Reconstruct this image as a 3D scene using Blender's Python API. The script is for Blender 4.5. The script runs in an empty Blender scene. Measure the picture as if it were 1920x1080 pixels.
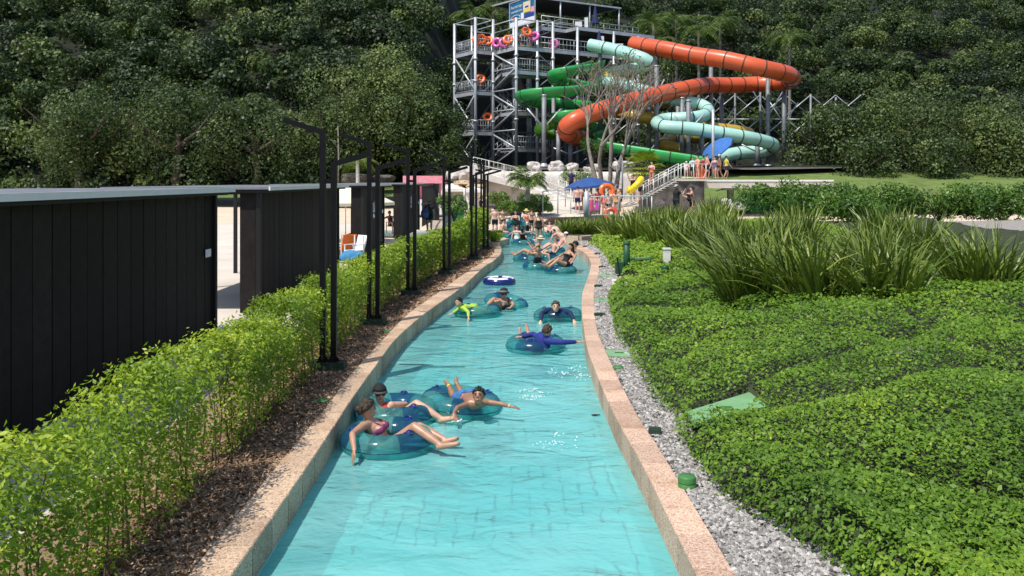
import bpy, bmesh, math, random, re
import numpy as np
from mathutils import Vector, Matrix, noise as mnoise, geometry as mgeo

random.seed(7)
RNG = np.random.default_rng(7)
PI = math.pi
R = math.radians
scene = bpy.context.scene
COL = scene.collection

# ------------------------------------------------------------------ camera, sky, sun, exposure
EYE = 3.2          # camera height above the water (the photographer stands on a footbridge)
FPX = 1600.0       # focal length in pixels of a 1920 wide frame
HOR = 338.0        # row of the horizon in that frame
cam_data = bpy.data.cameras.new('camera')
cam = bpy.data.objects.new('camera', cam_data)
COL.objects.link(cam)
cam.location = (0, 0, EYE)
cam.rotation_euler = (R(90), 0, 0)
cam_data.sensor_width = 36
cam_data.sensor_fit = 'HORIZONTAL'
cam_data.lens = 36 * FPX / 1920
cam_data.shift_y = -(540 - HOR) / 1920
cam_data.clip_start = 0.1
cam_data.clip_end = 1500
scene.camera = cam

SUN_DIR = Vector((-0.33, -0.36, 0.87)).normalized()      # towards the sun
world = bpy.data.worlds.new('World')
scene.world = world
world.use_nodes = True
wn, wl = world.node_tree.nodes, world.node_tree.links
wn.clear()
sky = wn.new('ShaderNodeTexSky')
sky.sky_type = 'NISHITA'
sky.sun_disc = False
sky.sun_elevation = math.asin(SUN_DIR.z)
sky.sun_rotation = math.atan2(SUN_DIR.x, SUN_DIR.y)
sky.air_density = 1.0
sky.dust_density = 1.2
bg = wn.new('ShaderNodeBackground')
bg.inputs['Strength'].default_value = 0.14
wo = wn.new('ShaderNodeOutputWorld')
wl.new(sky.outputs[0], bg.inputs['Color'])
wl.new(bg.outputs[0], wo.inputs['Surface'])

sun_data = bpy.data.lights.new('sun', 'SUN')
sun_data.energy = 4.2
sun_data.angle = R(0.53)
sun_data.color = (1.0, 0.95, 0.86)
sun = bpy.data.objects.new('sun', sun_data)
COL.objects.link(sun)
sun.location = (-30, -10, 60)
sun.rotation_euler = SUN_DIR.to_track_quat('Z', 'Y').to_euler()

scene.view_settings.view_transform = 'Standard'
scene.view_settings.look = 'None'
scene.view_settings.exposure = 0.2
scene.view_settings.gamma = 1.0
scene.render.engine = 'CYCLES'
cy = scene.cycles
cy.max_bounces = 7
cy.diffuse_bounces = 3
cy.glossy_bounces = 3
cy.transmission_bounces = 4
cy.transparent_max_bounces = 16
cy.caustics_reflective = False
cy.caustics_refractive = False
cy.use_denoising = True
cy.use_adaptive_sampling = True
cy.adaptive_threshold = 0.02
cy.sample_clamp_indirect = 4.0

# ------------------------------------------------------------------ places
def G(px, py, z=0.0):
    """the point of the level z that the photograph shows at (px, py)"""
    d = (EYE - z) * FPX / (py - HOR)
    return Vector(((px - 960) / FPX * d, d, z))

def A(px, py, d):
    """the point at distance d that the photograph shows at (px, py)"""
    return Vector(((px - 960) / FPX * d, d, EYE - (py - HOR) / FPX * d))

def catmull(pts, n=8, closed=False):
    pts = [Vector(p) for p in pts]
    out = []
    m = len(pts)
    for i in range(m if closed else m - 1):
        if closed:
            p0, p1, p2, p3 = pts[(i-1) % m], pts[i], pts[(i+1) % m], pts[(i+2) % m]
        else:
            p0, p1, p2, p3 = pts[max(i-1, 0)], pts[i], pts[i+1], pts[min(i+2, m-1)]
        for k in range(n):
            t = k / n
            out.append(0.5 * ((2*p1) + (p2-p0)*t + (2*p0-5*p1+4*p2-p3)*t*t + (3*p1-p0-3*p2+p3)*t*t*t))
    if not closed:
        out.append(pts[-1].copy())
    return out

def resample(pts, step):
    pts = [Vector(p) for p in pts]
    L = [0.0]
    for a, b in zip(pts, pts[1:]):
        L.append(L[-1] + (b - a).length)
    n = max(1, round(L[-1] / step))
    out, j = [], 0
    for i in range(n + 1):
        s = L[-1] * i / n
        while j < len(L) - 2 and L[j+1] < s:
            j += 1
        seg = L[j+1] - L[j]
        t = 0 if seg < 1e-9 else (s - L[j]) / seg
        out.append(pts[j].lerp(pts[j+1], min(max(t, 0), 1)))
    return out

# ------------------------------------------------------------------ meshes
class MB:
    """collects shapes that become one mesh object"""
    def __init__(s):
        s.v, s.f, s.m, s.sm = [], [], [], []
    def add(s, verts, faces, mi=0, smooth=False):
        b = len(s.v)
        s.v += [tuple(p) for p in verts]
        for f in faces:
            s.f.append([b + i for i in f]); s.m.append(mi); s.sm.append(smooth)
        return s
    def box(s, c, size, rot=None, mi=0):
        hx, hy, hz = size[0]/2, size[1]/2, size[2]/2
        vs = [Vector((x, y, z)) for z in (-hz, hz) for y in (-hy, hy) for x in (-hx, hx)]
        if rot is not None:
            vs = [rot @ p for p in vs]
        c = Vector(c)
        return s.add([p + c for p in vs], [(0,2,3,1),(4,5,7,6),(0,1,5,4),(1,3,7,5),(3,2,6,7),(2,0,4,6)], mi)
    def bar(s, a, b, w, h=None, mi=0, up=Vector((0,0,1))):
        a, b = Vector(a), Vector(b)
        d = b - a
        L = d.length
        if L < 1e-6: return s
        y = d / L
        x = y.cross(up)
        if x.length < 1e-3: x = y.cross(Vector((0,1,0)))
        x.normalize()
        z = x.cross(y)
        rot = Matrix((x, y, z)).transposed()
        return s.box((a + b) / 2, (w, L, h if h else w), rot, mi)
    def tube(s, pts, r, n=8, mi=0, cap=True, smooth=True, arc=None, squash=1.0):
        """sweep a circle (or the arc a0..a1, measured from straight down) along pts"""
        pts = [Vector(p) for p in pts]
        rr = r if hasattr(r, '__len__') else [r] * len(pts)
        verts, faces = [], []
        prevx = None
        m = n if arc is None else n + 1
        for i, p in enumerate(pts):
            t = (pts[min(i+1, len(pts)-1)] - pts[max(i-1, 0)])
            if t.length < 1e-9: t = Vector((0,0,1))
            t.normalize()
            x = t.cross(Vector((0,0,1)))
            if x.length < 0.05:
                x = prevx - t * prevx.dot(t) if prevx else Vector((1,0,0))
            elif prevx is not None and arc is None and x.dot(prevx) < 0:
                x = -x
            x.normalize(); prevx = x
            z = x.cross(t)
            for k in range(m):
                a = 2*PI*k/n if arc is None else arc[0] + (arc[1]-arc[0])*k/n
                verts.append(p + (x*math.sin(a) - z*math.cos(a)*squash) * rr[i])
        for i in range(len(pts) - 1):
            for k in range(n):
                k2 = (k+1) % m if arc is None else k+1
                faces.append((i*m+k, i*m+k2, (i+1)*m+k2, (i+1)*m+k))
        if cap and arc is None:
            faces.append(tuple(range(n-1, -1, -1)))
            faces.append(tuple((len(pts)-1)*m + k for k in range(n)))
        return s.add(verts, faces, mi, smooth)
    def cyl(s, a, b, r, n=10, mi=0, r2=None, smooth=True):
        return s.tube([a, b], [r, r if r2 is None else r2], n, mi, True, smooth)
    def lathe(s, c, prof, n=24, mi=0, smooth=True, axis=None):
        """prof: (radius, height) pairs turned round the vertical through c"""
        c = Vector(c)
        verts, faces = [], []
        for r, z in prof:
            for k in range(n):
                a = 2*PI*k/n
                p = Vector((r*math.cos(a), r*math.sin(a), z))
                verts.append((axis @ p if axis is not None else p) + c)
        for i in range(len(prof)-1):
            for k in range(n):
                faces.append((i*n+k, i*n+(k+1) % n, (i+1)*n+(k+1) % n, (i+1)*n+k))
        return s.add(verts, faces, mi, smooth)
    def torus(s, c, Rm, r, nu=40, nv=14, rot=None, squash=1.0, mi=0, sect=None, u0=0, u1=2*PI, v0=0, v1=2*PI):
        c = Vector(c)
        full_u, full_v = abs(u1-u0-2*PI) < 1e-6, abs(v1-v0-2*PI) < 1e-6
        mu, mv = (nu if full_u else nu+1), (nv if full_v else nv+1)
        verts, faces = [], []
        for i in range(mu):
            u = u0 + (u1-u0)*i/nu
            for j in range(mv):
                v = v0 + (v1-v0)*j/nv
                rr = Rm + r*math.cos(v)
                p = Vector((rr*math.cos(u), rr*math.sin(u), r*math.sin(v)*squash))
                verts.append((rot @ p if rot is not None else p) + c)
        b = len(s.v)
        s.v += [tuple(p) for p in verts]
        for i in range(nu):
            for j in range(nv):
                i2 = (i+1) % mu; j2 = (j+1) % mv
                s.f.append([b+i*mv+j, b+i2*mv+j, b+i2*mv+j2, b+i*mv+j2])
                s.m.append(sect(2*PI*(i+.5)/nu, 2*PI*(j+.5)/nv) if sect else mi); s.sm.append(True)
        return s
    def ball(s, c, rad, rot=None, nu=12, nv=8, mi=0):
        rad = rad if hasattr(rad, '__len__') else (rad,)*3
        c = Vector(c)
        verts = []
        for j in range(1, nv):
            th = PI*j/nv
            for i in range(nu):
                ph = 2*PI*i/nu
                p = Vector((rad[0]*math.sin(th)*math.cos(ph), rad[1]*math.sin(th)*math.sin(ph), rad[2]*math.cos(th)))
                verts.append((rot @ p if rot is not None else p) + c)
        top = Vector((0,0,rad[2])); bot = Vector((0,0,-rad[2]))
        verts += [(rot @ top if rot is not None else top) + c, (rot @ bot if rot is not None else bot) + c]
        T, B = len(verts)-2, len(verts)-1
        faces = []
        for j in range(nv-2):
            for i in range(nu):
                faces.append((j*nu+i, (j+1)*nu+i, (j+1)*nu+(i+1) % nu, j*nu+(i+1) % nu))
        for i in range(nu):
            faces.append((T, i, (i+1) % nu))
            faces.append((B, (nv-2)*nu+(i+1) % nu, (nv-2)*nu+i))
        return s.add(verts, faces, mi, True)
    def poly(s, pts, mi=0):
        """a flat polygon, triangulated"""
        pts = [Vector(p) for p in pts]
        tris = mgeo.tessellate_polygon([pts])
        fixed = []
        for t in tris:
            a, b, c = (pts[i] for i in t)
            fixed.append(t if (b-a).cross(c-a).z > 0 else (t[0], t[2], t[1]))
        return s.add(pts, fixed, mi)
    def prism(s, pts, z0, z1, mi=0):
        n = len(pts)
        lo = [Vector((p[0], p[1], z0)) for p in pts]; hi = [Vector((p[0], p[1], z1)) for p in pts]
        area = sum(lo[i].x*lo[(i+1) % n].y - lo[(i+1) % n].x*lo[i].y for i in range(n))
        if area < 0: lo.reverse(); hi.reverse()
        return s.add(lo + hi, [tuple(range(n-1, -1, -1)), tuple(range(n, 2*n))] + [(i, (i+1) % n, n+(i+1) % n, n+i) for i in range(n)], mi)
    def mesh(s, name, mats):
        me = bpy.data.meshes.new(name)
        me.from_pydata(s.v, [], s.f)
        for m in (mats if isinstance(mats, (list, tuple)) else [mats]):
            me.materials.append(m)
        me.polygons.foreach_set('material_index', s.m)
        me.polygons.foreach_set('use_smooth', s.sm)
        me.update()
        return me
    def build(s, name, mats, parent=None, loc=None, rot=None):
        return link(name, s.mesh(name, mats), parent, loc, rot)

def link(name, me, parent=None, loc=None, rot=None):
    o = bpy.data.objects.new(name, me)
    COL.objects.link(o)
    if parent is not None: o.parent = parent
    if loc is not None: o.location = loc
    if rot is not None: o.rotation_euler = rot
    return o

def tag(o, label=None, cat=None, group=None, kind=None):
    if label:
        for a, b in ((r'\bwomen\b', 'people'), (r'\b(wo)?man\b', 'person'), (r'\b(boy|girl)\b', 'child')): label = re.sub(a, b, label)
        o['label'] = label
    if cat: o['category'] = cat
    if group: o['group'] = group
    if kind: o['kind'] = kind
    return o

def thing(name, loc, label, cat, group=None, rz=0.0):
    o = bpy.data.objects.new(name, None)
    o.empty_display_size = 0.2
    COL.objects.link(o)
    o.location = loc
    o.rotation_euler = (0, 0, rz)
    return tag(o, label, cat, group)

def copy_tree(o, parent=None):
    c = o.copy(); COL.objects.link(c); c.parent = parent
    for ch in list(o.children):
        copy_tree(ch, c)
    return c

def soup(name, verts, nper, mat, var=None, parent=None, smooth=False):
    """many loose faces of nper corners each in one mesh: verts is (N*nper, 3)"""
    verts = np.asarray(verts, dtype=np.float32).reshape(-1, 3)
    n = len(verts) // nper
    me = bpy.data.meshes.new(name)
    me.vertices.add(len(verts)); me.loops.add(len(verts)); me.polygons.add(n)
    me.vertices.foreach_set('co', verts.ravel())
    me.loops.foreach_set('vertex_index', np.arange(len(verts), dtype=np.int32))
    me.polygons.foreach_set('loop_start', np.arange(0, len(verts), nper, dtype=np.int32))
    me.polygons.foreach_set('loop_total', np.full(n, nper, dtype=np.int32))
    me.materials.append(mat)
    if var is not None:
        at = me.attributes.new('var', 'FLOAT', 'FACE')
        at.data.foreach_set('value', np.asarray(var, dtype=np.float32))
    me.update(calc_edges=True)
    return link(name, me, parent)

def unit(a):
    return a / np.maximum(np.linalg.norm(a, axis=-1, keepdims=True), 1e-9)

def leaves(pos, nrm, size, aspect=0.5, droop=0.15, shape='diamond', rng=RNG):
    """one leaf face per position: (N*4, 3) corners; nrm roughly the way the leaf faces"""
    n = len(pos)
    nrm = unit(nrm)
    rnd = rng.normal(size=(n, 3))
    t = unit(np.cross(nrm, rnd))
    b = np.cross(nrm, t)
    size = np.broadcast_to(np.asarray(size, dtype=float), (n,))[:, None]
    if shape == 'diamond':
        p0 = pos - t*size*.5
        p1 = pos + b*size*aspect*.5 - nrm*size*droop*.5
        p2 = pos + t*size*.5
        p3 = pos - b*size*aspect*.5 - nrm*size*droop*.5
    else:
        p0 = pos - t*size*.5 - b*size*aspect*.5
        p1 = pos + t*size*.5 - b*size*aspect*.5
        p2 = pos + t*size*.5 + b*size*aspect*.5
        p3 = pos - t*size*.5 + b*size*aspect*.5
    return np.stack([p0, p1, p2, p3], 1).reshape(-1, 3)
# ------------------------------------------------------------------ materials (all node based)
MATS = {}
def nodes_of(name):
    m = bpy.data.materials.new(name)
    m.use_nodes = True
    nt = m.node_tree
    nt.nodes.clear()
    out = nt.nodes.new('ShaderNodeOutputMaterial')
    return m, nt, nt.nodes, nt.links, out

def nd(nt, kind, **kw):
    n = nt.nodes.new(kind)
    for k, v in kw.items():
        if k.startswith('_'): setattr(n, k[1:], v)
        else: n.inputs[k.replace('__', ' ')].default_value = v
    return n

def ramp(nt, stops):
    r = nt.nodes.new('ShaderNodeValToRGB')
    el = r.color_ramp.elements
    while len(el) < len(stops): el.new(0.5)
    for e, (p, c) in zip(el, stops):
        e.position = p; e.color = (*c, 1) if len(c) == 3 else c
    return r

def sc(c, k):
    return tuple(min(1, x*k) for x in c[:3])

def mat(name, c, rough=0.6, metal=0.0, var=0.18, vs=3.0, bump=0.0, bs=40.0, c2=None, spec=0.4, coat=0.0, dirt=None, world=False, each=0.0):
    """plain surface whose colour drifts with noise and with fine grain"""
    if name in MATS: return MATS[name]
    m, nt, N, L, out = nodes_of(name)
    tc = nd(nt, 'ShaderNodeTexCoord')
    if world:
        geo = nd(nt, 'ShaderNodeNewGeometry'); co = geo.outputs['Position']
    else:
        co = tc.outputs['Object']
    n1 = nd(nt, 'ShaderNodeTexNoise', Scale=vs, Detail=5.0, Roughness=0.62)
    L.new(co, n1.inputs['Vector'])
    r1 = ramp(nt, [(0.3, sc(c, 1-var)), (0.7, c2 if c2 else sc(c, 1+var))])
    L.new(n1.outputs['Fac'], r1.inputs['Fac'])
    b = nd(nt, 'ShaderNodeBsdfPrincipled', Roughness=rough, Metallic=metal)
    b.inputs['Specular IOR Level'].default_value = spec
    b.inputs['Coat Weight'].default_value = coat
    col = r1.outputs['Color']
    if dirt:
        n3 = nd(nt, 'ShaderNodeTexNoise', Scale=dirt[1], Detail=8.0, Roughness=0.7)
        L.new(co, n3.inputs['Vector'])
        r3 = ramp(nt, [(dirt[2], (0,0,0)), (dirt[2]+0.18, (1,1,1))])
        L.new(n3.outputs['Fac'], r3.inputs['Fac'])
        mx = nd(nt, 'ShaderNodeMix', _data_type='RGBA')
        L.new(r3.outputs['Color'], mx.inputs['Factor']); L.new(col, mx.inputs['A'])
        mx.inputs['B'].default_value = (*dirt[0], 1)
        col = mx.outputs['Result']
    if each:      # every piece of the kind has its own shade
        oi = nd(nt, 'ShaderNodeObjectInfo'); ma = nd(nt, 'ShaderNodeMath', _operation='MULTIPLY_ADD'); ma.inputs[1].default_value = each; ma.inputs[2].default_value = 1-each/2
        hs = nd(nt, 'ShaderNodeHueSaturation'); L.new(oi.outputs['Random'], ma.inputs[0]); L.new(ma.outputs[0], hs.inputs['Value']); L.new(col, hs.inputs['Color']); col = hs.outputs[0]
    L.new(col, b.inputs['Base Color'])
    if bump:
        n2 = nd(nt, 'ShaderNodeTexNoise', Scale=bs, Detail=4.0)
        L.new(co, n2.inputs['Vector'])
        bp = nd(nt, 'ShaderNodeBump', Strength=bump, Distance=0.02)
        L.new(n2.outputs['Fac'], bp.inputs['Height']); L.new(bp.outputs['Normal'], b.inputs['Normal'])
    L.new(b.outputs[0], out.inputs['Surface'])
    MATS[name] = m
    return m

def leaf_mat(name, dark, mid, light, rough=0.45, trans=0.28, spec=0.35):
    """leaf colour picked by the face attribute var; some light passes through the leaf"""
    m, nt, N, L, out = nodes_of(name)
    at = nd(nt, 'ShaderNodeAttribute', _attribute_name='var')
    r = ramp(nt, [(0.0, dark), (0.5, mid), (1.0, light)])
    L.new(at.outputs['Fac'], r.inputs['Fac'])
    b = nd(nt, 'ShaderNodeBsdfPrincipled', Roughness=rough)
    b.inputs['Specular IOR Level'].default_value = spec
    L.new(r.outputs['Color'], b.inputs['Base Color'])
    tr = nd(nt, 'ShaderNodeBsdfTranslucent')
    hs = nd(nt, 'ShaderNodeHueSaturation', Saturation=1.15, Value=1.3)
    L.new(r.outputs['Color'], hs.inputs['Color']); L.new(hs.outputs[0], tr.inputs['Color'])
    mx = nd(nt, 'ShaderNodeMixShader', Fac=trans)
    L.new(b.outputs[0], mx.inputs[1]); L.new(tr.outputs[0], mx.inputs[2])
    L.new(mx.outputs[0], out.inputs['Surface'])
    MATS[name] = m
    return m

def water_mat():
    m, nt, N, L, out = nodes_of('pool_water')
    geo = nd(nt, 'ShaderNodeNewGeometry')
    mp = nd(nt, 'ShaderNodeMapping'); mp.inputs['Scale'].default_value = (0.8, 1.15, 1)
    L.new(geo.outputs['Position'], mp.inputs['Vector'])
    n1 = nd(nt, 'ShaderNodeTexNoise', Scale=1.5, Detail=3.0, Roughness=0.5, Distortion=0.9)
    n2 = nd(nt, 'ShaderNodeTexNoise', Scale=6.0, Detail=3.0, Roughness=0.55, Distortion=0.6)
    L.new(mp.outputs[0], n1.inputs['Vector']); L.new(mp.outputs[0], n2.inputs['Vector'])
    b1 = nd(nt, 'ShaderNodeBump', Strength=1.0, Distance=0.055)
    b2 = nd(nt, 'ShaderNodeBump', Strength=1.0, Distance=0.018)
    L.new(n1.outputs['Fac'], b1.inputs['Height']); L.new(n2.outputs['Fac'], b2.inputs['Height'])
    L.new(b1.outputs['Normal'], b2.inputs['Normal'])
    # churned water: tiny bubbles near the jets scatter light inside the body
    n3 = nd(nt, 'ShaderNodeTexNoise', Scale=0.55, Detail=6.0, Roughness=0.62, Distortion=0.8)
    L.new(mp.outputs[0], n3.inputs['Vector'])
    r3 = ramp(nt, [(0.38, (0.165, 0.55, 0.56)), (0.72, (0.29, 0.66, 0.65))])
    L.new(n3.outputs['Fac'], r3.inputs['Fac'])
    dif = nd(nt, 'ShaderNodeBsdfDiffuse')
    L.new(r3.outputs['Color'], dif.inputs['Color']); L.new(b2.outputs['Normal'], dif.inputs['Normal'])
    tr = nd(nt, 'ShaderNodeBsdfTransparent'); tr.inputs['Color'].default_value = (0.62, 0.97, 0.96, 1)
    mx = nd(nt, 'ShaderNodeMixShader', Fac=0.42)
    L.new(dif.outputs[0], mx.inputs[1]); L.new(tr.outputs[0], mx.inputs[2])
    gl = nd(nt, 'ShaderNodeBsdfGlossy', Roughness=0.12)
    L.new(b2.outputs['Normal'], gl.inputs['Normal'])
    fr = nd(nt, 'ShaderNodeFresnel', IOR=1.33)
    L.new(b2.outputs['Normal'], fr.inputs['Normal'])
    m2 = nd(nt, 'ShaderNodeMixShader')
    L.new(fr.outputs[0], m2.inputs[0]); L.new(mx.outputs[0], m2.inputs[1]); L.new(gl.outputs[0], m2.inputs[2])
    L.new(m2.outputs[0], out.inputs['Surface'])
    MATS['water'] = m
    return m

def vinyl(name, c, alpha=0.45, rough=0.12, c_in=None):
    rough = max(rough, .17)
    """thin see-through inflatable skin"""
    m, nt, N, L, out = nodes_of(name)
    tc = nd(nt, 'ShaderNodeTexCoord')
    n1 = nd(nt, 'ShaderNodeTexNoise', Scale=7.0, Detail=3.0)
    L.new(tc.outputs['Object'], n1.inputs['Vector'])
    r1 = ramp(nt, [(0.3, sc(c, 0.75)), (0.7, sc(c, 1.25))])
    L.new(n1.outputs['Fac'], r1.inputs['Fac'])
    b = nd(nt, 'ShaderNodeBsdfPrincipled', Roughness=rough)
    b.inputs['Specular IOR Level'].default_value = 0.6
    L.new(r1.outputs['Color'], b.inputs['Base Color'])
    bp = nd(nt, 'ShaderNodeBump', Strength=0.35, Distance=0.02)
    L.new(n1.outputs['Fac'], bp.inputs['Height']); L.new(bp.outputs[0], b.inputs['Normal'])
    tr = nd(nt, 'ShaderNodeBsdfTransparent'); tr.inputs['Color'].default_value = (*(c_in or sc(c, 2.2)), 1)
    mx = nd(nt, 'ShaderNodeMixShader', Fac=alpha)
    L.new(b.outputs[0], mx.inputs[1]); L.new(tr.outputs[0], mx.inputs[2])
    L.new(mx.outputs[0], out.inputs['Surface'])
    MATS[name] = m
    return m

def granite(name, c, speck_light, speck_dark, stain):
    """washed aggregate: light and dark grains, rusty stains with a shape of their own"""
    m, nt, N, L, out = nodes_of(name)
    geo = nd(nt, 'ShaderNodeNewGeometry')
    oi = nd(nt, 'ShaderNodeObjectInfo')
    v = nd(nt, 'ShaderNodeTexVoronoi', Scale=95.0)
    L.new(geo.outputs['Position'], v.inputs['Vector'])
    r = ramp(nt, [(0.0, speck_dark), (0.16, sc(c, 0.8)), (0.5, c), (0.85, speck_light)])
    sep = nd(nt, 'ShaderNodeSeparateColor'); L.new(v.outputs['Color'], sep.inputs[0])
    L.new(sep.outputs[0], r.inputs['Fac'])
    n = nd(nt, 'ShaderNodeTexNoise', Scale=1.1, Detail=8.0, Roughness=0.72)
    L.new(geo.outputs['Position'], n.inputs['Vector'])
    rs = ramp(nt, [(0.50, (0,0,0)), (0.68, (0.9,0.9,0.9))])
    L.new(n.outputs['Fac'], rs.inputs['Fac'])
    mx = nd(nt, 'ShaderNodeMix', _data_type='RGBA'); mx.inputs['B'].default_value = (*stain, 1)
    L.new(rs.outputs[0], mx.inputs['Factor']); L.new(r.outputs[0], mx.inputs['A'])
    mu = nd(nt, 'ShaderNodeMath', _operation='MULTIPLY_ADD'); mu.inputs[1].default_value = 0.36; mu.inputs[2].default_value = 0.78
    L.new(oi.outputs['Random'], mu.inputs[0])
    hs = nd(nt, 'ShaderNodeHueSaturation'); L.new(mx.outputs['Result'], hs.inputs['Color']); L.new(mu.outputs[0], hs.inputs['Value'])
    b = nd(nt, 'ShaderNodeBsdfPrincipled', Roughness=0.8)
    L.new(hs.outputs[0], b.inputs['Base Color'])
    bp = nd(nt, 'ShaderNodeBump', Strength=0.5, Distance=0.006)
    L.new(v.outputs['Distance'], bp.inputs['Height']); L.new(bp.outputs[0], b.inputs['Normal'])
    L.new(b.outputs[0], out.inputs['Surface'])
    MATS[name] = m
    return m

WATER = water_mat()
GRAN_R = granite('washed_granite', (0.58, 0.375, 0.265), (0.72, 0.54, 0.41), (0.28, 0.15, 0.10), (0.34, 0.17, 0.09))
GRAN_L = granite('washed_granite_sandy', (0.54, 0.37, 0.25), (0.68, 0.52, 0.38), (0.22, 0.13, 0.09), (0.32, 0.18, 0.10))
MORTAR = mat('mortar', (0.06, 0.045, 0.035), 0.9)
BLACK_STEEL = mat('black_steel', (0.004, 0.004, 0.005), 0.5, 0.0, 0.3, 5, spec=.2)
PLINTH = mat('dark_green_concrete', (0.022, 0.045, 0.028), 0.75, 0, 0.3, 6, 0.3)
GALV = mat('galvanised_steel', (0.48, 0.50, 0.53), 0.42, 0.35, 0.2, 1.2)
GALV_D = mat('dull_steel', (0.20, 0.21, 0.23), 0.6, 0.3, 0.3, 1.5)
DECKDARK = mat('dark_grating', (0.05, 0.052, 0.058), 0.8, 0.1)
RAILW = mat('pale_rail', (0.62, 0.62, 0.60), 0.45, 0.1)
WHITE = mat('white_paint', (0.78, 0.77, 0.74), 0.5, 0, 0.06)
CABANA = mat('black_timber', (0.012, 0.010, 0.009), 0.7, 0, 0.5, 5, 0.3, 60, dirt=((.05,.042,.036), 1.3, .60), each=.8, spec=.25)
CABANA2 = mat('black_frame', (0.008, 0.008, 0.009), 0.6)
SIGN_W = mat('sign_white', (0.75, 0.76, 0.78), 0.5, 0, 0.05)
SIGN_B = mat('sign_blue', (0.02, 0.05, 0.25), 0.5)
BARK = mat('bark', (0.10, 0.075, 0.055), 0.9, 0, 0.35, 3, 0.8, 14)
BARK_G = mat('grey_bark', (0.22, 0.19, 0.165), 0.9, 0, 0.35, 3, 0.6, 14)
STEM = mat('hedge_stem', (0.10, 0.085, 0.04), 0.85, 0, 0.3, 8)
ROCK = mat('pale_rock', (0.52, 0.48, 0.45), 0.9, 0, 0.35, 1.3, 0.9, 6, dirt=((0.16, 0.14, 0.12), 1.1, 0.56))
SANDROCK = mat('sand_rock', (0.50, 0.38, 0.25), 0.9, 0, 0.3, 0.8, 0.8, 5)
STONEWALL = mat('rendered_wall', (0.62, 0.58, 0.54), 0.92, 0, 0.16, 0.9, 0.7, 9, dirt=((0.30, 0.27, 0.25), 0.7, 0.60))
DARKSTONE = mat('dark_stone', (0.10, 0.088, 0.08), 0.95, 0, 0.55, 1.6, 0.9, 7)
CONC = mat('pale_concrete', (0.60, 0.54, 0.47), 0.9, 0, 0.12, 0.6, 0.2, 30, world=True)
SANDDECK = mat('sandy_deck', (0.62, 0.50, 0.38), 0.9, 0, 0.12, 0.5, 0.2, 40, world=True)
SOIL = mat('mulch_soil', (0.26, 0.17, 0.11), 0.95, 0, 0.4, 2.2, 0.8, 30, world=True)
GRASS_G = mat('lawn_grass', (0.12, 0.17, 0.04), 0.95, 0, 0.35, 1.0, 0.6, 30, world=True)
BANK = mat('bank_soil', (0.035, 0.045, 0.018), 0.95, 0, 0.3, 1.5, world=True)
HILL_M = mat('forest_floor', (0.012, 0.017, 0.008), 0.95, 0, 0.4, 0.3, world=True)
POOLPAINT = mat('pool_blue', (0.33, 0.72, 0.71), 0.6, 0, 0.10, 0.5, world=True)
GROUT = mat('pool_grout', (0.012, 0.075, 0.085), 0.8)
GREEN_LID = mat('green_lid', (0.055, 0.20, 0.055), 0.5, 0, 0.2, 6)
GREEN_PALE = mat('pale_green_hatch', (0.18, 0.36, 0.17), 0.6, 0, 0.18, 3, dirt=((0.14, 0.26, 0.12), 4, 0.6))
GREEN_DK = mat('dark_green_paint', (0.015, 0.075, 0.030), 0.5, 0, 0.2, 5)
BIN = mat('bin_plastic', (0.012, 0.012, 0.014), 0.5)
LEAF_HEDGE = leaf_mat('hedge_leaf', (0.085, 0.155, 0.012), (0.20, 0.31, 0.02), (0.42, 0.49, 0.04), 0.5, 0.3)
LEAF_COVER = leaf_mat('cover_leaf', (0.042, 0.095, 0.011), (0.125, 0.235, 0.020), (0.33, 0.43, 0.04), 0.5, 0.22, 0.25)
LEAF_FLAX = leaf_mat('flax_leaf', (0.035, 0.060, 0.013), (0.125, 0.185, 0.030), (0.36, 0.40, 0.09), 0.42, 0.15)
LEAF_FOREST = leaf_mat('forest_leaf', (0.018, 0.032, 0.012), (0.050, 0.084, 0.023), (0.175, 0.22, 0.062), 0.5, 0.2, 0.3)
LEAF_PALM = leaf_mat('palm_leaf', (0.03, 0.065, 0.015), (0.09, 0.16, 0.03), (0.22, 0.30, 0.06), 0.4, 0.2)
LEAF_YEL = leaf_mat('fan_palm_leaf', (0.08, 0.13, 0.02), (0.19, 0.26, 0.035), (0.38, 0.44, 0.08), 0.4, 0.25)
LEAF_BUSH = leaf_mat('bush_leaf', (0.022, 0.06, 0.012), (0.07, 0.15, 0.02), (0.16, 0.26, 0.04), 0.45, 0.2)
MULCH = leaf_mat('mulch_chip', (0.10, 0.055, 0.032), (0.31, 0.195, 0.12), (0.56, 0.41, 0.28), 0.9, 0.0, 0.1)
PEBBLE = leaf_mat('pebble', (0.065, 0.06, 0.055), (0.25, 0.235, 0.22), (0.53, 0.505, 0.48), 0.8, 0.0, 0.3)
V_AQUA = vinyl('vinyl_aqua', (0.17, 0.44, 0.42), 0.70, 0.10, (0.35, 0.82, 0.80))
V_TEAL = vinyl('vinyl_teal', (0.09, 0.32, 0.34), 0.67, 0.10, (0.33, 0.74, 0.76))
V_BLUE = vinyl('vinyl_blue', (0.025, 0.11, 0.21), 0.60, 0.10, (0.20, 0.50, 0.66))
V_PAD = vinyl('vinyl_pad', (0.012, 0.035, 0.20), 0.0, 0.2)
V_NAVY = vinyl('vinyl_navy', (0.010, 0.018, 0.14), 0.0, 0.14)
V_PURP = vinyl('vinyl_purple_navy', (0.03, 0.02, 0.15), 0.0, 0.14)
V_WHITE = vinyl('vinyl_white', (0.75, 0.76, 0.80), 0.0, 0.25)
V_ORANGE = vinyl('vinyl_orange', (0.85, 0.15, 0.02), 0.0, 0.25)
V_PINK = vinyl('vinyl_pink', (0.62, 0.12, 0.38), 0.0, 0.25)
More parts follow.
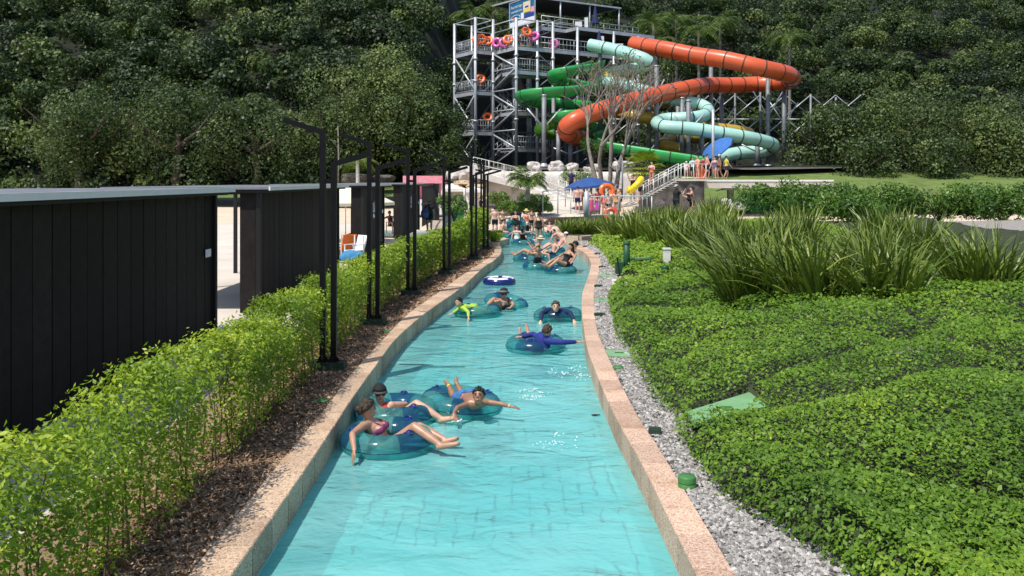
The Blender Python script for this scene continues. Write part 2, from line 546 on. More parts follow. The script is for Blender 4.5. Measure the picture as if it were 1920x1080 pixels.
V_YELLOW = vinyl('vinyl_yellow', (0.85, 0.62, 0.02), 0.0, 0.25)
V_RED = vinyl('vinyl_red', (0.55, 0.06, 0.03), 0.0, 0.25)
def fibreglass(name, c): return mat(name, c, 0.34, 0, 0.14, 0.35, coat=0.25, dirt=(sc(c, 0.55), 0.45, 0.62), world=True)
SL_ORANGE = fibreglass('slide_orange', (0.62, 0.105, 0.035))
SL_TURQ = fibreglass('slide_turquoise', (0.36, 0.62, 0.55))
SL_GREEN = fibreglass('slide_green', (0.035, 0.33, 0.085))
SL_LIME = fibreglass('slide_lime', (0.13, 0.42, 0.045))
SL_YEL = fibreglass('slide_yellow', (0.50, 0.33, 0.045))
SEAM = mat('slide_seam', (0.05, 0.045, 0.04), 0.7)
BLUE_CLOTH = mat('blue_canvas', (0.025, 0.075, 0.24), 0.8, 0, 0.15, 2)
NAVY_CLOTH = mat('navy_canvas', (0.02, 0.03, 0.10), 0.85)
CREAM_CLOTH = mat('cream_canvas', (0.78, 0.70, 0.54), 0.85, 0, 0.06)
PINK_CLOTH = mat('pink_canvas', (0.80, 0.30, 0.36), 0.8)
WHITE_CLOTH = mat('white_canvas', (0.82, 0.80, 0.77), 0.85, 0, 0.05)
ORANGE_PL = mat('orange_plastic', (0.80, 0.17, 0.02), 0.45)
RED_PL = mat('red_plastic', (0.50, 0.03, 0.03), 0.45)
TOWEL_B = mat('blue_towel', (0.05, 0.22, 0.42), 0.9, 0, 0.2, 9)
# ------------------------------------------------------------------ setting: ground, pool, kerbs, banks
def nz(x, y, z=0.0, s=1.0):
    return mnoise.noise(Vector((x*s, y*s, z)))

LI_px = [(708.6,680),(742,635.6),(788,594),(827,565.6),(866,538),(909.6,498.5),(924,490),(938,477),(940.5,466.7),(936,456),(941,450.4),(955.5,447.0)]
LO_px = [(677,680),(721,633),(766,587),(812,555),(862,519),(902,492.5),(915,484),(926,473.5),(927,465),(922,456.5),(929,449),(953,444.5)]
K = 0.30
L_in = [Vector((-2.05,-1.5,K)), Vector((-2.06,4,K)), Vector((-2.07,8.1,K)), G(653.5,757,K), G(679,720,K)] + [G(x,y,K) for x, y in LI_px]
L_out = [Vector((-2.36,-1.5,K)), Vector((-2.38,4,K)), Vector((-2.39,9.0,K)), G(612,762,K), G(645,716,K)] + [G(x,y,K) for x, y in LO_px]
RI_px = [(1248,958.6),(1212.6,886),(1183,833),(1153,779),(1124,714),(1102,655),(1094.5,615),(1090.5,580),(1092.5,547.5),(1104,514),(1107.5,492),(1097,474),(1080,465),(1074,459)]
RO_px = [(1307.5,957),(1266,889),(1232,834),(1195,777),(1161,712),(1134,653),(1120,618),(1115,580),(1114,547.5),(1122,514),(1127,490),(1115,473),(1095,461),(1080,453.5)]
R_in = [Vector((1.42,-1.5,K)), Vector((1.38,4,K))] + [G(x,y,K) for x, y in RI_px]
R_out = [Vector((1.72,-1.5,K)), Vector((1.67,4,K))] + [G(x,y,K) for x, y in RO_px]

def smooth_line(pts): return resample(catmull(pts, 8), 0.12)
Li, Lo, Ri, Ro = (smooth_line(p) for p in (L_in, L_out, R_in, R_out))

def xat(line):
    ys = np.array([p.y for p in line]); xs = np.array([p.x for p in line])
    o = np.argsort(ys)
    return lambda y: float(np.interp(y, ys[o], xs[o]))
xLo, xRo, xRi, xLi = xat(Lo), xat(Ro), xat(Ri), xat(Li)

# base terrain under everything, reaching the horizon
mb = MB()
mb.box((0, 300, -1.6), (1400, 1400, 0.2))
tag(mb.build('ground', BANK), 'dark earth under the whole park', kind='structure')

# pool floor, walls and water
bm_ = MB()
pool_outline = [Vector((p.x-0.02, p.y, 0)) for p in Li] + [Vector((-0.3, 44, 0)), Vector((-9, 44.5, 0)), Vector((-9, 55.5, 0)), Vector((15, 55.5, 0)), Vector((15, 43.5, 0)), Vector((3.4, 42.8, 0))] + [Vector((p.x+0.02, p.y, 0)) for p in reversed(Ri)]
bm_.poly([Vector((p.x, p.y, -0.50)) for p in pool_outline])
pf = tag(bm_.build('pool_floor', GROUT), 'blue tiled floor of the lazy river', kind='structure')
tv, rr = [], random.Random(3)
ny = int(46/0.2)
for j in range(ny):
    for i in range(-13, 23):
        x, y = i*0.2, -1.4 + j*0.2
        if y < 36 and not (xLi(y)-0.25 < x < xRi(y)+0.05): continue
        patch_ = nz(x, y, 5, .8) > -.12
        def jit(): return rr.uniform(.008, .024) if (patch_ and rr.random() < .5) else .0004
        def jity(): return rr.uniform(.004, .010) if (patch_ and rr.random() < .25) else .0004
        z = -0.494 + rr.uniform(-.001, .001)
        x0, x1, y0, y1 = x+jit(), x+.2-jit(), y+jity(), y+.2-jity()
        k3 = 3 if y < 16 else 1
        def wob(a, b): return (a + .045*nz(a, b, 1, 6.5), b + .03*nz(a, b, 9, 6.5), z)  # tile edges bent to imitate refraction by the water, shaped into the joints
        for q in range(k3):
            ya, yb = y0+(y1-y0)*q/k3, y0+(y1-y0)*(q+1)/k3
            tv += [wob(x0, ya), wob(x1, ya), wob(x1, yb), wob(x0, yb)]
t = soup('floor_tiles', tv, 4, POOLPAINT, None, pf); t['kind'] = 'stuff'
mb = MB()
mb.box((3, 50, -0.485), (24, 13, 0.02))
mb.build('shallow_floor', POOLPAINT, pf)
mb = MB()
for line in (Li, Ri):
    vs, fs = [], []
    for p in line:
        vs += [Vector((p.x, p.y, 0.0)), Vector((p.x, p.y, -0.51))]
    for i in range(len(line)-1):
        fs.append((2*i, 2*i+1, 2*i+3, 2*i+2))
    mb.add(vs, fs)
mb.build('pool_wall', POOLPAINT, pf)

# water: a dense sheet with real swell, finer ripples in the material
def build_water():
    me = bpy.data.meshes.new('water')
    from mathutils.geometry import delaunay_2d_cdt
    outline = [Vector((p.x, p.y)) for p in pool_outline]
    pts = list(outline)
    n = len(outline)
    y = 4.0
    r2 = random.Random(5)
    xs_o = np.array([p.x for p in outline]); ys_o = np.array([p.y for p in outline])
    def inside(x, y):
        c = False
        j = n-1
        for i in range(n):
            if (ys_o[i] > y) != (ys_o[j] > y) and x < (xs_o[j]-xs_o[i])*(y-ys_o[i])/(ys_o[j]-ys_o[i]) + xs_o[i]: c = not c
            j = i
        return c
    while y < 55:
        st = 0.10 + y*0.006
        lo, hi = (xLi(y), xRi(y)) if y < 36 else (-8.5, 14.5)
        x = lo + st
        while x < hi - st*.5:
            if y < 36 or inside(x, y):
                pts.append(Vector((x + r2.uniform(-.3, .3)*st, y + r2.uniform(-.3, .3)*st)))
            x += st
        y += st
    edges = [(i, (i+1) % n) for i in range(n)]
    vs, es, fs, *_ = delaunay_2d_cdt(pts, edges, [], 1, 1e-5)
    co = []
    for v in vs:
        z = 0.012*nz(v.x, v.y*1.3, 0.3, 1.1) + 0.010*nz(v.x, v.y, 2.3, 2.7)
        co.append((v.x, v.y, z))
    ff = []
    for f in fs:
        a, b, c = (Vector(co[i]) for i in f[:3])
        ff.append(f if (b-a).cross(c-a).z > 0 else list(reversed(f)))
    me.from_pydata(co, [], ff)
    me.materials.append(WATER)
    me.polygons.foreach_set('use_smooth', [True]*len(ff))
    me.update()
    return link('water', me)
tag(build_water(), 'turquoise water of the winding lazy river', kind='structure')

# kerbs of separate coping stones
def kerb(name, inner, outer, step, m, label):
    n = int(resample_len(inner)/step)
    root = bpy.data.objects.new(name, None); COL.objects.link(root)
    tag(root, label, kind='structure')
    a = resample(inner, resample_len(inner)/n); of = resample(outer, .03); b = [min(of, key=lambda q: (q-p).length_squared) for p in a]
    core = MB()
    for i in range(n):
        q = [a[i], a[i+1], b[i+1], b[i]]
        c = sum(q, Vector())/4
        core_q = [c + (p-c)*0.985 for p in q]
        vs = [Vector((p.x, p.y, z)) for z in (-0.3, K-0.022) for p in [c + Vector(((p-c).x*0.95, (p-c).y*1.0, 0)) for p in q]]
        core.add(vs, [(0,1,2,3),(7,6,5,4),(0,4,5,1),(1,5,6,2),(2,6,7,3),(3,7,4,0)])
        t0 = (a[i+1]-a[i]).normalized()*0.011
        top = [a[i]+t0, a[i+1]-t0, b[i+1]-t0, b[i]+t0]
        dz = random.uniform(-.003, .003)
        mb = MB()
        bev = 0.010
        cc = sum(top, Vector())/4
        ring0 = [Vector((p.x, p.y, -0.12)) for p in top]
        ring1 = [Vector((p.x, p.y, K-bev+dz)) for p in top]
        ring2 = [Vector((p.x + (cc.x-p.x)*0.05, p.y + (cc.y-p.y)*0.02, K+dz)) for p in top]
        vs = ring0 + ring1 + ring2
        fs = [(8,9,10,11)] + [(k, (k+1) % 4, 4+(k+1) % 4, 4+k) for k in range(4)] + [(4+k, 4+(k+1) % 4, 8+(k+1) % 4, 8+k) for k in range(4)]
        # orient outward
        nrm = (vs[9]-vs[8]).cross(vs[10]-vs[8])
        if nrm.z < 0: fs = [tuple(reversed(f)) for f in fs]
        mb.add([v - cc for v in vs], fs)
        mb.build('coping_stone', m, root, loc=cc)
    core.build('mortar_core', MORTAR, root)
    return root
def resample_len(p): return sum((q-o).length for o, q in zip(p, p[1:]))
kerb('pool_kerb', Li, Lo, 0.55, GRAN_L, 'sandy granite kerb on the left bank of the river')
kerb('pool_kerb', Ri, Ro, 0.60, GRAN_R, 'pinkish granite kerb on the right bank of the river')

# left bank: paving, then the mulch bed
lo_pts = [Vector((p.x, p.y, 0.262)) for p in Lo[::3]]
mb = MB(); mb.poly([Vector((-70,-1.5,0.262))] + lo_pts + [Vector((-0.6, 44.2, .262)), Vector((-9, 45, .262)), Vector((-9.0, 57, .262)), Vector((-70, 57, .262))])
tag(mb.build('paving', CONC), 'pale paving behind the hedge', kind='structure')
hedge_line = [Vector((-3.02,2,0)), Vector((-3.05,8,0)), Vector((-3.12,13,0)), Vector((-3.12,17,0)), Vector((-2.98,21,0)), Vector((-2.6,25.5,0)), Vector((-2.05,30,0)), Vector((-1.62,34.5,0)), Vector((-1.45,38.5,0)), Vector((-1.7,42,0)), Vector((-2.5,45,0))]
hl = resample(catmull(hedge_line, 6), 0.5)
mb = MB()
inner = [Vector((p.x-1.0, p.y, 0.282)) for p in hl if p.y < 42]
mb.poly([Vector((p.x+.01, p.y, 0.282)) for p in Lo[::3] if p.y < 39.5] + list(reversed(inner)))
tag(mb.build('mulch_bed', SOIL), 'brown bark bed along the left kerb', kind='structure')
pv, vv = [], []
for k in range(26000):
    y = 5 + 34*random.random()**1.7
    xi = float(np.interp(y, [p.y for p in hl], [p.x for p in hl]))
    x = random.uniform(xi-.4, xLo(y)-.01)
    if y > 36 and x > -1.3: continue
    pv.append((x, y, 0.287+random.random()*.022))
    near_kerb = xLo(y)-x < 0.28*random.random()
    vv.append(random.random()**1.6*(0.9) + (0.25 if near_kerb else 0))
pv = np.array(pv); nn = np.column_stack([RNG.normal(0, .55, len(pv)), RNG.normal(0, .55, len(pv)), np.ones(len(pv))])
tag(soup('mulch_chips', leaves(pv, nn, RNG.uniform(.03, .085, len(pv))*np.maximum(1, pv[:,1]/16), .38, .2), 4, MULCH, vv), 'bark chips and dry leaves spread on the bed', kind='stuff')

# right bank: pebble strip, then the planted mound
edge_px = [(1097,455),(1117,465),(1130,477),(1140,497),(1163,517),(1163,522),(1142,552),(1140,572),(1149,602),(1155,640),(1176,660),(1186,684),(1195,697),(1212,735),(1233,768),(1262,786),(1268,812),(1262,832),(1288,870),(1313,909),(1350,940)]
edge = [G(x, y, .28) for x, y in edge_px] + [Vector((2.6, 5.5, .28)), Vector((2.75, 2, .28)), Vector((2.85, -1.5, .28))]
edge_s = resample(catmull(edge, 5), 0.12)
ex, ey = np.array([p.x for p in edge_s]), np.array([p.y for p in edge_s])
def edge_dist(x, y):
    """signed-ish distance from the planting edge: positive inside the planting"""
    d = np.sqrt((ex-x)**2 + (ey-y)**2)
    k = int(d.argmin())
    return float(d[k])*(1 if x > ex[k] else -1)
def bank_z(x, y):
    s = x - xRo(min(y, 38.5))
    if y > 38.5: s = max(0.05, s - (y-38.5)*0.2)
    t = min(max((s-0.5)/4.0, 0), 1); t = t*t*(3-2*t)
    return 0.27 + 0.42*t + 0.022*max(0, s) + 0.03*nz(x, y, 0, .5)*min(1, max(0, s))
def grid_sheet(name, xs_of_y, ys, zf, m):
    me_v, me_f = [], []
    n = None
    for y in ys:
        row = xs_of_y(y)
        n = len(row)
        me_v += [(x, y, zf(x, y)) for x in row]
    for j in range(len(ys)-1):
        for i in range(n-1):
            a = j*n+i
            me_f.append((a, a+1, a+n+1, a+n))
    mb = MB(); mb.add(me_v, me_f, 0, True)
    return mb.build(name, m)
ys = list(np.arange(-1.5, 44, 0.4))
def rrow(y):
    x0 = xRo(min(y, 39)) - 0.02 + max(0, y-39)*0.25
    return [x0 + 0.06*i + 0.012*i*i for i in range(52)]
PEB_M = mat('gravel_bed', (0.30, 0.275, 0.25), 0.9, 0, 0.5, 30, 1.0, 45, world=True)
tag(grid_sheet('bank', rrow, ys, bank_z, PEB_M), 'gravel bank rising to the right of the river', kind='structure')
# pebbles
pos = []
for k in range(60000):
    y = 4.5 + 36*random.random()**2.2
    x = xRo(y) + random.random()*random.uniform(.3, 1.9)
    if x < xRo(y)+.015 or x > xRo(y) + 1.9: continue
    kk = int(((ey-y)**2 + (ex-x)**2).argmin())
    if x > ex[kk] + 0.16: continue
    pos.append((x, y, bank_z(x, y) + 0.008 + random.random()*.018))
pos = np.array(pos)
base = np.array([(1,0,0),(0,1,0),(-1,0,0),(0,-1,0),(0,0,.75)], dtype=float)
tri = np.array([(0,1,4),(1,2,4),(2,3,4),(3,0,4)])
sz = RNG.uniform(.014, .030, len(pos))*np.maximum(1, pos[:,1]/14)
ang = RNG.uniform(0, 2*PI, len(pos)); ca, sa = np.cos(ang), np.sin(ang)
bv = base[None]*np.stack([sz*RNG.uniform(.7, 1.4, len(pos)), sz, sz*RNG.uniform(.6, 1.1, len(pos))], 1)[:, None, :]
bv = bv + RNG.normal(0, .15, bv.shape)*sz[:, None, None]
rx = bv[..., 0]*ca[:, None] - bv[..., 1]*sa[:, None]; ry = bv[..., 0]*sa[:, None] + bv[..., 1]*ca[:, None]
bv = np.stack([rx, ry, bv[..., 2]], -1) + pos[:, None, :]
tag(soup('pebbles', bv[:, tri].reshape(-1, 3), 3, PEBBLE, np.repeat(np.clip(RNG.normal(.55, .25, len(pos)), 0, 1), 4)), 'loose grey pebbles between kerb and planting', kind='stuff')

# ground cover: dark inner mound and leaves over it
holes = [[G(1137,521,.3), G(1196,521,.3), G(1200,541,.3), G(1150,546,.3)],
         [G(1286,770,.52), G(1405,735,.55), G(1440,763,.55), G(1301,794,.52)]]
def in_poly(x, y, poly):
    c = False
    j = len(poly)-1
    for i in range(len(poly)):
        a, b = poly[i], poly[j]
        if (a.y > y) != (b.y > y) and x < (b.x-a.x)*(y-a.y)/(b.y-a.y)+a.x: c = not c
        j = i
    return c
def cover_top(x, y, ed):
    h = 0.40*min(1, max(0, ed)/0.26)**0.5
    dip = 0.17*max(0, 1-abs(nz(x, y, 12, .40))/.09)*min(1, max(0, ed)/.5)
    return bank_z(x, y) + h - dip + 0.17*nz(x, y, 1.0, .42)*min(1, max(0, ed)/.8) + 0.085*nz(x, y, 2.0, 1.15) + 0.03*nz(x, y, 4.0, 4.0)
P_, N_, S_, V_ = [], [], [], []
rc = random.Random(11)
tries = 0
while len(P_) < 190000 and tries < 560000:
    tries += 1
    u = rc.random()
    y = 4.2*(44/4.2)**(u**0.92)
    x0 = xRo(min(y, 38.5)) + 0.25
    xmax = min(x0 + 9.5, 0.72*y + 1.2)
    if xmax <= x0: continue
    x = x0 + (xmax-x0)*rc.random()
    ed = edge_dist(x, y)
    if ed < 0.0 or y > 43: continue
    if y > 38.5 and x < xRo(38.5)+0.3+(y-38.5)*0.35: continue
    if any(in_poly(x, y, h) for h in holes): continue
    top = cover_top(x, y, ed)
    side = ed < 0.25
    dz = rc.random()**2*0.10
    if side and rc.random() < .55: dz = rc.random()*(top-bank_z(x, y))
    P_.append((x, y, top-dz))
    ax = -0.8 if side else -0.05
    N_.append((rc.gauss(ax*1.0, .5), rc.gauss(-0.25, .5), 1.0))
    S_.append(rc.uniform(.022, .066)*max(1, y/10.5))
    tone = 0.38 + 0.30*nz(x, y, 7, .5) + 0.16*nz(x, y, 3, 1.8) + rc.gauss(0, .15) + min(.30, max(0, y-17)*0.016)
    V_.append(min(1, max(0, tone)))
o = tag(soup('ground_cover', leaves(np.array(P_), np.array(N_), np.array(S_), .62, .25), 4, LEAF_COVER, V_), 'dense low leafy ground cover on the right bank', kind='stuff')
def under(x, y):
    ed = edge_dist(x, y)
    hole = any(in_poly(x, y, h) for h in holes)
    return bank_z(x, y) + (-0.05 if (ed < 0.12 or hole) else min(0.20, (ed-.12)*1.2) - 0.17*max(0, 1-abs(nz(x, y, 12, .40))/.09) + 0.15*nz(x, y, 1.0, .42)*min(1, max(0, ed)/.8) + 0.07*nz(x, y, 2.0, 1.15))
def urow(y):
    x0 = xRo(min(y, 39)) + 0.2 + max(0, y-39)*0.25
    return [x0 + 0.09*i + 0.0022*i*i for i in range(70)]
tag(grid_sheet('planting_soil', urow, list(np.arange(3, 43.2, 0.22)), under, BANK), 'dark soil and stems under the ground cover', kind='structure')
# far right bank and far deck
mb = MB()
mb.poly([Vector((11.5,-1.5,.55)), Vector((90,-1.5,.55)), Vector((90,43,.55)), Vector((11.5,43,.55))])
tag(mb.build('lawn', GRASS_G), 'grass beyond the planted bank', kind='structure')
def deck_z(x, y):
    if y < 57: return -0.22 + (y-52)*0.09
    t = min(1, max(0, (x-0)/10))
    return min(0.23 + (y-57)*0.045, 1.4) + t*min(1, (y-57)/12)*0.7
tag(grid_sheet('pool_deck', lambda y: list(np.linspace(-45, 60, 80)), list(np.arange(52, 82, 0.75)), deck_z, SANDDECK), 'sandy deck sloping down into the far end of the water', kind='structure')
# ------------------------------------------------------------------ left bank: post frames, hedges, cabanas
def post_frame(x, y, label):
    s = 1.0
    t = thing('post_frame', (x, y, 0.28), label, 'post frame', 'black steel post frames along the hedge')
    m = MB(); m.box((0, 0, 0.065), (0.52, 0.24, 0.13)); m.build('plinth', PLINTH, t)
    for sx, ht, dx, dz in ((-1, 3.68, -0.60, 0.20), (1, 3.19, 0.57, 0.17)):
        m = MB()
        px = sx*0.085
        m.box((px, 0, 0.13 + (ht-.13)/2), (0.086, 0.086, ht-.13)); m.build('post', BLACK_STEEL, t)
        m = MB(); m.bar((px - (0.03 if dx > 0 else -0.03), 0, ht-.03), (px+dx, 0, ht-.03+dz), 0.08, 0.08); m.build('arm', BLACK_STEEL, t)
        m = MB(); m.box((px, 0, 0.139), (0.15, 0.17, 0.018))
        for a in (0, PI/2, PI, 1.5*PI):
            c, d = math.cos(a), math.sin(a)
            pv = [Vector((px + c*.037 - d*.006, d*.037 + c*.006, .148)), Vector((px + c*.085 - d*.006, d*.085 + c*.006, .148)), Vector((px + c*.037 - d*.006, d*.037+c*.006, .23)),
                  Vector((px + c*.037 + d*.006, d*.037 - c*.006, .148)), Vector((px + c*.085 + d*.006, d*.085 - c*.006, .148)), Vector((px + c*.037 + d*.006, d*.037-c*.006, .23))]
            m.add(pv, [(0,1,2),(5,4,3),(0,3,4,1),(1,4,5,2),(2,5,3,0)])
        m.build('base_plate', BLACK_STEEL, t)
    m = MB(); m.bar((-0.05, 0, 2.90), (0.05, 0, 2.90), 0.06, 0.06); m.build('crossbar', BLACK_STEEL, t)
    return t
FR = [(-2.83, 13.15), (-2.80, 17.25), (-2.56, 21.7), (-2.03, 26.5), (-1.40, 31.3), (-1.10, 35.7), (-1.35, 39.8), (-2.05, 43.6)]
ORD = ['large black double-post frame on dark plinth nearest the bathing women',
       'second black double-post frame, beside the kerb, after the large near one', 'third black double-post frame along the left kerb',
       'fourth black double-post frame beside the kerb where the bed narrows', 'fifth black double-post frame, near the navy tube\'s far bank',
       'sixth black double-post frame where the left kerb bends', 'seventh black double-post frame, half hidden by hedge at the river bend', 'farthest black double-post frame of the row, behind the hedge']
for (x, y), l in zip(FR, ORD): post_frame(x, y, l)

def hedge(y0, y1, w, h, label, dens, gap=0):
    pts = [p for p in resample(hl, 0.1) if y0 <= p.y <= y1]
    c = pts[len(pts)//2]
    t = thing('hedge', (c.x, c.y, 0.28), label, 'hedge', 'bright green hedge bays')
    L = resample_len(pts)
    m = MB()
    ns = int(L*7)
    for k in range(ns):
        p = pts[int(random.random()*(len(pts)-1))]
        ox = random.uniform(-w*.35, w*.35)
        x, y = p.x+ox-c.x, p.y-c.y
        hh = h*random.uniform(.55, .92)
        m.tube([(x, y, 0), (x+random.uniform(-.05,.05), y+random.uniform(-.05,.05), hh*.5), (x+random.uniform(-.12,.12), y+random.uniform(-.12,.12), hh)], [.011, .008, .004], 4, cap=False)
    m.build('stems', STEM, t)['kind'] = 'stuff'
    n = int(L*dens)
    P, N, V, S = [], [], [], []
    d0 = max(1, c.y/14)
    while len(P) < n:
        p = pts[int(random.random()*(len(pts)-1))]
        bump = 0.24*nz(p.x*0, p.y, 5, 1.1) + 0.07*nz(0, p.y, 9, 3.0)
        hh = h*(1 + bump)
        z = hh*(1-random.random()**1.55*0.92)
        ww = w*.5*(0.55 + 0.6*(z/hh))*(1+.35*nz(p.y, z, 2, 2.4))
        ox = ww*(1 - random.random()**2*0.9)*random.choice((-1, 1))
        if z > hh*.9: ox *= random.random()
        if z < hh*0.38 and random.random() < .5: continue
        if nz(p.y*2.3, z*2.3, ox*3+40) < -0.36: continue
        P.append((p.x-c.x+ox+random.gauss(0, .03), p.y-c.y+random.gauss(0, .05), z + random.gauss(0, .025)))
        N.append((ox*1.6+random.gauss(0, .5), random.gauss(-.15, .5), .7))
        S.append(random.uniform(.032, .064)*d0)
        V.append(min(1, max(0, .46 + .45*nz(p.y*1.5, z*2, 3) + random.gauss(0, .17))))
    soup('foliage', leaves(np.array(P), np.array(N), np.array(S), .5, .2), 4, LEAF_HEDGE, V, t)
hedge(3.0, 8.3, .62, 1.30, 'bright green hedge bay nearest the camera at the left margin', 4200)
hedge(8.6, 12.9, .64, 1.28, 'bright green hedge bay behind the large near post frame', 4800)
hedge(13.3, 17.0, .62, 1.24, 'yellow-green hedge bay between the large frame and the second frame', 3800)
hedge(17.4, 21.4, .60, 1.22, 'leafy hedge bay between second and third post frames', 2900)
hedge(21.9, 26.2, .60, 1.26, 'leafy hedge bay between third and fourth post frames', 2400)
hedge(26.7, 31.0, .60, 1.25, 'hedge bay with bare lower stems between fourth and fifth frames', 2100)
hedge(31.5, 35.4, .60, 1.35, 'bright hedge bay between fifth and sixth frames', 1300)
hedge(35.9, 41.5, .75, 1.5, 'tall yellow-green hedge at the river bend by the last frames', 1300)

# cabanas: black lined boxes with a pale roof edge; boards are separate pieces
def cabana(y0, y1, label, sign=None, xw=-5.55, depth=3.2, board=0.42):
    t = thing('cabana', (xw, (y0+y1)/2, .262), label, 'cabana', 'black timber cabanas behind the hedge')
    L = y1-y0; H = 2.73
    n = max(3, round(L/board))
    bw = L/n
    proto = MB(); proto.box((0, 0, H/2), (.03, bw-.02, H-.1)); pm = proto.mesh('board', CABANA)
    for k in range(n):
        link('board', pm, t, (random.uniform(-.003, .003), -L/2 + bw*(k+.5), .0))
    wd = .36; ne = 1; be = wd/ne
    for yy in (-L/2, L/2):
        pe = MB(); pe.box((0, 0, H/2), (be-.02, .03, H-.1)); pem = pe.mesh('end_board', CABANA)
        for k in range(ne):
            link('end_board', pem, t, (-be*(k+.5)-.02, yy + (-.02 if yy < 0 else .02), 0))
    m = MB(); m.box((-wd/2-.02, 0, H/2), (wd-.05, L-.06, H-.06)); m.build('inner_wall', CABANA2, t)
    for yy in (-L/2, 0, L/2):
        m = MB(); m.box((-depth, yy, H/2), (.10, .10, H)); m.build('back_post', CABANA2, t)
    for yy in (-L/2, L/2):
        m = MB(); m.box((.03, yy, H/2), (.10, .10, H)); m.build('corner_post', CABANA2, t)
    m = MB(); m.box((-depth/2+.1, 0, H+.035), (depth+.44, L+.44, .05)); r = m.build('roof', GALV_D, t)
    m = MB(); m.box((.335, 0, H+.03), (.03, L+.5, .085)); m.build('fascia', WHITE, r)
    m = MB(); m.box((-depth/2+.1, 0, H-.03), (depth+.3, L+.34, .07)); m.build('eave', CABANA2, r)
    m = MB(); m.box((.05, L/2-.35, 1.62), (.012, .26, .14)); m.build('number_plate', SIGN_W, t)
    if sign == 'pictogram':
        m = MB(); m.box((.022, .1, 1.75), (.010, .55, .75)); s = m.build('pictogram_sign', CABANA2, t)
        m = MB()
        for (a, b, c, d) in ((-.16, .26, .20, .05), (-.16, .10, .05, .28), (.0, .10, .05, .28), (-.16, -.05, .20, .05), (.14, .22, .05, .22), (.20, .02, .05, .22), (.10, -.02, .05, .18), (-.06, -.22, .22, .16), (.14, -.26, .14, .10)):
            m.box((.030, .1+a, 1.75+b), (.006, c, d))
        m.build('pictogram', SIGN_W, s)
    return t
cabana(5.6, 15.8, 'nearest black timber cabana with white roof edge, at the left margin')
cabana(18.6, 27.0, 'long black cabana wall just behind the large post frame')
cabana(31.4, 36.6, 'black cabana with a white pictogram sign between second and third frames', 'pictogram')
cabana(42.6, 50.6, 'far black cabana with a pictogram at its end, by the backpack wearer', 'pictogram')
# slatted gate at the end of the cabana row
t = thing('slat_screen', (-5.55, 56.4, .262), 'black slatted screen closing the far end of the cabana row', 'screen')
for k in range(14):
    m = MB(); m.box((.0, -3.6+k*.52, 1.32), (.04, .16, 2.5)); m.build('slat', CABANA2, t)
m = MB(); m.box((0, 0, 2.66), (.14, 8.2, .14)); m.build('top_rail', CABANA2, t)
m = MB(); m.box((0, 0, 1.45), (.10, 7.6, .10)); m.build('middle_rail', CABANA2, t)
m = MB(); m.box((.0, 4.1, 1.34), (.75, .75, 2.72)); p = m.build('end_pillar', CABANA2, t)
m = MB(); m.box((.385, 3.75, 1.50), (.02, .30, 1.05)); q = m.build('sign', SIGN_W, p)

# things glimpsed between the cabanas
def sun_umbrella(px, py, d, r, hp, mcloth, label, panels=8, tilt=(0,0), zb=None, frill=0.14, rise=.45):
    c = A(px, py, d)                      # top of the canopy
    zb = zb if zb is not None else .26
    t = thing('sun_umbrella', (c.x, c.y, zb), label, 'umbrella')
    h = c.z - zb
    rot = Matrix.Rotation(tilt[0], 3, 'X') @ Matrix.Rotation(tilt[1], 3, 'Y')
    top = Vector((0, 0, h))
    for k in range(panels):
        m = MB()
        a0, a1 = 2*PI*k/panels, 2*PI*(k+1)/panels
        rows = [(0.0, 0.0), (.35, -.10*rise/.45), (.7, -.26*rise/.45), (1.0, -rise), (1.0, -rise-frill)]
        vs, fs = [], []
        for rr_, zz in rows:
            for q in range(4):
                a = a0 + (a1-a0)*q/3
                sag = 1 - (0.05*math.sin(PI*q/3) if rr_ > .9 else 0)
                vs.append(top + rot @ Vector((r*rr_*sag*math.cos(a), r*rr_*sag*math.sin(a), zz)))
        for i in range(len(rows)-1):
            for q in range(3):
                fs.append((i*4+q, i*4+q+1, (i+1)*4+q+1, (i+1)*4+q))
        m.add(vs, fs)
        m.build('canopy_panel', mcloth[k % len(mcloth)], t)
    m = MB(); m.cyl((0, 0, 0), top + rot @ Vector((0,0,.06)), .025, 8); m.build('pole', WHITE, t)
    m = MB(); m.cyl((0, 0, 0), (0, 0, .08), .25, 14); m.build('base', PLINTH, t)
    return t
def chair(x, y, z, rz, mseat, label, group=None):
    t = thing('pool_chair', (x, y, z), label, 'chair', group, rz)
    m = MB(); m.box((0, 0, .42), (.52, .5, .04)); m.build('seat', mseat, t)
    m = MB(); m.bar((0, -.24, .44), (0, -.40, .95), .52, .04); m.build('backrest', mseat, t)
    for sx in (-.26, .26):
        for sy in (-.22, .22):
            m = MB(); m.bar((sx, sy, 0), (sx, sy, .62 if sy > 0 else .95), .035, .035); m.build('leg', WHITE, t)
        m = MB(); m.bar((sx, -.25, .63), (sx, .25, .63), .05, .03); m.build('armrest', WHITE, t)
    return t
sun_umbrella(648, 349, 40, 2.3, 2, [CREAM_CLOTH], 'cream sun umbrella seen through the gap after the long cabana wall', rise=.75)
for i, (px, py, d, m_, l) in enumerate([(648, 478, 31.5, ORANGE_PL, 'orange pool chair in the gap beside the long cabana'), (655, 462, 34.0, RED_PL, 'red pool chair behind the orange one in the cabana gap'), (664, 482, 30.6, SIGN_W, 'white pool chair at the right of the cabana gap')]):
    p = A(px, py, d); chair(p.x, p.y, .262, .6+i*.9, m_, l)
p = A(653, 492, 30.2)
m = MB()
for k in range(7):
    m.ball((random.uniform(-.45,.45), random.uniform(-.2,.2), .16+.03*k*.5), (.36, .22, .12+.02*k), Matrix.Rotation(random.random()*3, 3, 'Z'), 10, 6)
tag(m.build('towel_heap', TOWEL_B, loc=(p.x, p.y, .262)), 'heap of blue towels at the foot of the cabana gap', 'towel')
m = MB()
p = A(736, 436, 47)
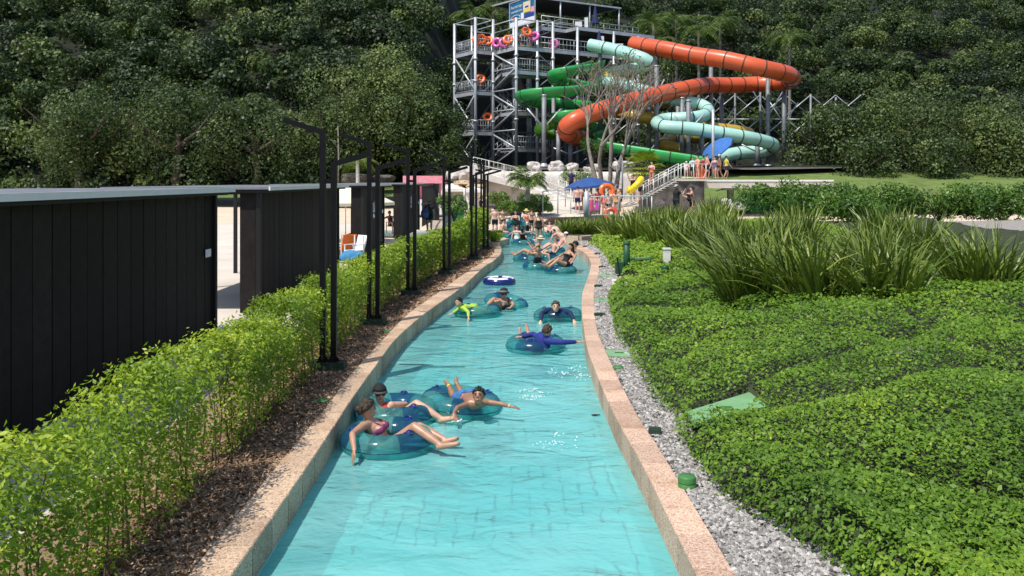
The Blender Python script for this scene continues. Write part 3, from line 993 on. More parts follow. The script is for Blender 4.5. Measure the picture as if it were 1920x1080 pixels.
chair(p.x, p.y, .262, 2.4, RED_PL, 'maroon lounge chair in the shade between the cabanas')

# white marquee and pink stall beyond the cabanas
def marquee(px0, px1, py_eave, d, label, mroof, mwall):
    a, b = A(px0, py_eave, d), A(px1, py_eave, d)
    w = b.x-a.x; cx = (a.x+b.x)/2; zb = .9
    t = thing('marquee', (cx, d, zb), label, 'marquee')
    h = a.z - zb
    dp = w*.8
    prof = [(1, 0), (.72, .10), (.42, .26), (.18, .46), (0.0, .62)]
    m = MB()
    vs, fs = [], []
    for s_, zz in prof:
        for (x, y) in ((-1,-1),(0,-1),(1,-1),(1,0),(1,1),(0,1),(-1,1),(-1,0)):
            vs.append((x*s_*w/2, y*s_*dp/2, h+zz*w*.30))
    for i in range(len(prof)-1):
        for q in range(8): fs.append((i*8+q, i*8+(q+1) % 8, (i+1)*8+(q+1) % 8, (i+1)*8+q))
    m.add(vs, fs, 0, False); m.build('roof', mroof, t)
    m = MB()
    for (x0, y0, x1, y1) in ((-1,-1,1,-1),(1,-1,1,1),(1,1,-1,1),(-1,1,-1,-1)):
        m.bar((x0*w/2, y0*dp/2, h-.12), (x1*w/2, y1*dp/2, h-.12), .03, .25)
    m.build('valance', mroof, t)
    for x in (-1, 1):
        for y in (-1, 1):
            m = MB(); m.cyl((x*w*.49, y*dp*.49, 0), (x*w*.49, y*dp*.49, h), .05, 8); m.build('pole', WHITE, t)
    m = MB(); m.box((0, dp*.48, h*.5), (w*.9, .04, h*.9)); m.build('back_wall', mwall, t)
    return t
marquee(822, 872, 353, 66, 'white peaked marquee behind the post frames', WHITE_CLOTH, STONEWALL)
marquee(872, 906, 355, 69, 'smaller white marquee to the right of the peaked one', WHITE_CLOTH, WHITE_CLOTH)
p = A(812, 372, 63)
t = thing('snack_stall', (p.x-.6, 63, .7), 'pink and white snack stall beyond the slatted screen', 'stall')
m = MB(); m.box((0, 0, .55), (2.6, 1.6, 1.1)); m.build('counter', SIGN_W, t)
m = MB(); m.box((0, 0, 2.55), (3.0, 2.0, .55)); m.build('fascia', PINK_CLOTH, t)
m = MB(); m.box((0, .7, 1.75), (2.5, .08, 1.2)); m.build('back_wall', PINK_CLOTH, t)
for sx in (-1.3, 1.3):
    m = MB(); m.box((sx, -.75, 1.7), (.08, .08, 1.3)); m.build('post', WHITE, t)

def wheelie_bin(loc, m_, label, s=1.0, rz=0.0):
    t = thing('wheelie_bin', loc, label, 'bin', None, rz)
    b = MB()
    lo = [(-.22,-.24),(.22,-.24),(.22,.24),(-.22,.24)]; hi = [(-.29,-.33),(.29,-.33),(.29,.33),(-.29,.33)]
    vs = [Vector((x*s, y*s, .06*s)) for x, y in lo] + [Vector((x*s, y*s, .95*s)) for x, y in hi]
    b.add(vs, [(3,2,1,0),(0,1,5,4),(1,2,6,5),(2,3,7,6),(3,0,4,7),(4,5,6,7)]); b.build('body', m_, t)
    b = MB(); b.box((0, -.01*s, .985*s), (.64*s, .72*s, .06*s)); b.box((0, 0, 1.03*s), (.5*s, .5*s, .05*s)); b.build('lid', m_, t)
    for sx in (-.26, .26):
        b = MB(); b.cyl(((sx-.03)*s, .28*s, .1*s), ((sx+.03)*s, .28*s, .1*s), .1*s, 12); b.build('wheel', BIN, t)
    b = MB(); b.cyl((-.24*s, .38*s, .93*s), (.24*s, .38*s, .93*s), .02*s, 6); b.build('handle', m_, t)
    return t
wheelie_bin((A(968,393,54).x, 54, .02), BIN, 'black wheelie bin on the far deck behind the bathers', 1.1)
p = A(861, 404, 52); wheelie_bin((p.x, 52, .262), GREEN_LID, 'green recycling bin behind the hedge near the marquees', 1.0)
p = A(843, 405, 51); wheelie_bin((p.x, 51, .262), GALV_D, 'grey bin beside the green recycling bin', 1.0)

# small fixtures in the beds
def valve_cap(px, py, z, r, label, tall=.07, m_=GREEN_LID):
    p = G(px, py, z)
    t = thing('valve_cap', p, label, 'valve cap', 'green irrigation caps')
    m = MB(); m.lathe((0,0,-.02), [(r, 0), (r, tall*.45), (r*.94, tall*.5), (r*.94, tall*.6)], 20); m.build('collar', m_, t)
    m = MB(); m.lathe((0,0,-.02), [(r*1.0, tall*.6), (r*1.0, tall), (r*.93, tall+.012), (0, tall+.016)], 20); m.build('lid', m_, t)
valve_cap(604, 752, .29, .085, 'round green cap in the bark bed beside the left kerb', .03)
valve_cap(1288, 912, .30, .085, 'tall round green cap in the pebbles at the lower right', .11)
valve_cap(1159, 690, .30, .085, 'flat round green cap in the pebbles by the green strip', .035)
valve_cap(724, 622, .29, .08, 'flat green cap beside the second post frame', .03)
def hatch(corners, label, thick=.05, m_=GREEN_PALE):
    c = sum(corners, Vector())/4
    n = (corners[1]-corners[0]).cross(corners[2]-corners[0]).normalized()
    if n.z < 0: n = -n
    t = thing('hatch_cover', c, label, 'hatch cover', 'pale green hatch covers')
    m = MB()
    lo = [p-c-n*thick for p in corners]; hi = [p-c for p in corners]
    m.add(lo+hi, [(0,1,5,4),(1,2,6,5),(2,3,7,6),(3,0,4,7),(4,5,6,7),(3,2,1,0)]); m.build('panel', m_, t)
    m = MB(); m.box((0, 0, .006), (.14, .03, .02)); m.build('handle', GREEN_LID, t)
hatch([G(1134,655,.31), G(1184,657,.31), G(1185,669,.31), G(1141,667,.31)], 'pale green strip hatch crossing the pebbles near the long-armed bather')
hatch([G(1288,771,.52), G(1405,735,.55), G(1440,762,.55), G(1302,793,.52)], 'large pale green hatch in the gap between the two leafy beds', .05)
hatch([G(1122,513,.32), G(1160,513,.32), G(1162,518,.32), G(1121,518,.32)], 'small pale green strip hatch by the green pipe')
hatch([G(1115,559,.32), G(1141,559,.32), G(1141,564,.32), G(1115,564,.32)], 'thin pale green strip hatch farther up the pebbles')
hatch([G(1147,523,.33), G(1188,523,.33), G(1194,530,.33), G(1150,541,.33)], 'pale stone slab at the edge of the leafy bed', .06, CONC)
def standpipe(px, py, z, h, r, label, m_=GREEN_DK):
    p = G(px, py, z)
    t = thing('standpipe', p, label, 'standpipe')
    m = MB(); m.cyl((0,0,-.05), (0,0,h), r, 16); m.build('pipe', m_, t)
    m = MB(); m.lathe((0,0,h), [(r*1.12, -.06), (r*1.12, 0), (r*.8, .03), (0, .035)], 16); m.build('cap', m_, t)
    return t
t = standpipe(1175, 512, .35, .95, .10, 'tall green capped standpipe in the ground cover')
m = MB(); m.box((-.22, .05, .16), (.24, .28, .34)); m.build('pump_box', m_ := GREEN_DK, t)
m = MB(); m.bar((-.12, .1, .38), (.9, .5, .44), .1, .06); m.build('pump_cover', GREEN_PALE, t)
standpipe(1247, 521, .62, .30, .09, 'short dark green standpipe beside the white post')
p = G(1162, 517, .33); m = MB(); m.bar((0,0,0), (-.08,0,.55), .05, .05); m.box((0,0,.0), (.16,.16,.04)); tag(m.build('marker_stake', BIN, loc=p), 'short black leaning stake left of the green standpipe', 'stake')
p = G(1250, 497, .62)
t = thing('white_post', p, 'short white box post at the foot of the flax', 'post')
m = MB(); m.box((0,0,.22), (.2,.2,.54)); m.build('post', WHITE, t); m = MB(); m.box((0,0,.50), (.24,.24,.04)); m.build('cap', WHITE, t)
m = MB(); m.box((.55,.3,.08), (.8,.4,.16)); m.build('stone_step', ROCK, t)
for i, (px, py) in enumerate([(1098,463),(1120,477),(1129,502),(1122,538),(1124,592),(1228,812)]):
    p = G(px, py, .30); m = MB(); m.box((0,0,.03), (.22 if i < 5 else .14, .10, .05)); m.box((.0,.02,.05), (.12, .07, .02))
    tag(m.build('spotlight_housing', PLINTH, loc=p, rot=(0,0,random.uniform(-.3,.3))), ['small dark lamp box in the pebbles at the top of the right kerb','second small dark lamp box down the right kerb','dark lamp box in the pebbles beside the green pipe','dark lamp box in the pebbles level with the navy tube','dark lamp box in the pebbles right of the smiling man','dark stone lamp box in the pebbles below the large hatch'][i], 'lamp', 'lamp boxes along the right kerb')
p = G(1115, 778, .02); m = MB(); m.ball((0,0,0), (.05,.02,.012)); m.ball((.05,0,.002), (.03,.012,.008)); tag(m.build('floating_leaf', BIN, loc=p), 'dark dead leaf floating near the right kerb', 'leaf')
# ------------------------------------------------------------------ hill, forest, retaining wall, rocks
def lerp(a, b, t): return a + (b-a)*t
def sstep(a, b, x):
    t = min(1, max(0, (x-a)/(b-a))); return t*t*(3-2*t)
def hill_z(x, y):
    yf = lerp(78, 106, sstep(-13, -5, x))
    base = 1.25 + max(0, y-62)*0.075
    plat = lerp(base, 4.55, sstep(-10, -6.5, x)*sstep(74.5, 76, y))
    z = plat
    if y > yf: z = plat + (y-yf)*0.50 + 1.2*nz(x, y, 0, .06)*min(1, (y-yf)/10)
    return z
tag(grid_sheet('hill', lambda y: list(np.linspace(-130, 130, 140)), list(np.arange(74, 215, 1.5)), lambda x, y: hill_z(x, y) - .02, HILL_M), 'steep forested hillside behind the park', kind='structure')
mb = MB()
mb.add([(-60,76,1.4),(-7.5,70,1.9),(-7.5,82,3.2),(-60,82,3.2)], [(0,1,2,3)])
tag(mb.build('slope_lawn', GRASS_G), 'strip of rough grass at the foot of the forest', kind='structure')

def crown_points(c, r, squash, nl, tone, rng, k=None, lo=-0.25):
    k = k or rng.integers(10, 17)
    cen = unit(rng.normal(size=(k, 3)))*rng.uniform(.35, .85, (k, 1))*r
    cen[:, 2] = np.abs(cen[:, 2])*squash + rng.uniform(-.15, .1, k)*r
    if lo < -.3: cen[:, 2] = rng.uniform(lo, .55, k)*r
    rad = rng.uniform(.26, .46, k)*r
    ct = rng.normal(0, .13, k)
    idx = rng.integers(0, k, nl)
    d = unit(rng.normal(size=(nl, 3)) + np.array([0, -.25, .35]))
    p = cen[idx] + d*(rad[idx]*rng.uniform(.78, 1.08, nl))[:, None]
    nrm = d + rng.normal(0, .45, (nl, 3))
    v = np.clip(tone + ct[idx] + rng.normal(0, .12, nl), 0, 1)
    return p + np.asarray(c), nrm, v
rngf = np.random.default_rng(21)
FP, FN, FV, FS = [], [], [], []
ntree = 0
y = 73.5
while y < 168:
    st = 3.8 + (y-80)*0.02
    x = -0.66*y - 6
    while x < 0.66*y + 6:
        tx, ty = x + rngf.uniform(-1.6, 1.6), y + rngf.uniform(-1.6, 1.6)
        x += st
        if tx > -8 and ty < 107: continue
        if ty < 77 and tx > -14: continue
        if -9.5 < tx < -5 and ty < 100: continue
        r = rngf.uniform(2.3, 4.1) if ty > 77.5 else rngf.uniform(1.2, 1.9)
        z = hill_z(tx, ty)
        hgt = rngf.uniform(1.6, 5.5) if ty > 86 else (rngf.uniform(.4, 3.5) if ty > 77.5 else .2)
        # hidden high above the frame: skip what no view can show
        if (z + hgt + r - EYE)/ty > 0.30 and (z - EYE)/ty > 0.27: continue
        patch = nz(tx, ty, 3, .045)*.5
        tone = float(np.clip(rngf.normal(.36, .19) + patch*.45, .05, .95))
        p, n, v = crown_points((tx, ty, z + hgt), r, .8, int(900*(r/3.2)**2), tone, rngf)
        FP.append(p); FN.append(n); FV.append(v); FS.append(np.full(len(p), .42)*rngf.uniform(.8, 1.35))
        ntree += 1
    y += st*.82
FP, FN, FV, FS = map(np.concatenate, (FP, FN, FV, FS))
tag(soup('forest', leaves(FP, FN, FS, .62, .2, rng=rngf), 4, LEAF_FOREST, FV), 'dense dark forest covering the hillside', kind='stuff')

def branchy(m, base, dirv, length, r, depth, rng, spread=.55, up=.25, tips=None, n=6):
    p = Vector(base); d = Vector(dirv).normalized()
    pts, rad = [p.copy()], [r]
    for k in range(3):
        d = (d + Vector((rng.gauss(0,.14), rng.gauss(0,.14), rng.gauss(0,.10)))).normalized()
        p = p + d*length/3
        pts.append(p.copy()); rad.append(r*(1-.13*(k+1)))
    m.tube(pts, rad, n if depth > 1 else 4, cap=False)
    if depth <= 0:
        if tips is not None: tips.append(p.copy())
        return
    for k in range(rng.choice((2, 3))):
        nd_ = (d + Vector((rng.gauss(0, spread), rng.gauss(0, spread), rng.gauss(up, spread*.5)))).normalized()
        q = pts[-1] if k < 2 else pts[2]
        branchy(m, q, nd_, length*rng.uniform(.62, .85), r*.60, depth-1, rng, spread, up, tips, n)

def leafy_tree(px, py, d, r, hgt, tone, label, cat='tree', nl=2600, mleaf=None, group=None, size=.27):
    c = A(px, py, d)            # crown centre
    zb = hill_z(c.x, d)
    t = thing('tree', (c.x, d, zb), label, cat, group)
    m = MB()
    rg = random.Random(int(px*7+py))
    h = max(1.5, c.z - zb)
    m.tube([(0,0,-.3), (rg.uniform(-.2,.2), 0, h*.5), (rg.uniform(-.3,.3), 0, h)], [r*.085, r*.06, r*.04], 7, cap=False)
    for k in range(6):
        a = k*1.05 + rg.random()
        m.tube([(0,0,h*.6+.06*k*h*.5), (math.cos(a)*r*.45, math.sin(a)*r*.45, h*.85+rg.random()*r*.3), (math.cos(a)*r*.8, math.sin(a)*r*.8, h+rg.random()*r*.45)], [r*.035, r*.022, r*.008], 5, cap=False)
    m.build('trunk', BARK, t)
    p, n, v = crown_points((0, 0, h), r, .75, int(nl*1.8), tone, rngf, 30, -.75)
    soup('crown', leaves(p, n, np.full(len(p), size)*rngf.uniform(.7, 1.3, len(p)), .6, .2, rng=rngf), 4, mleaf or LEAF_FOREST, v, t)
    return t
G_FT = 'broad trees at the foot of the hill'
leafy_tree(700, 185, 80, 6.0, 0, .72, 'large pale green spreading tree in the middle of the forest edge', nl=7000, group=G_FT)
leafy_tree(622, 238, 77, 4.6, 0, .60, 'mid green tree left of the large pale spreading tree', nl=4200, group=G_FT)
leafy_tree(760, 245, 78, 4.2, 0, .55, 'layered green tree below the large pale tree, nearer the tower', nl=4000, group=G_FT)
leafy_tree(820, 235, 81, 4.0, 0, .33, 'dark tree touching the left side of the slide tower', nl=3200, group=G_FT)
leafy_tree(580, 275, 76, 3.6, 0, .48, 'leafy tree above the long cabana wall at the left', nl=3200, group=G_FT)
leafy_tree(655, 262, 77, 3.2, 0, .62, 'pale feathery tree above the gap between cabanas', nl=2800, group=G_FT)
leafy_tree(840, 285, 77, 2.2, 0, .40, 'small dark tree at the foot of the tower', nl=1600, group=G_FT)
leafy_tree(480, 262, 76, 5.0, 0, .45, 'broad green tree at the far left edge of the forest', nl=4200, group=G_FT)
leafy_tree(330, 250, 76, 5.4, 0, .40, 'wide dark green tree beyond the nearest cabana', nl=4200, group=G_FT)
leafy_tree(150, 255, 75.5, 5.4, 0, .45, 'green tree in the upper left corner of the view', nl=4200, group=G_FT)

def frond(m, base, az, length, lift, droop, nleaf=18, w=.05, leaflen=.45, var=None, V=None, P=None, tw=1.0):
    """one feather frond: a curved rachis and paired leaflets (leaf quads appended to P)"""
    d = Vector((math.cos(az), math.sin(az), 0))
    pts = []
    for k in range(9):
        s = k/8
        pts.append(Vector(base) + d*length*s*(1-.15*s*droop) + Vector((0, 0, length*(lift*s - droop*s*s))))
    m.tube(pts, [w*(1-.85*k/8) for k in range(9)], 4, cap=False)
    side = Vector((-d.y, d.x, 0))
    for k in range(2, nleaf+2):
        s = k/(nleaf+2)
        i = min(7, int(s*8)); f = s*8-i
        p = pts[i].lerp(pts[i+1], f); tn = (pts[i+1]-pts[i]).normalized()
        for sg in (-1, 1):
            ll = leaflen*(math.sin(PI*min(1, s*.85+.12)))*random.uniform(.85, 1.1)
            out = (side*sg*.85 + tn*.55 + Vector((0,0,random.uniform(-.35,.05)))).normalized()
            wv = tn*ll*.075*tw
            tip = p + out*ll + Vector((0,0,-.15*ll))
            mid = p + out*ll*.5
            P += [p-wv*.5, mid+wv, tip, mid-wv]
            V.append(var + random.gauss(0, .12))
def feather_palm(loc, trunk_h, nf, length, label, lift=.75, droop=.75, tone=.5, r=.13, leaflen=.5, trunk_m=None, group=None, nleaf=18, lo=.25):
    t = thing('palm_tree', loc, label, 'palm', group)
    m = MB()
    m.tube([(0,0,-.3), (.03,0,trunk_h*.5), (0,0,trunk_h)], [r*1.25, r, r*.85], 9, cap=False); m.build('trunk', trunk_m or BARK_G, t)
    P, V = [], []
    m = MB()
    for k in range(nf):
        az = k*2.399 + random.uniform(-.2,.2)
        lf = lift*random.uniform(lo, 1.25)
        frond(m, (0,0,trunk_h-.02), az, length*random.uniform(.8,1.1), lf, droop*random.uniform(.7,1.2), nleaf, .02+length*.006, leaflen, tone + random.uniform(-.2,.25), V, P)
    m.build('rachises', STEM, t)
    soup('fronds', np.array([tuple(p) for p in P]), 4, LEAF_PALM, np.clip(V, 0, 1), t)
    return t
p = A(989, 368, 56.2)
feather_palm((p.x, 56.2, p.z), 1.05, 30, 1.7, 'short feathery palm among the bushes before the pale wall', 1.15, .85, .55, .14, .62, nleaf=22)
p = A(670, 330, 70); feather_palm((p.x, 70, 1.6), 3.2, 16, 2.3, 'tall slim palm with light trunk behind the cabanas', .55, .9, .7, .16, .6, RAILW)
GP = 'palms standing out of the forest'
for px, py, d, l, tone in [(885, 22, 113, 'dark forest palm above the left end of the tower', .5), (925, 20, 115, 'forest palm beside the blue billboard', .45), (1225, 45, 112, 'large forest palm above the upper orange tube', .45), (1268, 35, 114, 'forest palm right of the roofed deck', .4), (1310, 60, 110, 'forest palm in the upper right of the photo', .45), (1350, 40, 113, 'forest palm at the right edge above the orange tube', .4), (1480, 70, 110, 'forest palm far right of the slides', .42), (1230, 78, 109, 'low forest palm just above the orange tube start', .35), (620, 60, 118, 'dark forest palm high on the left hillside', .3)]:
    c = A(px, py, d); zb = hill_z(c.x, d)
    feather_palm((c.x, d, min(zb, c.z-2)), max(2, c.z - min(zb, c.z-2)), 18, 4.0, l, .7, .9, tone, .2, 1.2, group=GP, nleaf=16)

# thin dead trunk left and a street lamp at the forest edge
c = A(634, 330, 73); m = MB(); m.tube([(0,0,-.5),(0.05,0,3),(-.02,0,6.4)], [.09,.07,.04], 6); m.tube([(0,0,4.2),(-.5,0,4.9),(-.9,.1,5.0)], [.035,.025,.01], 5); m.tube([(0.02,0,3.4),(.3,0,4.2)], [.03,.01], 5)
tag(m.build('dead_tree', BARK_G, loc=(c.x, 73, 1.7)), 'thin bare trunk standing before the forest at the left', 'tree')
c = A(669, 330, 76)
t = thing('street_lamp', (c.x, 76, 1.8), 'slim curved lamp before the forest', 'lamp'); m = MB(); m.tube([(0,0,0),(0,0,4.0),(.15,0,4.6),(.6,0,4.9)], .05, 6); m.build('post', GALV, t); m = MB(); m.ball((.75,0,4.9), (.25,.1,.06)); m.build('lamp_head', GALV, t)

# rocks
def rock(c, size, m_, label=None, seed=0, name='boulder', group=None, flat=.0, cat='rock'):
    bm = bmesh.new()
    bmesh.ops.create_icosphere(bm, subdivisions=3, radius=1.0)
    for v in bm.verts:
        p = v.co.copy()
        q = p.normalized()
        k = 1 + .30*mnoise.noise(q*1.3 + Vector((seed*7.1, 0, 0))) + .13*mnoise.noise(q*3.1 + Vector((seed*3.7, 5, 0)))
        b = max(abs(q.x), abs(q.y), abs(q.z))
        k *= (1/b)**.45
        v.co = Vector((q.x*size[0], q.y*size[1], q.z*size[2]))*k*.9
    me = bpy.data.meshes.new(name); bm.to_mesh(me); bm.free()
    me.materials.append(m_)
    o = link(name, me, None, c)
    return tag(o, label, cat, group)
GB = 'pale boulders on top of the retaining wall'
for i, (px, py, w, h, l) in enumerate([(1002, 314, 30, 24, 'pale boulder left end of the row under the green slide'), (1044, 313, 32, 24, 'roundest pale boulder in the row under the orange bend'), (1073, 314, 26, 20, 'shaded grey boulder right of the roundest one'), (1101, 318, 16, 12, 'small boulder block right of the shaded one'), (1168, 311, 46, 22, 'wide pale boulder behind the leafless tree'), (1120, 314, 18, 16, 'dull boulder left of the leafless tree'), (972, 320, 22, 10, 'low flat boulder behind the feathery palm')]):
    d = 73.2; s = FPX/d
    rock(A(px, py, d), (w/s/2, .9, h/s/2), ROCK, l, i, 'boulder', GB)
for i, (px, py, w, h, d, l) in enumerate([(880, 328, 44, 40, 75, 'large pale rock outcrop at the foot of the tower, left'), (850, 335, 30, 34, 76, 'pale rock left of the large outcrop behind the frames'), (905, 335, 26, 26, 73.5, 'pale rock between outcrop and white wall'), (668, 335, 60, 22, 72, 'brown rock at the foot of the forest above the cabana roofs'), (720, 335, 40, 16, 73, 'low brown rock right of the forest palm')]):
    s = FPX/d; rock(A(px, py, d), (w/s/2, 1.6, h/s/2), ROCK if i < 3 else DARKSTONE, l, 20+i, 'rock_outcrop', 'rock outcrops')
for i, (px, py, w, h, d, l) in enumerate([(840, 352, 52, 14, 72, 'sandy slab rock behind the white marquee'), (893, 350, 44, 12, 71, 'sandy slab rock right of the marquees'), (925, 368, 60, 14, 67, 'ochre slab rock left of the palm bushes'), (945, 378, 40, 10, 64.5, 'low ochre rock by the sitting child'), (868, 343, 40, 10, 73, 'sandy ledge at the foot of the outcrop')]):
    s = FPX/d; rock(A(px, py, d), (w/s/2, 1.5, h/s/2), SANDROCK, l, 40+i, 'slab_rock', 'ochre slab rocks')

# retaining wall of rendered stone, in panels
t = thing('retaining_wall', (A(1000,360,72).x, 72, 1.2), 'pale rendered retaining wall below the slide tower', 'wall')
def wall_panel(px0, px1, py0, py1, d0, d1, thick=.9):
    a, b = A(px0, py0, d0), A(px1, py1, d1)
    zb = 1.0
    m = MB()
    n = 9
    vs, fs = [], []
    o = t.location
    for i in range(n+1):
        f = i/n
        p = a.lerp(b, f)
        for k in range(6):
            g = k/5
            z = lerp(zb, p.z, g)
            bul = .10*nz(p.x*1.0, z*1.2, 2, .9) + .05*nz(p.x, z, 8, 2.5)
            vs.append(Vector((p.x, p.y - bul - .15*(1-g), z)) - o)
        vs.append(Vector((p.x, p.y+thick, p.z)) - o)
    for i in range(n):
        for k in range(6):
            q = i*7+k
            fs.append((q, q+7, q+8, q+1))
    m.add(vs, fs, 0, True); m.build('wall_panel', STONEWALL, t)
tops = [(902, 318), (960, 321), (1010, 322), (1060, 321), (1110, 322), (1155, 322), (1200, 322), (1250, 322)]
for (x0, y0), (x1, y1) in zip(tops, tops[1:]):
    wall_panel(x0+.3, x1-.3, y0, y1, 72.4, 72.4)
mb = MB(); mb.add([A(895,318,73.2), A(1420,318,73.2), Vector((42,79,4.56)), Vector((-7.0,79,4.56))], [(0,1,2,3)])
tag(mb.build('terrace', DARKSTONE), 'dark ground of the terrace under the slides', kind='structure')

# ramp railing before the wall
def railing(name, pts, h, label, m_=RAILW, step=1.4, bal=0.0, rails=(1.0, .55), r=.035, cat='railing', parent=None, group=None, br=.012):
    o = Vector(pts[0])
    t = parent if parent else thing(name, o, label, cat, group)
    if parent: o = Vector((0,0,0))
    for a, b in zip(pts, pts[1:]):
        a, b = Vector(a)-o, Vector(b)-o
        n = max(1, round((b-a).length/step))
        for k in rails:
            m = MB(); m.cyl(a+Vector((0,0,h*k)), b+Vector((0,0,h*k)), r*.8, 6); m.build('rail', m_, t)
        for i in range(n+1):
            p = a.lerp(b, i/n)
            m = MB(); m.cyl(p, p+Vector((0,0,h)), r, 6); m.build('post', m_, t)
        if bal:
            nb = int((b-a).length/bal)
            proto = MB(); proto.cyl((0,0,.08*h), (0,0,h), br, 5); pm = proto.mesh('baluster', m_)
            for i in range(1, nb):
                link('baluster', pm, t, a.lerp(b, i/nb))
    return t
mb = MB()
RA, RB, RC = A(888, 318, 71.5), A(1003, 346, 70.5), A(1062, 368, 66)
for a, b in ((RA, RB), (RB, RC)):
    mb.bar(a+Vector((0,.5,-.35)), b+Vector((0,.5,-.35)), 1.6, .5)
tag(mb.build('ramp', STONEWALL), 'pale ramp descending in front of the retaining wall', 'ramp')
railing('railing', [RA+Vector((0,-.3,-.1)), RB+Vector((0,-.3,-.1))], 1.15, 'pale railing along the upper ramp below the tower', bal=.35)
railing('railing', [RB+Vector((0.1,-.4,-.1)), RC+Vector((0,-.4,-.1))], 1.2, 'pale railing along the lower ramp beside the palm', bal=.35)
dz_ = lambda px, py, d: A(px, py, d)
railing('railing', [A(1018, 408, 57), A(1046, 405, 57.5), A(1070, 402, 58)], 1.75, 'tall pale handrail posts at the edge of the far path', step=.9, rails=(1.0,), r=.04)
railing('railing', [A(1022, 392, 60), A(1060, 388, 59), A(1098, 386, 57)], 1.0, 'low pale handrail crossing the far path', step=1.3)
railing('railing', [A(1095, 406, 50), A(1160, 404, 50.5), A(1222, 404, 51)], 1.15, 'upright-barred fence in front of the waiting crowd', step=2.0, bal=.28, rails=(1.0, .06), r=.035)
mb = MB(); mb.add([A(1005,408,56.5), A(1100,406,56.5), A(1120,372,66), A(1040,370,66)], [(0,1,2,3)])
tag(mb.build('path', CONC), 'pale sloping path beyond the pool', kind='structure')
mb = MB(); mb.cyl((0,0,0), (0,0,1.5), .16, 10); o = tag(mb.build('fence_pillar', GALV, loc=A(1100, 408, 50)), 'round grey pillar at the left end of the barred fence', 'pillar')

# ------------------------------------------------------------------ slide tower
TA = R(33)
TU = Vector((math.cos(TA), math.sin(TA), 0)); TV = Vector((-math.sin(TA), math.cos(TA), 0))
TO = A(1007.5, 338, 84.8); TO.z = 0
tower = thing('slide_tower', (TO.x, TO.y, 4.5), 'tall grey steel slide tower with stairs, decks and tubes', 'tower')
TO3 = Vector((TO.x, TO.y, 4.5))
def T(u, v, z): return Vector((TO.x, TO.y, 0)) + TU*u + TV*v + Vector((0, 0, z)) - TO3
ZG, Z1, Z2, Z3 = 4.5, 8.15, 12.2, 16.35
def tpost(u, v, z1, r=.15, z0=ZG):
    m = MB(); m.cyl(T(u, v, z0), T(u, v, z1), r, 8)
    for zz in (Z1+1.0, Z2+1.0, Z3-.9):
        if z0 < zz < z1: m.cyl(T(u, v, zz-.10), T(u, v, zz+.10), r*1.45, 8)
    m.build('post', GALV, tower)
def tbar(a, b, r=.09, m_=None):
    m = MB(); m.cyl(T(*a), T(*b), r, 6); m.build('brace', m_ or GALV, tower)
def tdeck(u0, u1, v0, v1, z, name='deck'):
    m = MB(); m.prism([T(u0,v0,0), T(u1,v0,0), T(u1,v1,0), T(u0,v1,0)], z-.12-4.5, z-4.5)
    d = m.build(name, GALV_D, tower)
    m = MB()
    q = [T(u0,v0,z-.22), T(u1,v0,z-.22), T(u1,v1,z-.22), T(u0,v1,z-.22)]
    for i in range(4): m.bar(q[i], q[(i+1) % 4], .10, .34)
    m.build('edge_beam', GALV, d)
def trail(a, b, h=1.15, bal=.28):
    a, b = T(*a), T(*b)
    m = MB()
    for k in (1.0, .52, .08): m.cyl(a+Vector((0,0,h*k)), b+Vector((0,0,h*k)), .032 if k < 1 else .045, 5)
    n = max(2, int((b-a).length/bal))
    for i in range(n+1):
        p = a.lerp(b, i/n); m.cyl(p, p+Vector((0,0,h)), .018 if i % 5 else .04, 4)
    m.build('railing', GALV, tower)
def tstair(u, v0, z0, v1, z1, w=1.1):
    a, b = T(u, v0, z0), T(u, v1, z1)
    root = None
    m = MB()
    for du in (0, w):
        off = TU*du
        m.bar(a+off, b+off, .06, .26)
    root = m.build('stair_stringers', GALV, tower)
    n = 13
    proto = MB(); proto.bar(Vector((0,0,0)), TU*w, .28, .045); pm = proto.mesh('tread', GALV_D)
    for i in range(n):
        link('tread', pm, root, a.lerp(b, (i+.5)/n))
    m = MB()
    for du in (0, w):
        off = TU*du
        m.cyl(a+off+Vector((0,0,1)), b+off+Vector((0,0,1)), .03, 5); m.cyl(a+off+Vector((0,0,.5)), b+off+Vector((0,0,.5)), .02, 5)
        for i in range(6):
            p = a.lerp(b, i/5)+off; m.cyl(p, p+Vector((0,0,1)), .025, 4)
    m.build('handrail', GALV, root)
LU0, LU1, LV0, LV1 = -4.6, -2.5, 4.3, 8.6      # left module
for (u, v) in ((LU0,LV0),(LU1,LV0),(LU0,LV1),(LU1,LV1)): tpost(u, v, 19.6)
for (u, v, zt) in ((0,0,19.1),(-2.5,0,19.1),(0,4.3,19.1),(0,8.6,19.0),(1.9,0,19.1),(5.0,0,18.9),(1.9,4.5,21.4),(5.0,8.6,18.9),(9.8,0,18.9),(9.8,8.6,18.9),(13.2,0,18.7),(13.2,8.6,18.7)): tpost(u, v, zt)
for z in (Z1, Z2, Z3):
    tdeck(LU0, LU1, LV0, LV1, z)
    trail((LU0,LV0,z),(LU0,LV1,z)); trail((LU0,LV0,z),(LU1,LV0,z)); trail((LU0,LV1,z),(LU1,LV1,z))
tdeck(-2.5, 0, 0, 8.6, Z3); trail((-2.5,0,Z3),(-2.5,4.3,Z3)); trail((-2.5,0,Z3),(0,0,Z3)); trail((-2.5,8.6,Z3),(0,8.6,Z3))
tdeck(0, 13.2, 0, 8.6, Z3+.05); trail((0,0,Z3),(13.2,0,Z3), bal=.45)
tdeck(-2.4, 1.9, .0, 2.6, 14.0); trail((-2.4,0,14.0),(0,0,14.0)); trail((0,0,14),(1.9,0,14)); trail((-2.4,0,14),(-2.4,2.6,14))
tdeck(-2.4, 1.9, 0.6, 3.0, 6.4); trail((-2.4,.6,6.4),(1.9,.6,6.4))
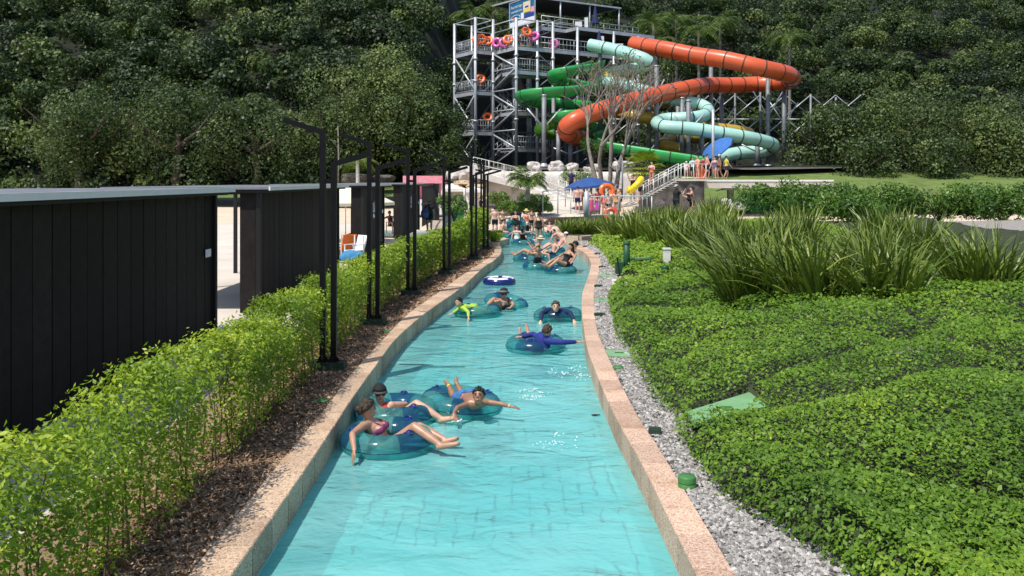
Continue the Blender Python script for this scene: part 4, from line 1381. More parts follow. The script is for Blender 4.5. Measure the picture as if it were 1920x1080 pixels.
tdeck(-2.4, 1.9, 0.6, 3.0, 10.0); trail((-2.4,.6,10.0),(1.9,.6,10.0))
for z0, z1, s in ((ZG,6.4,1),(6.4,Z1,-1),(Z1,10.0,1),(10.0,Z2,-1),(Z2,14.0,1),(14.0,Z3,-1)):
    va, vb = (7.0, 3.0) if s > 0 else (3.0, 7.0)
    tstair(-2.3 if s > 0 else -1.1, va, z0, vb, z1)
for z0, z1 in ((Z1, Z2), (Z2, Z3), (ZG, Z1)):
    tbar((LU0,LV0,z0),(LU0,LV1,z1-.3)); tbar((LU0,LV1,z0),(LU0,LV0,z1-.3))
    zm = (z0+z1)/2
    tbar((LU1,LV0,z0+.2),(-2.5,0,zm)); tbar((-2.5,0,zm),(LU1,LV0,z1-.3)); tbar((LU1,LV0,zm),(-2.5,0,zm),.07); tbar((LU1,LV0,z0),(-2.5,0,z0),.07)
    tbar((0,0,z0+.2),(5,0,z1-.5),.07, GALV_D); tbar((5,0,z0+.2),(0,0,z1-.5),.07, GALV_D); tbar((5,0,z0+.2),(9.8,0,z1-.5),.07, GALV_D)
    tbar((-2.5,8.6,z0+.2),(0,8.6,z1-.5),.07, GALV_D); tbar((0,8.6,z0+.2),(5,8.6,z1-.5),.07, GALV_D); tbar((0,0,z1-.3),(0,8.6,z0),.07, GALV_D)
    tbar((0,0,z0),(5,0,z0),.08); tbar((0,4.3,z0),(9.8,4.3,z0),.08, GALV_D)
# top frame bars
for z, uu, vv_ in ((19.55, (LU0, LU1), (LV0, LV1)), (19.0, (-2.5, 0), (0, 8.6))):
    u0, u1 = uu; v0, v1 = vv_
    for a, b in (((u0,v0),(u1,v0)), ((u1,v0),(u1,v1)), ((u1,v1),(u0,v1)), ((u0,v1),(u0,v0))):
        tbar((*a, z), (*b, z), .06)
tbar((0,0,19.0),(5,0,19.0),.06)
# middle roof deck and upper roof
tdeck(5.0, 15.5, 0, 8.6, 19.0, 'roof_deck'); trail((1.9,2,19.1),(15,2,19.1), 1.0, .8); trail((-0.2,2,17.2),(4.6,2,19.1), 1.0, .6)
tdeck(1.9, 5.0, 2.0, 8.6, 19.0, 'roof_deck')
m = MB(); q = [T(.6,2.5,22.0), T(12.5,2.0,22.0), T(12.5,9.5,22.2), T(.6,9.5,22.2)]
m.add([p for p in q] + [p+Vector((0,0,.1)) for p in q], [(3,2,1,0),(4,5,6,7),(0,1,5,4),(1,2,6,5),(2,3,7,6),(3,0,4,7)]); roof = m.build('canopy_roof', DECKDARK, tower)
m = MB()
for i in range(4): m.bar(q[i], q[(i+1) % 4], .12, .16)
m.build('roof_edge', GALV, roof)
for u, v in ((.8,2.6),(4.6,2.4),(8.4,2.3),(12.3,2.1),(12.3,9.3),(4.6,9.3)): tpost(u, v, 22.0, .09, 19.0)
m = MB(); m.prism([T(-2.2,9.2,0),T(14,9.2,0),T(14,9.5,0),T(-2.2,9.5,0)], 0.2, Z3-.6-4.5); m.build('back_cladding', DECKDARK, tower)
m = MB(); m.prism([T(6.2,3.2,0),T(15,3.2,0),T(15,3.4,0),T(6.2,3.4,0)], Z3+.1-4.5, 18.7-4.5); m.build('dark_screen', DECKDARK, tower)
for (u, v, z, w, h) in ((5.9,1.0,19.1,.7,.6),(7.0,1.1,19.1,.35,1.15),(10.4,-.1,Z3+.2,.9,1.1),(8.2,-.05,Z3+.2,.35,1.7)):
    m = MB(); p = T(u, v, z+h/2); m.box(p, (w,.3,h)); m.build('equipment_box', SIGN_W, tower)
# closed navy umbrellas on the decks
def closed_umbrella(u, v, z, h, label):
    p = T(u, v, z) + TO3
    t = thing('closed_umbrella', p, label, 'umbrella', 'closed navy umbrellas on the tower')
    m = MB(); m.cyl((0,0,0), (0,0,h), .03, 6); m.build('pole', GALV, t)
    m = MB(); m.lathe((0,0,0), [(.42,h*.30),(.36,h*.42),(.22,h*.68),(.12,h*.92),(0,h*1.02)], 9, smooth=False); m.build('canopy', NAVY_CLOTH, t)
closed_umbrella(7.6, -.3, Z3+.1, 2.3, 'closed navy umbrella above the turquoise slide entrance')
closed_umbrella(8.6, 1.6, 19.05, 2.7, 'closed dark umbrella under the top canopy')

# billboard
bl, br_ = A(955.5, 54, 90), A(1003, 43, 85.5)
hb = 2.62
bt = thing('billboard', ((bl.x+br_.x)/2, (bl.y+br_.y)/2, bl.z), 'blue advertising billboard with a product picture on the tower top', 'sign')
bo = bt.location.copy()
def BB(s, h, off=0.0):
    p = bl.lerp(br_, s); p.z = lerp(bl.z, br_.z, 0) + h
    n = Vector(((br_-bl).y, -(br_-bl).x, 0)).normalized()
    return p - bo + n*off
def bquad(s0, h0, s1, h1, m_, off, name, parent=bt, bow=0):
    m = MB(); m.add([BB(s0,h0,off), BB(s1,h0,off), BB(s1,h1,off), BB(s0,h1,off)], [(0,1,2,3)]); return m.build(name, m_, parent)
m = MB()
m.add([BB(0,0,-.06),BB(1,0,-.06),BB(1,hb,-.06),BB(0,hb,-.06),BB(0,0,0),BB(1,0,0),BB(1,hb,0),BB(0,hb,0)], [(3,2,1,0),(4,5,6,7),(0,1,5,4),(1,2,6,5),(2,3,7,6),(3,0,4,7)])
board = m.build('board', mat('billboard_blue', (0.025, 0.12, 0.30), .5, 0, .35, .5, c2=(.02,.19,.36)), bt)
m = MB()
for a, b in ((BB(0,0),BB(1,0)),(BB(1,0),BB(1,hb)),(BB(1,hb),BB(0,hb)),(BB(0,hb),BB(0,0))): m.bar(a, b, .10, .10)
m.build('frame', GALV, bt)
bquad(.02, .05, .98, .55, SIGN_W, .012, 'white_footer', board)
bquad(.55, 1.15, .83, 2.25, mat('pack_cream', (.72,.60,.42), .5), .014, 'product_pack', board)
bquad(.56, 1.15, .82, 1.5, mat('pack_yellow', (.75,.58,.12), .5), .018, 'product_label', board)
bquad(.62, 1.62, .76, 1.80, SIGN_B, .018, 'product_mark', board)
bquad(.84, .95, .97, 1.55, PINK_CLOTH, .014, 'pink_pack', board)
bquad(.46, .60, .58, 1.25, SIGN_W, .014, 'bottle', board)
bquad(.60, .60, .95, 1.02, mat('pack_navy', (.03,.05,.28), .5), .016, 'navy_pack', board)
m = MB()
qs = [BB(.07+.18*(1+math.cos(a))*1.0, .92+.28*(math.sin(a)) , .016) for a in [2*PI*k/20 for k in range(20)]]
for i in range(20): m.bar(qs[i], qs[(i+1) % 20], .05, .05)
m.build('logo_outline', SIGN_W, board)
bquad(.12, .80, .24, 1.04, RED_PL, .016, 'logo_mark', board)
def text3d(body, origin, ux, size, m_, parent, name='lettering'):
    cu = bpy.data.curves.new(name, 'FONT'); cu.body = body; cu.size = size; cu.extrude = .003
    cu.materials.append(m_)
    tmp = bpy.data.objects.new('tmp_text', cu); COL.objects.link(tmp)
    me = bpy.data.meshes.new_from_object(tmp.evaluated_get(bpy.context.evaluated_depsgraph_get()))
    bpy.data.objects.remove(tmp)
    ux = ux.normalized(); uz = Vector((0,0,1)); uy = uz.cross(ux)
    o = link(name, me, parent)
    M = Matrix((ux, uz, -uy)).transposed().to_4x4(); M.translation = origin
    o.matrix_local = M
    return o
ux = br_-bl; ux.z = 0
text3d('Aqui tem lugar', BB(.06, 1.95, .02), ux, .40, SIGN_W, board)
text3d('reservado com', BB(.06, 1.48, .02), ux, .38, SIGN_W, board)
text3d('itaú', BB(.26, .82, .02), ux, .30, SIGN_W, board) if False else None

# ------------------------------------------------------------------ slides
def slide(name, pts, r, m_, label, arc=None, seg=2.0, m2=None, squash=1.0, seam=.05):
    path = resample(catmull([A(*p) for p in pts], 10), .35)
    base = path[0].copy()
    t = thing(name, base, label, 'water slide', 'fibreglass tube slides')
    per = max(2, int(seg/.35))
    i = 0
    while i < len(path)-1:
        j = min(len(path)-1, i+per)
        if len(path)-1-j < 2: j = len(path)-1
        # tangents must agree across joints: extend by one point either side, then trim
        m = MB(); ring_sweep(m, path, i, j, r, arc, squash, base)
        s = m.build('slide_section', m_, t)
        m = MB(); ring_sweep(m, path, j, j, r, arc, squash, base, flange=seam)
        m.build('flange', m2 or SEAM, s)
        i = j
    return path
def frame_at(path, i):
    a, b = path[max(i-1,0)], path[min(i+1, len(path)-1)]
    tn = (b-a).normalized(); x = tn.cross(Vector((0,0,1))).normalized(); z = x.cross(tn)
    return tn, x, z
def ring_sweep(m, path, i, j, r, arc, squash, base, flange=None, n=16):
    vs, fs = [], []
    angs = [arc[0]+(arc[1]-arc[0])*k/n for k in range(n+1)] if arc else [2*PI*k/n for k in range(n)]
    M_ = len(angs)
    if flange:
        tn, x, z = frame_at(path, i)
        rows = [(path[i]-tn*flange, r*.99), (path[i]-tn*flange, r*1.045), (path[i]+tn*flange, r*1.045), (path[i]+tn*flange, r*.99)]
        for c, rr_ in rows: vs += [c - base + (x*math.sin(a) - z*math.cos(a)*squash)*rr_ for a in angs]
        R_ = 4
    else:
        rows = [(k, 1.0) for k in range(i, j+1)]
        for k, _ in rows:
            tn, x, z = frame_at(path, k)
            vs += [path[k] - base + (x*math.sin(a) - z*math.cos(a)*squash)*r for a in angs]
        R_ = len(rows)
        if arc:   # inner skin so that the flume has thickness
            for k, _ in rows:
                tn, x, z = frame_at(path, k)
                vs += [path[k] - base + (x*math.sin(a) - z*math.cos(a)*squash)*(r-.07) for a in angs]
    for q in range(R_-1):
        for k in range(M_-1 if arc else M_):
            fs.append((q*M_+k, q*M_+(k+1) % M_, (q+1)*M_+(k+1) % M_, (q+1)*M_+k))
    if arc and not flange:
        o = R_*M_
        for q in range(R_-1):
            for k in range(M_-1): fs.append((o+q*M_+k, o+(q+1)*M_+k, o+(q+1)*M_+k+1, o+q*M_+k+1))
            fs.append((q*M_, (q+1)*M_, o+(q+1)*M_, o+q*M_)); e = M_-1
            fs.append((q*M_+e, o+q*M_+e, o+(q+1)*M_+e, (q+1)*M_+e))
    m.add(vs, fs, 0, not flange)
p_or = slide('orange_tube_slide', [(1186,83,86.5),(1240,91,84),(1300,103,82),(1365,113,80),(1430,128,79),(1480,141,80.5),(1478,153,84),(1420,158,86),(1365,160,85),(1325,160,83.5),(1290,166,81),(1240,176,79),(1180,191,77),(1120,209,75),(1080,225,74),(1062,240,74.5),(1068,254,76.5),(1088,259,79),(1104,261,83),(1116,262,88)], .80, SL_ORANGE, 'long orange tube slide curving across the picture and back')
p_tq = slide('turquoise_tube_slide', [(1106,84,83.5),(1150,93,82),(1192,105,80),(1216,116,79.5),(1206,126,81.5),(1165,133,83),(1130,142,84),(1134,153,82.5),(1168,159,80.5),(1205,170,79.5),(1245,182,80),(1280,189,81),(1312,196,81.3),(1328,207,80),(1316,218,78),(1285,222,77.5),(1248,224,78),(1232,231,77),(1250,238,75.5),(1300,242,75),(1365,252,75),(1420,262,76),(1450,273,78),(1425,284,79),(1385,287,78.5),(1345,296,78)], .60, SL_TURQ, 'pale turquoise tube slide zigzagging down beside the orange one')
p_ye = slide('yellow_tube_slide', [(1110,135,85),(1160,154,82),(1218,170,80.8),(1262,182,85),(1235,196,88),(1180,202,86),(1160,210,81),(1195,218,79.5),(1228,224,79.5),(1300,237,80.5),(1365,243,81.5),(1405,250,83),(1380,257,85),(1300,257,85),(1252,262,84),(1246,272,81.5),(1280,280,80.5)], .54, SL_YEL, 'mustard yellow tube slide behind the turquoise one')
p_gr = slide('green_open_slide', [(1122,117,85),(1098,124,80.5),(1060,131,77.5),(1040,141,79),(1050,151,83),(1085,155,86),(1112,157,84),(1103,162,80),(1060,167,77),(1010,171,76),(981,178,78),(992,188,82),(1040,189,85),(1098,193,83),(1120,201,80),(1095,209,77),(1060,213,76),(1046,221,78),(1062,229,82),(1110,232,84),(1128,243,82),(1100,255,79),(1110,263,77),(1150,272,75.5),(1230,285,74),(1328,300,72.6)], .72, SL_GREEN, 'green open flume spiralling down to a long run-out at right', (-1.9, 1.9), 1.9)
p_li = slide('lime_tube_slide', [(1075,228,82),(1045,231,78.5),(1022,236,77.5),(1011,244,79),(1024,252,81.5),(1070,257,83.5),(1120,263,82.5)], .50, SL_LIME, 'short lime green tube slide left of the big orange bend')
def column(px, py_top, d, r=.22, label='', z0=4.4, arms=True):
    c = A(px, py_top, d)
    t = thing('support_column', (c.x, d, z0), label, 'column', 'steel columns carrying the slides')
    m = MB(); m.cyl((0,0,0), (0,0,c.z-z0), r, 10); m.build('shaft', GALV_D, t)
    m = MB(); m.cyl((0,0,c.z-z0), (0,0,c.z-z0+.12), r*1.15, 10); m.build('cap', GALV, t)
    m = MB(); m.lathe((0,0,0), [(r*2,0),(r*2,.08),(r*1.1,.3)], 10); m.build('foot', GALV, t)
    if arms:
        for s in (-1, 1):
            m = MB(); m.cyl((0,0,(c.z-z0)*.55), (s*1.5, .3*s, (c.z-z0)*.82), .07, 6); m.build('strut', GALV, t)
for px, py, d, l, a in [(1020,180,75.5,'tall steel column left of the green spiral',True),(1038,176,82,'steel column inside the green spiral',False),(1047,248,75.6,'short column under the big orange bend',False),(1069,270,76.5,'short column right of the orange bend',True),(1104,268,80,'thin column under the green run-out',False),(1125,95,83.2,'steel column under the turquoise slide entrance',False),(1178,132,83,'column behind the leafless tree, left of centre',True),(1217,112,81,'tall column under the first turquoise turn',True),(1231,125,78.5,'thick steel column left of the turquoise hairpin',True),(1271,188,82.5,'column behind the turquoise loop',False),(1279,185,79.5,'column beside the one behind the turquoise loop',True),(1291,190,76.4,'front steel column under the orange tube, right',True),(1316,240,79,'short column under the low turquoise run',False),(1333,125,84,'column under the upper orange tube near the right edge',True),(1353,172,86,'column at the right edge under the orange joint',True),(1440,140,81,'column under the orange turn outside right',True),(1420,262,77.5,'column under the turquoise turn outside right',True),(1470,165,85,'last column at the far right of the slides',True)]:
    column(px, py, d, .21, l, arms=a)
# lattice bracing behind the slides
t = thing('brace_frame', (A(1260,300,88).x, 88, 4.5), 'grey lattice of steel bracing behind the slides', 'frame')
for k in range(10):
    x = -6.5 + k*2.6
    m = MB(); m.cyl((x,0,0), (x,0,9-.35*abs(k-4)), .11, 6); m.build('post', GALV_D, t)
    for q in range(3):
        m = MB(); m.cyl((x,0,.5+q*2.4), (x+2.6,0,2.7+q*2.4), .06, 5); m.build('brace', GALV, t)
        m = MB(); m.cyl((x+2.6,.1,.5+q*2.4), (x,.1,2.7+q*2.4), .06, 5); m.build('brace', GALV_D, t)
    m = MB(); m.cyl((x,0,5), (x+2.6,0,5), .06, 5); m.build('beam', GALV, t)
# ------------------------------------------------------------------ plants nearer than the hill
def blades(P, V, c, n, h, spread, w, tone, rng, lean=(0,0), bend=.5, seg=4):
    """sword leaves from one root: each a folded, arching strip (quads appended to P)"""
    for _ in range(n):
        az = rng.uniform(0, 2*PI)
        d = Vector((math.cos(az), math.sin(az), 0))
        L = h*rng.uniform(.55, 1.12)
        tilt = abs(rng.gauss(0, spread)) + .05
        up = Vector((d.x*tilt + lean[0], d.y*tilt + lean[1], 1)).normalized()
        root = c + d*rng.uniform(0, h*.13)
        side = up.cross(d)
        if side.length < .01: side = Vector((1,0,0))
        side.normalize()
        tw = rng.uniform(-.8, .8)
        side = (side*math.cos(tw) + up.cross(side)*math.sin(tw))
        b = bend*rng.uniform(.2, 1.5)
        pts = []
        for k in range(seg+1):
            s = k/seg
            pts.append(root + up*L*s + (d + Vector((lean[0], lean[1], 0)))*L*b*.45*s*s - Vector((0,0,1))*L*b*.35*s**3)
        tn = tone + rng.gauss(0, .17)
        for k in range(seg):
            s0, s1 = k/seg, (k+1)/seg
            w0 = w*(.75 + .5*s0)*(1 - max(0, s0-.35)/.65*.97); w1 = w*(.75 + .5*s1)*(1 - max(0, s1-.35)/.65*.97)
            P += [pts[k]-side*w0, pts[k]+side*w0, pts[k+1]+side*w1, pts[k+1]-side*w1]
            V.append(min(1, max(0, tn)))
def flax(x, y, z, h, n, label, spread=.42, w=.028, tone=.42, lean=(0,0), bend=.6, mleaf=None, name='flax_plant', cat='flax', group='flax clumps on the right bank', seed=0, fans=6, rad=.35):
    rng = random.Random(seed*13+5)
    t = thing(name, (x, y, z), label, cat, group)
    for f in range(fans):
        P, V = [], []
        a = 2*PI*f/fans + rng.random()
        c = Vector((math.cos(a), math.sin(a), 0))*rad*rng.uniform(.3, 1)
        blades(P, V, c, n//fans, h, spread, w, tone, rng, lean, bend)
        soup('leaf_fan', np.array([tuple(p) for p in P]), 4, mleaf or LEAF_FLAX, V, t)
    return t
FX = [(4.35, 17.3, 'largest flax clump spilling over the ground cover at the right edge', 1.75, 210), (5.15, 19.2, 'tall flax clump behind the largest one, right edge', 1.75, 200), (5.0, 22.2, 'flax clump above the white post', 1.6, 170), (5.9, 24.8, 'flax clump second row right of the white post', 1.6, 160),
      (5.6, 28.0, 'flax clump midway along the right bank', 1.5, 150), (6.6, 30.5, 'pale-tipped flax clump below the standing couple', 1.5, 150), (6.0, 33.5, 'flax clump left of the standing couple', 1.5, 150), (5.3, 36.0, 'flax clump above the leafy mound top', 1.5, 160), (6.9, 36.8, 'flax clump in front of the couple in black', 1.4, 150), (4.9, 39.0, 'leftmost tall flax clump by the barred fence', 1.5, 160), (6.2, 40.0, 'flax clump behind the leftmost tall one', 1.5, 150), (7.5, 40.5, 'flax clump at the feet of the man in black', 1.4, 150), (8.6, 35.0, 'flax clump right of the couple, farther back', 1.5, 150), (9.4, 40.0, 'dark flax clump right of the stone pillar', 1.6, 150), (10.6, 44.0, 'dark flax clump below the white beam', 1.6, 150),
      (5.2, 16.4, 'flax clump spreading beside the largest one', 1.7, 190), (7.0, 24.0, 'flax clump at the right edge above the mound', 1.6, 160), (6.1, 38.2, 'flax clump in the middle of the far row', 1.5, 150), (8.6, 16.8, 'broad flax clump outside right, near', 1.7, 190), (9.6, 21.5, 'broad flax clump outside right, middle', 1.7, 180), (11.0, 26.0, 'broad flax clump outside right, far', 1.7, 180), (7.2, 18.2, 'broad flax clump just outside the right edge', 1.7, 190),
      (6.4, 16.0, 'flax clump just outside the right edge, near', 1.7, 170), (7.9, 20.0, 'flax clump beyond the right edge, middle', 1.6, 150), (8.4, 26.0, 'flax clump beyond the right edge, far', 1.6, 150), (10.4, 31.0, 'flax clump on the lawn edge at far right', 1.6, 150)]
for i, (x, y, l, h, n) in enumerate(FX):
    near = y < 21
    x += .55 if y < 23 else (.3 if y < 31 else 0)
    flax(x, y, bank_z(x, y) if y < 43 else .9, h*1.02, int(n*1.5), l, .36, .030 if near else .034+.0004*y, .46 + (.14 if 28 < y < 41 else 0), (-.20, -.05) if near else (-.05, 0), .62 if near else .34, seed=i, fans=7, rad=.5)
# island of strap grass with its own kerb at the end of the river
isl = [G(1047,440,.3), G(1056,447,.3), G(1086,448,.3), G(1112,446,.3), G(1150,444,.3), G(1160,434,.3), G(1110,428,.3), G(1060,428,.3)]
t = thing('planter', sum(isl, Vector())/8, 'kerbed planter of strap grass at the far end of the river', 'planter')
oc = t.location.copy()
for i in range(8):
    m = MB(); a, b = isl[i]-oc, isl[(i+1) % 8]-oc
    a.z = b.z = -.08
    m.bar(a, b, .3, .44); m.build('kerb_stone', GRAN_R, t)
m = MB(); m.prism([p-oc for p in isl], -.3, 0.05); m.build('soil', BANK, t)
rg = random.Random(77)
for k in range(26):
    f = rg.random()
    q = lerp(1050, 1150, f); d = rg.uniform(45, 49.5)
    p = Vector(((q-960)/FPX*47, d, .3))
    P, V = [], []
    blades(P, V, p-oc, 60, 1.05, .5, .03, .5, rg, (0,0), .7)
    soup('grass_tuft', np.array([tuple(v) for v in P]), 4, LEAF_FLAX, V, t)

def bush(px, py, d, rx, rz, label, tone=.5, n=2600, m_=None, ry=None, size=.14, zb=None, group='round bushes'):
    c = A(px, py, d)
    zb = c.z if zb is None else zb
    t = thing('bush', (c.x, d, zb), label, 'bush', group)
    m = MB()
    for k in range(9):
        a = k*.7; m.tube([(0,0,-.2), (math.cos(a)*rx*.3, math.sin(a)*rx*.3, rz*.5), (math.cos(a)*rx*.6, math.sin(a)*rx*.6, rz*.9)], [.04, .025, .01], 5, cap=False)
    m.build('branches', BARK, t)
    k = 20
    cen = np.column_stack([RNG.uniform(-.75,.75,k)*rx, RNG.uniform(-.7,.7,k)*(ry or rx), RNG.uniform(.3,.75,k)*rz])
    rad = RNG.uniform(.26,.42,k)*min(rx, rz*1.3)
    ct = RNG.normal(0,.12,k)
    i = RNG.integers(0,k,n); dr = unit(RNG.normal(size=(n,3))+np.array([0,-.2,.3]))
    p = cen[i]+dr*(rad[i]*RNG.uniform(.7,1.1,n))[:,None]; p[:,2] = np.maximum(p[:,2], .02)
    soup('foliage', leaves(p, dr+RNG.normal(0,.5,(n,3)), RNG.uniform(.7,1.3,n)*size, .45, .2), 4, m_ or LEAF_BUSH, np.clip(tone+ct[i]+RNG.normal(0,.14,n),0,1), t)
    return t
bush(958, 398, 58, 1.1, .75, 'bright strap-leaved bush left of the feathery palm', .62, 3000)
bush(985, 399, 57.4, 1.15, .62, 'round green bush under the feathery palm', .52, 3400)
bush(1012, 398, 57.5, .95, .6, 'low green bush right of the feathery palm', .6, 2400)
bush(1003, 384, 60.5, 1.2, .7, 'dark shrub behind the palm bushes', .3, 2600)
bush(933, 385, 61, 1.0, .9, 'loose shrub by the ochre slab rock', .55, 1800)
bush(852, 412, 48, 1.0, 1.6, 'tall reddish-green shrub between hedge and bins', .5, 2200)
bush(925, 455, 40.5, .55, .55, 'small bright shrub at the inside of the left kerb bend', .75, 1500, LEAF_HEDGE, size=.10, zb=.28)
bush(1085, 345, 70, 1.6, 1.0, 'pale green bush behind the blue umbrella', .7, 2000)
bush(1112, 300, 74, 1.2, 2.2, 'vine-covered stump beside the leafless tree', .35, 2200)
for i, (px, py, d, l) in enumerate([(1255, 328, 76, 'dark bush under the green run-out'), (1225, 326, 77, 'dark bush left of the one under the run-out'), (1160, 330, 79, 'dark bush behind the wide boulder')]):
    bush(px, py, d, 1.8, 1.1, l, .25, 1800, group='dark bushes on the terrace', size=.2)
# big bare tree with several stems
c = A(1135, 352, 66)
t = thing('bare_tree', (c.x, 66, c.z), 'nearly leafless grey tree with several stems before the slides', 'tree')
rg = random.Random(4)
tips = []
for k, (dx, lean_, hh) in enumerate([(-.55, -.20, 3.3), (-.2, -.05, 3.6), (.35, .05, 3.4), (.75, .14, 3.6)]):
    m = MB(); branchy(m, (dx, rg.uniform(-.3,.3), -.3), (lean_, rg.uniform(-.1,.1), 1), hh*1.05, .20, 5, rg, .46, .26, tips, 7); m.build('stem', BARK_G, t)
P = []
for p in tips:
    if rg.random() < .30:
        for q in range(3): P.append((p.x+rg.gauss(0,.2), p.y+rg.gauss(0,.2), p.z+rg.gauss(0,.2)))
P = np.array(P); soup('leaves', leaves(P, RNG.normal(size=P.shape)+np.array([0,0,.6]), .22, .5, .2), 4, LEAF_PALM, RNG.uniform(.2,.8,len(P)), t)
# fan palm
def fan_palm(px, py, d, zb, label, n=22, r=.95):
    c = A(px, py, d)
    t = thing('fan_palm', (c.x, d, zb), label, 'palm')
    h = c.z-zb
    m = MB(); m.tube([(0,0,-.2),(0,0,h*.5),(0,0,h)], [.24,.22,.2], 9, cap=False); m.build('trunk', BARK, t)
    P, V = [], []
    m = MB()
    for k in range(n):
        az = k*2.399; el = random.uniform(-.35, 1.1)
        d_ = Vector((math.cos(az)*math.cos(el), math.sin(az)*math.cos(el), math.sin(el)))
        hub = Vector((0,0,h)) + d_*r*.75
        m.cyl((0,0,h), hub, .02, 4)
        side = d_.cross(Vector((0,0,1))).normalized(); upv = side.cross(d_)
        tn = random.uniform(.3,.9)
        for q in range(13):
            a = -1.35 + 2.7*q/12
            dd = d_*math.cos(a) + side*math.sin(a)
            tip = hub + dd*r*random.uniform(.7,.85) - Vector((0,0,.16*r))
            w = (side*math.cos(a) - d_*math.sin(a))*.055*r
            mid = hub + dd*r*.45
            P += [hub, mid+w, tip, mid-w]; V.append(min(1, max(0, tn+random.gauss(0,.1))))
    m.build('leaf_stalks', STEM, t)
    soup('fan_leaves', np.array([tuple(p) for p in P]), 4, LEAF_YEL, V, t)
fan_palm(1206, 318, 64, 1.9, 'bright yellow-green fan palm by the stairs', 30, 1.25)

# ------------------------------------------------------------------ stairs, stone pillar, beam bridge at the right
def hexpost(px, py0, py1, d, r, m_, label, arms=0):
    a, b = A(px, py1, d), A(px, py0, d)
    t = thing('lamp_post', a, label, 'lamp post', 'thin grey lamp posts')
    h = b.z-a.z
    m = MB(); m.cyl((0,0,0), (0,0,h), r, 8); m.build('post', m_, t)
    if arms:
        for s in (-1, 0, 1):
            m = MB(); m.cyl((0,0,h-.5), (s*.6, 0, h+.15), r*.6, 5); m.build('arm', m_, t)
    return t
hexpost(1167, 300, 372, 63, .06, GALV_D, 'thin lamp post with spread arms beside the leafless tree', 1)
hexpost(1157, 312, 366, 66, .06, GALV_D, 'thin lamp post behind the other, by the pale wall', 1)
hexpost(1337, 205, 335, 66, .11, GALV, 'tall pale post at the right beside the tilted blue umbrella')
ds = 60
s0, s1 = A(1206, 376, ds), A(1283, 335, ds)
st = thing('stone_stairs', s0, 'stone stairs with pale railings leading up to the platform', 'stairs')
n = 11
for i in range(n):
    f0, f1 = i/n, (i+1)/n
    x0, x1 = (s1.x-s0.x)*f0, (s1.x-s0.x)*f1; zt = (s1.z-s0.z)*f1
    m = MB(); m.box(((x0+x1)/2, 1.0, zt/2-.4), (x1-x0-.004, 2.2, zt+.8)); m.build('step', DARKSTONE, st); m = MB(); m.box(((x0+x1)/2, 1.0, zt+.02), (x1-x0+.02, 2.24, .04)); m.build('tread', ROCK, st)
for yy in (-.1, 2.1):
    railing('', [Vector((0,yy,.05)), Vector((s1.x-s0.x, yy, s1.z-s0.z+.05))], 1.05, '', step=.9, bal=.26, rails=(1.0,.82,.1), parent=st)
m = MB(); m.box(((s1.x-s0.x)*.55, 2.35, .4), (s1.x-s0.x, .2, 2.6)); m.build('side_wall', DARKSTONE, st)
pl0, pl1 = A(1276, 336, ds), A(1316, 336, ds)
t = thing('stone_pillar', Vector(((pl0.x+pl1.x)/2, ds+.6, .8)), 'dark rough stone pier carrying the stair platform', 'pier')
me_w = pl1.x-pl0.x
m = MB()
vs, fs = [], []
for j in range(8):
    for k in range(18):
        a = 2*PI*k/18; zz = lerp(0, pl0.z-.8-.12, j/7)
        rr_ = (1+.06*nz(math.cos(a)*2, math.sin(a)*2+j, 1))
        ex_ = abs(math.cos(a))**.6*math.copysign(1, math.cos(a)); ey_ = abs(math.sin(a))**.6*math.copysign(1, math.sin(a))
        vs.append((ex_*me_w*.60*rr_, ey_*1.5*rr_, zz))
for j in range(7):
    for k in range(18): fs.append((j*18+k, j*18+(k+1) % 18, (j+1)*18+(k+1) % 18, (j+1)*18+k))
m.add(vs, fs, 0, True); m.build('shaft', DARKSTONE, t)
m = MB(); m.box((0,0,pl0.z-.8-.06), (me_w*1.28, 3.2, .13)); m.build('platform', CONC, t)
railing('', [Vector((-me_w*.6,-1.55,pl0.z-.8)), Vector((me_w*.55,-1.55,pl0.z-.8))], 1.05, '', step=.9, bal=.26, rails=(1.0,.1), parent=t)
b0, b1 = A(1317, 337, ds), A(1560, 337, ds)
t = thing('beam_bridge', Vector((b0.x, ds, b0.z)), 'white concrete beam bridge leading off to the right', 'bridge')
L = b1.x-b0.x
m = MB(); m.box((L/2+.05, .9, -.06), (L, 2.2, .12)); m.build('deck', WHITE, t)
m = MB(); m.box((L/2+.05, 0, -.36), (L, .3, .46)); m.build('beam', CONC, t)
for q in (2.1, 6.0):
    m = MB(); m.box((q, .5, -1.35), (.4, .4, 1.5)); m.build('leg', DARKSTONE, t)
    m = MB(); m.box((q, .5, -.68), (1.2, .5, .14)); m.build('cap_beam', GALV_D, t)
for i, (px, py, w) in enumerate([(1340, 385, 30), (1362, 382, 26), (1325, 384, 20), (1395, 384, 34), (1235, 384, 24)]):
    rock(A(px, py, 57), (w/28/2, .5, .38), ROCK if i % 2 else DARKSTONE, ['grey rock under the white beam', 'dark rock at the right under the beam', 'small grey rock by the pier foot', 'rock outside right under the beam', 'dark rock at the foot of the stairs'][i], 60+i, 'boulder', 'rocks under the beam bridge')
# grassy slopes behind the stairs
mb = MB(); mb.add([A(1225,390,61.5), A(2400,390,61.5), A(2400,333,69), A(1225,345,69)], [(0,1,2,3)])
mb.add([A(1225,345,69.02), A(2400,333,69.02), A(2400,322,76), A(1260,322,76)], [(0,1,2,3)])
tag(mb.build('grass_slope', GRASS_G), 'sunny grass slope behind the stairs', kind='structure')
sun_umbrella(1102, 332, 60, 1.75, 2, [BLUE_CLOTH], 'blue sun umbrella over the waiting crowd', 8, (.0, -.10), 1.4, .16, .62)
sun_umbrella(1338, 268, 73, 1.5, 2, [mat('sky_blue_canvas', (.04,.14,.42), .8)], 'tilted bright blue umbrella beside the tall post at right', 8, (.35, -.62), 3.9, .1, .55)

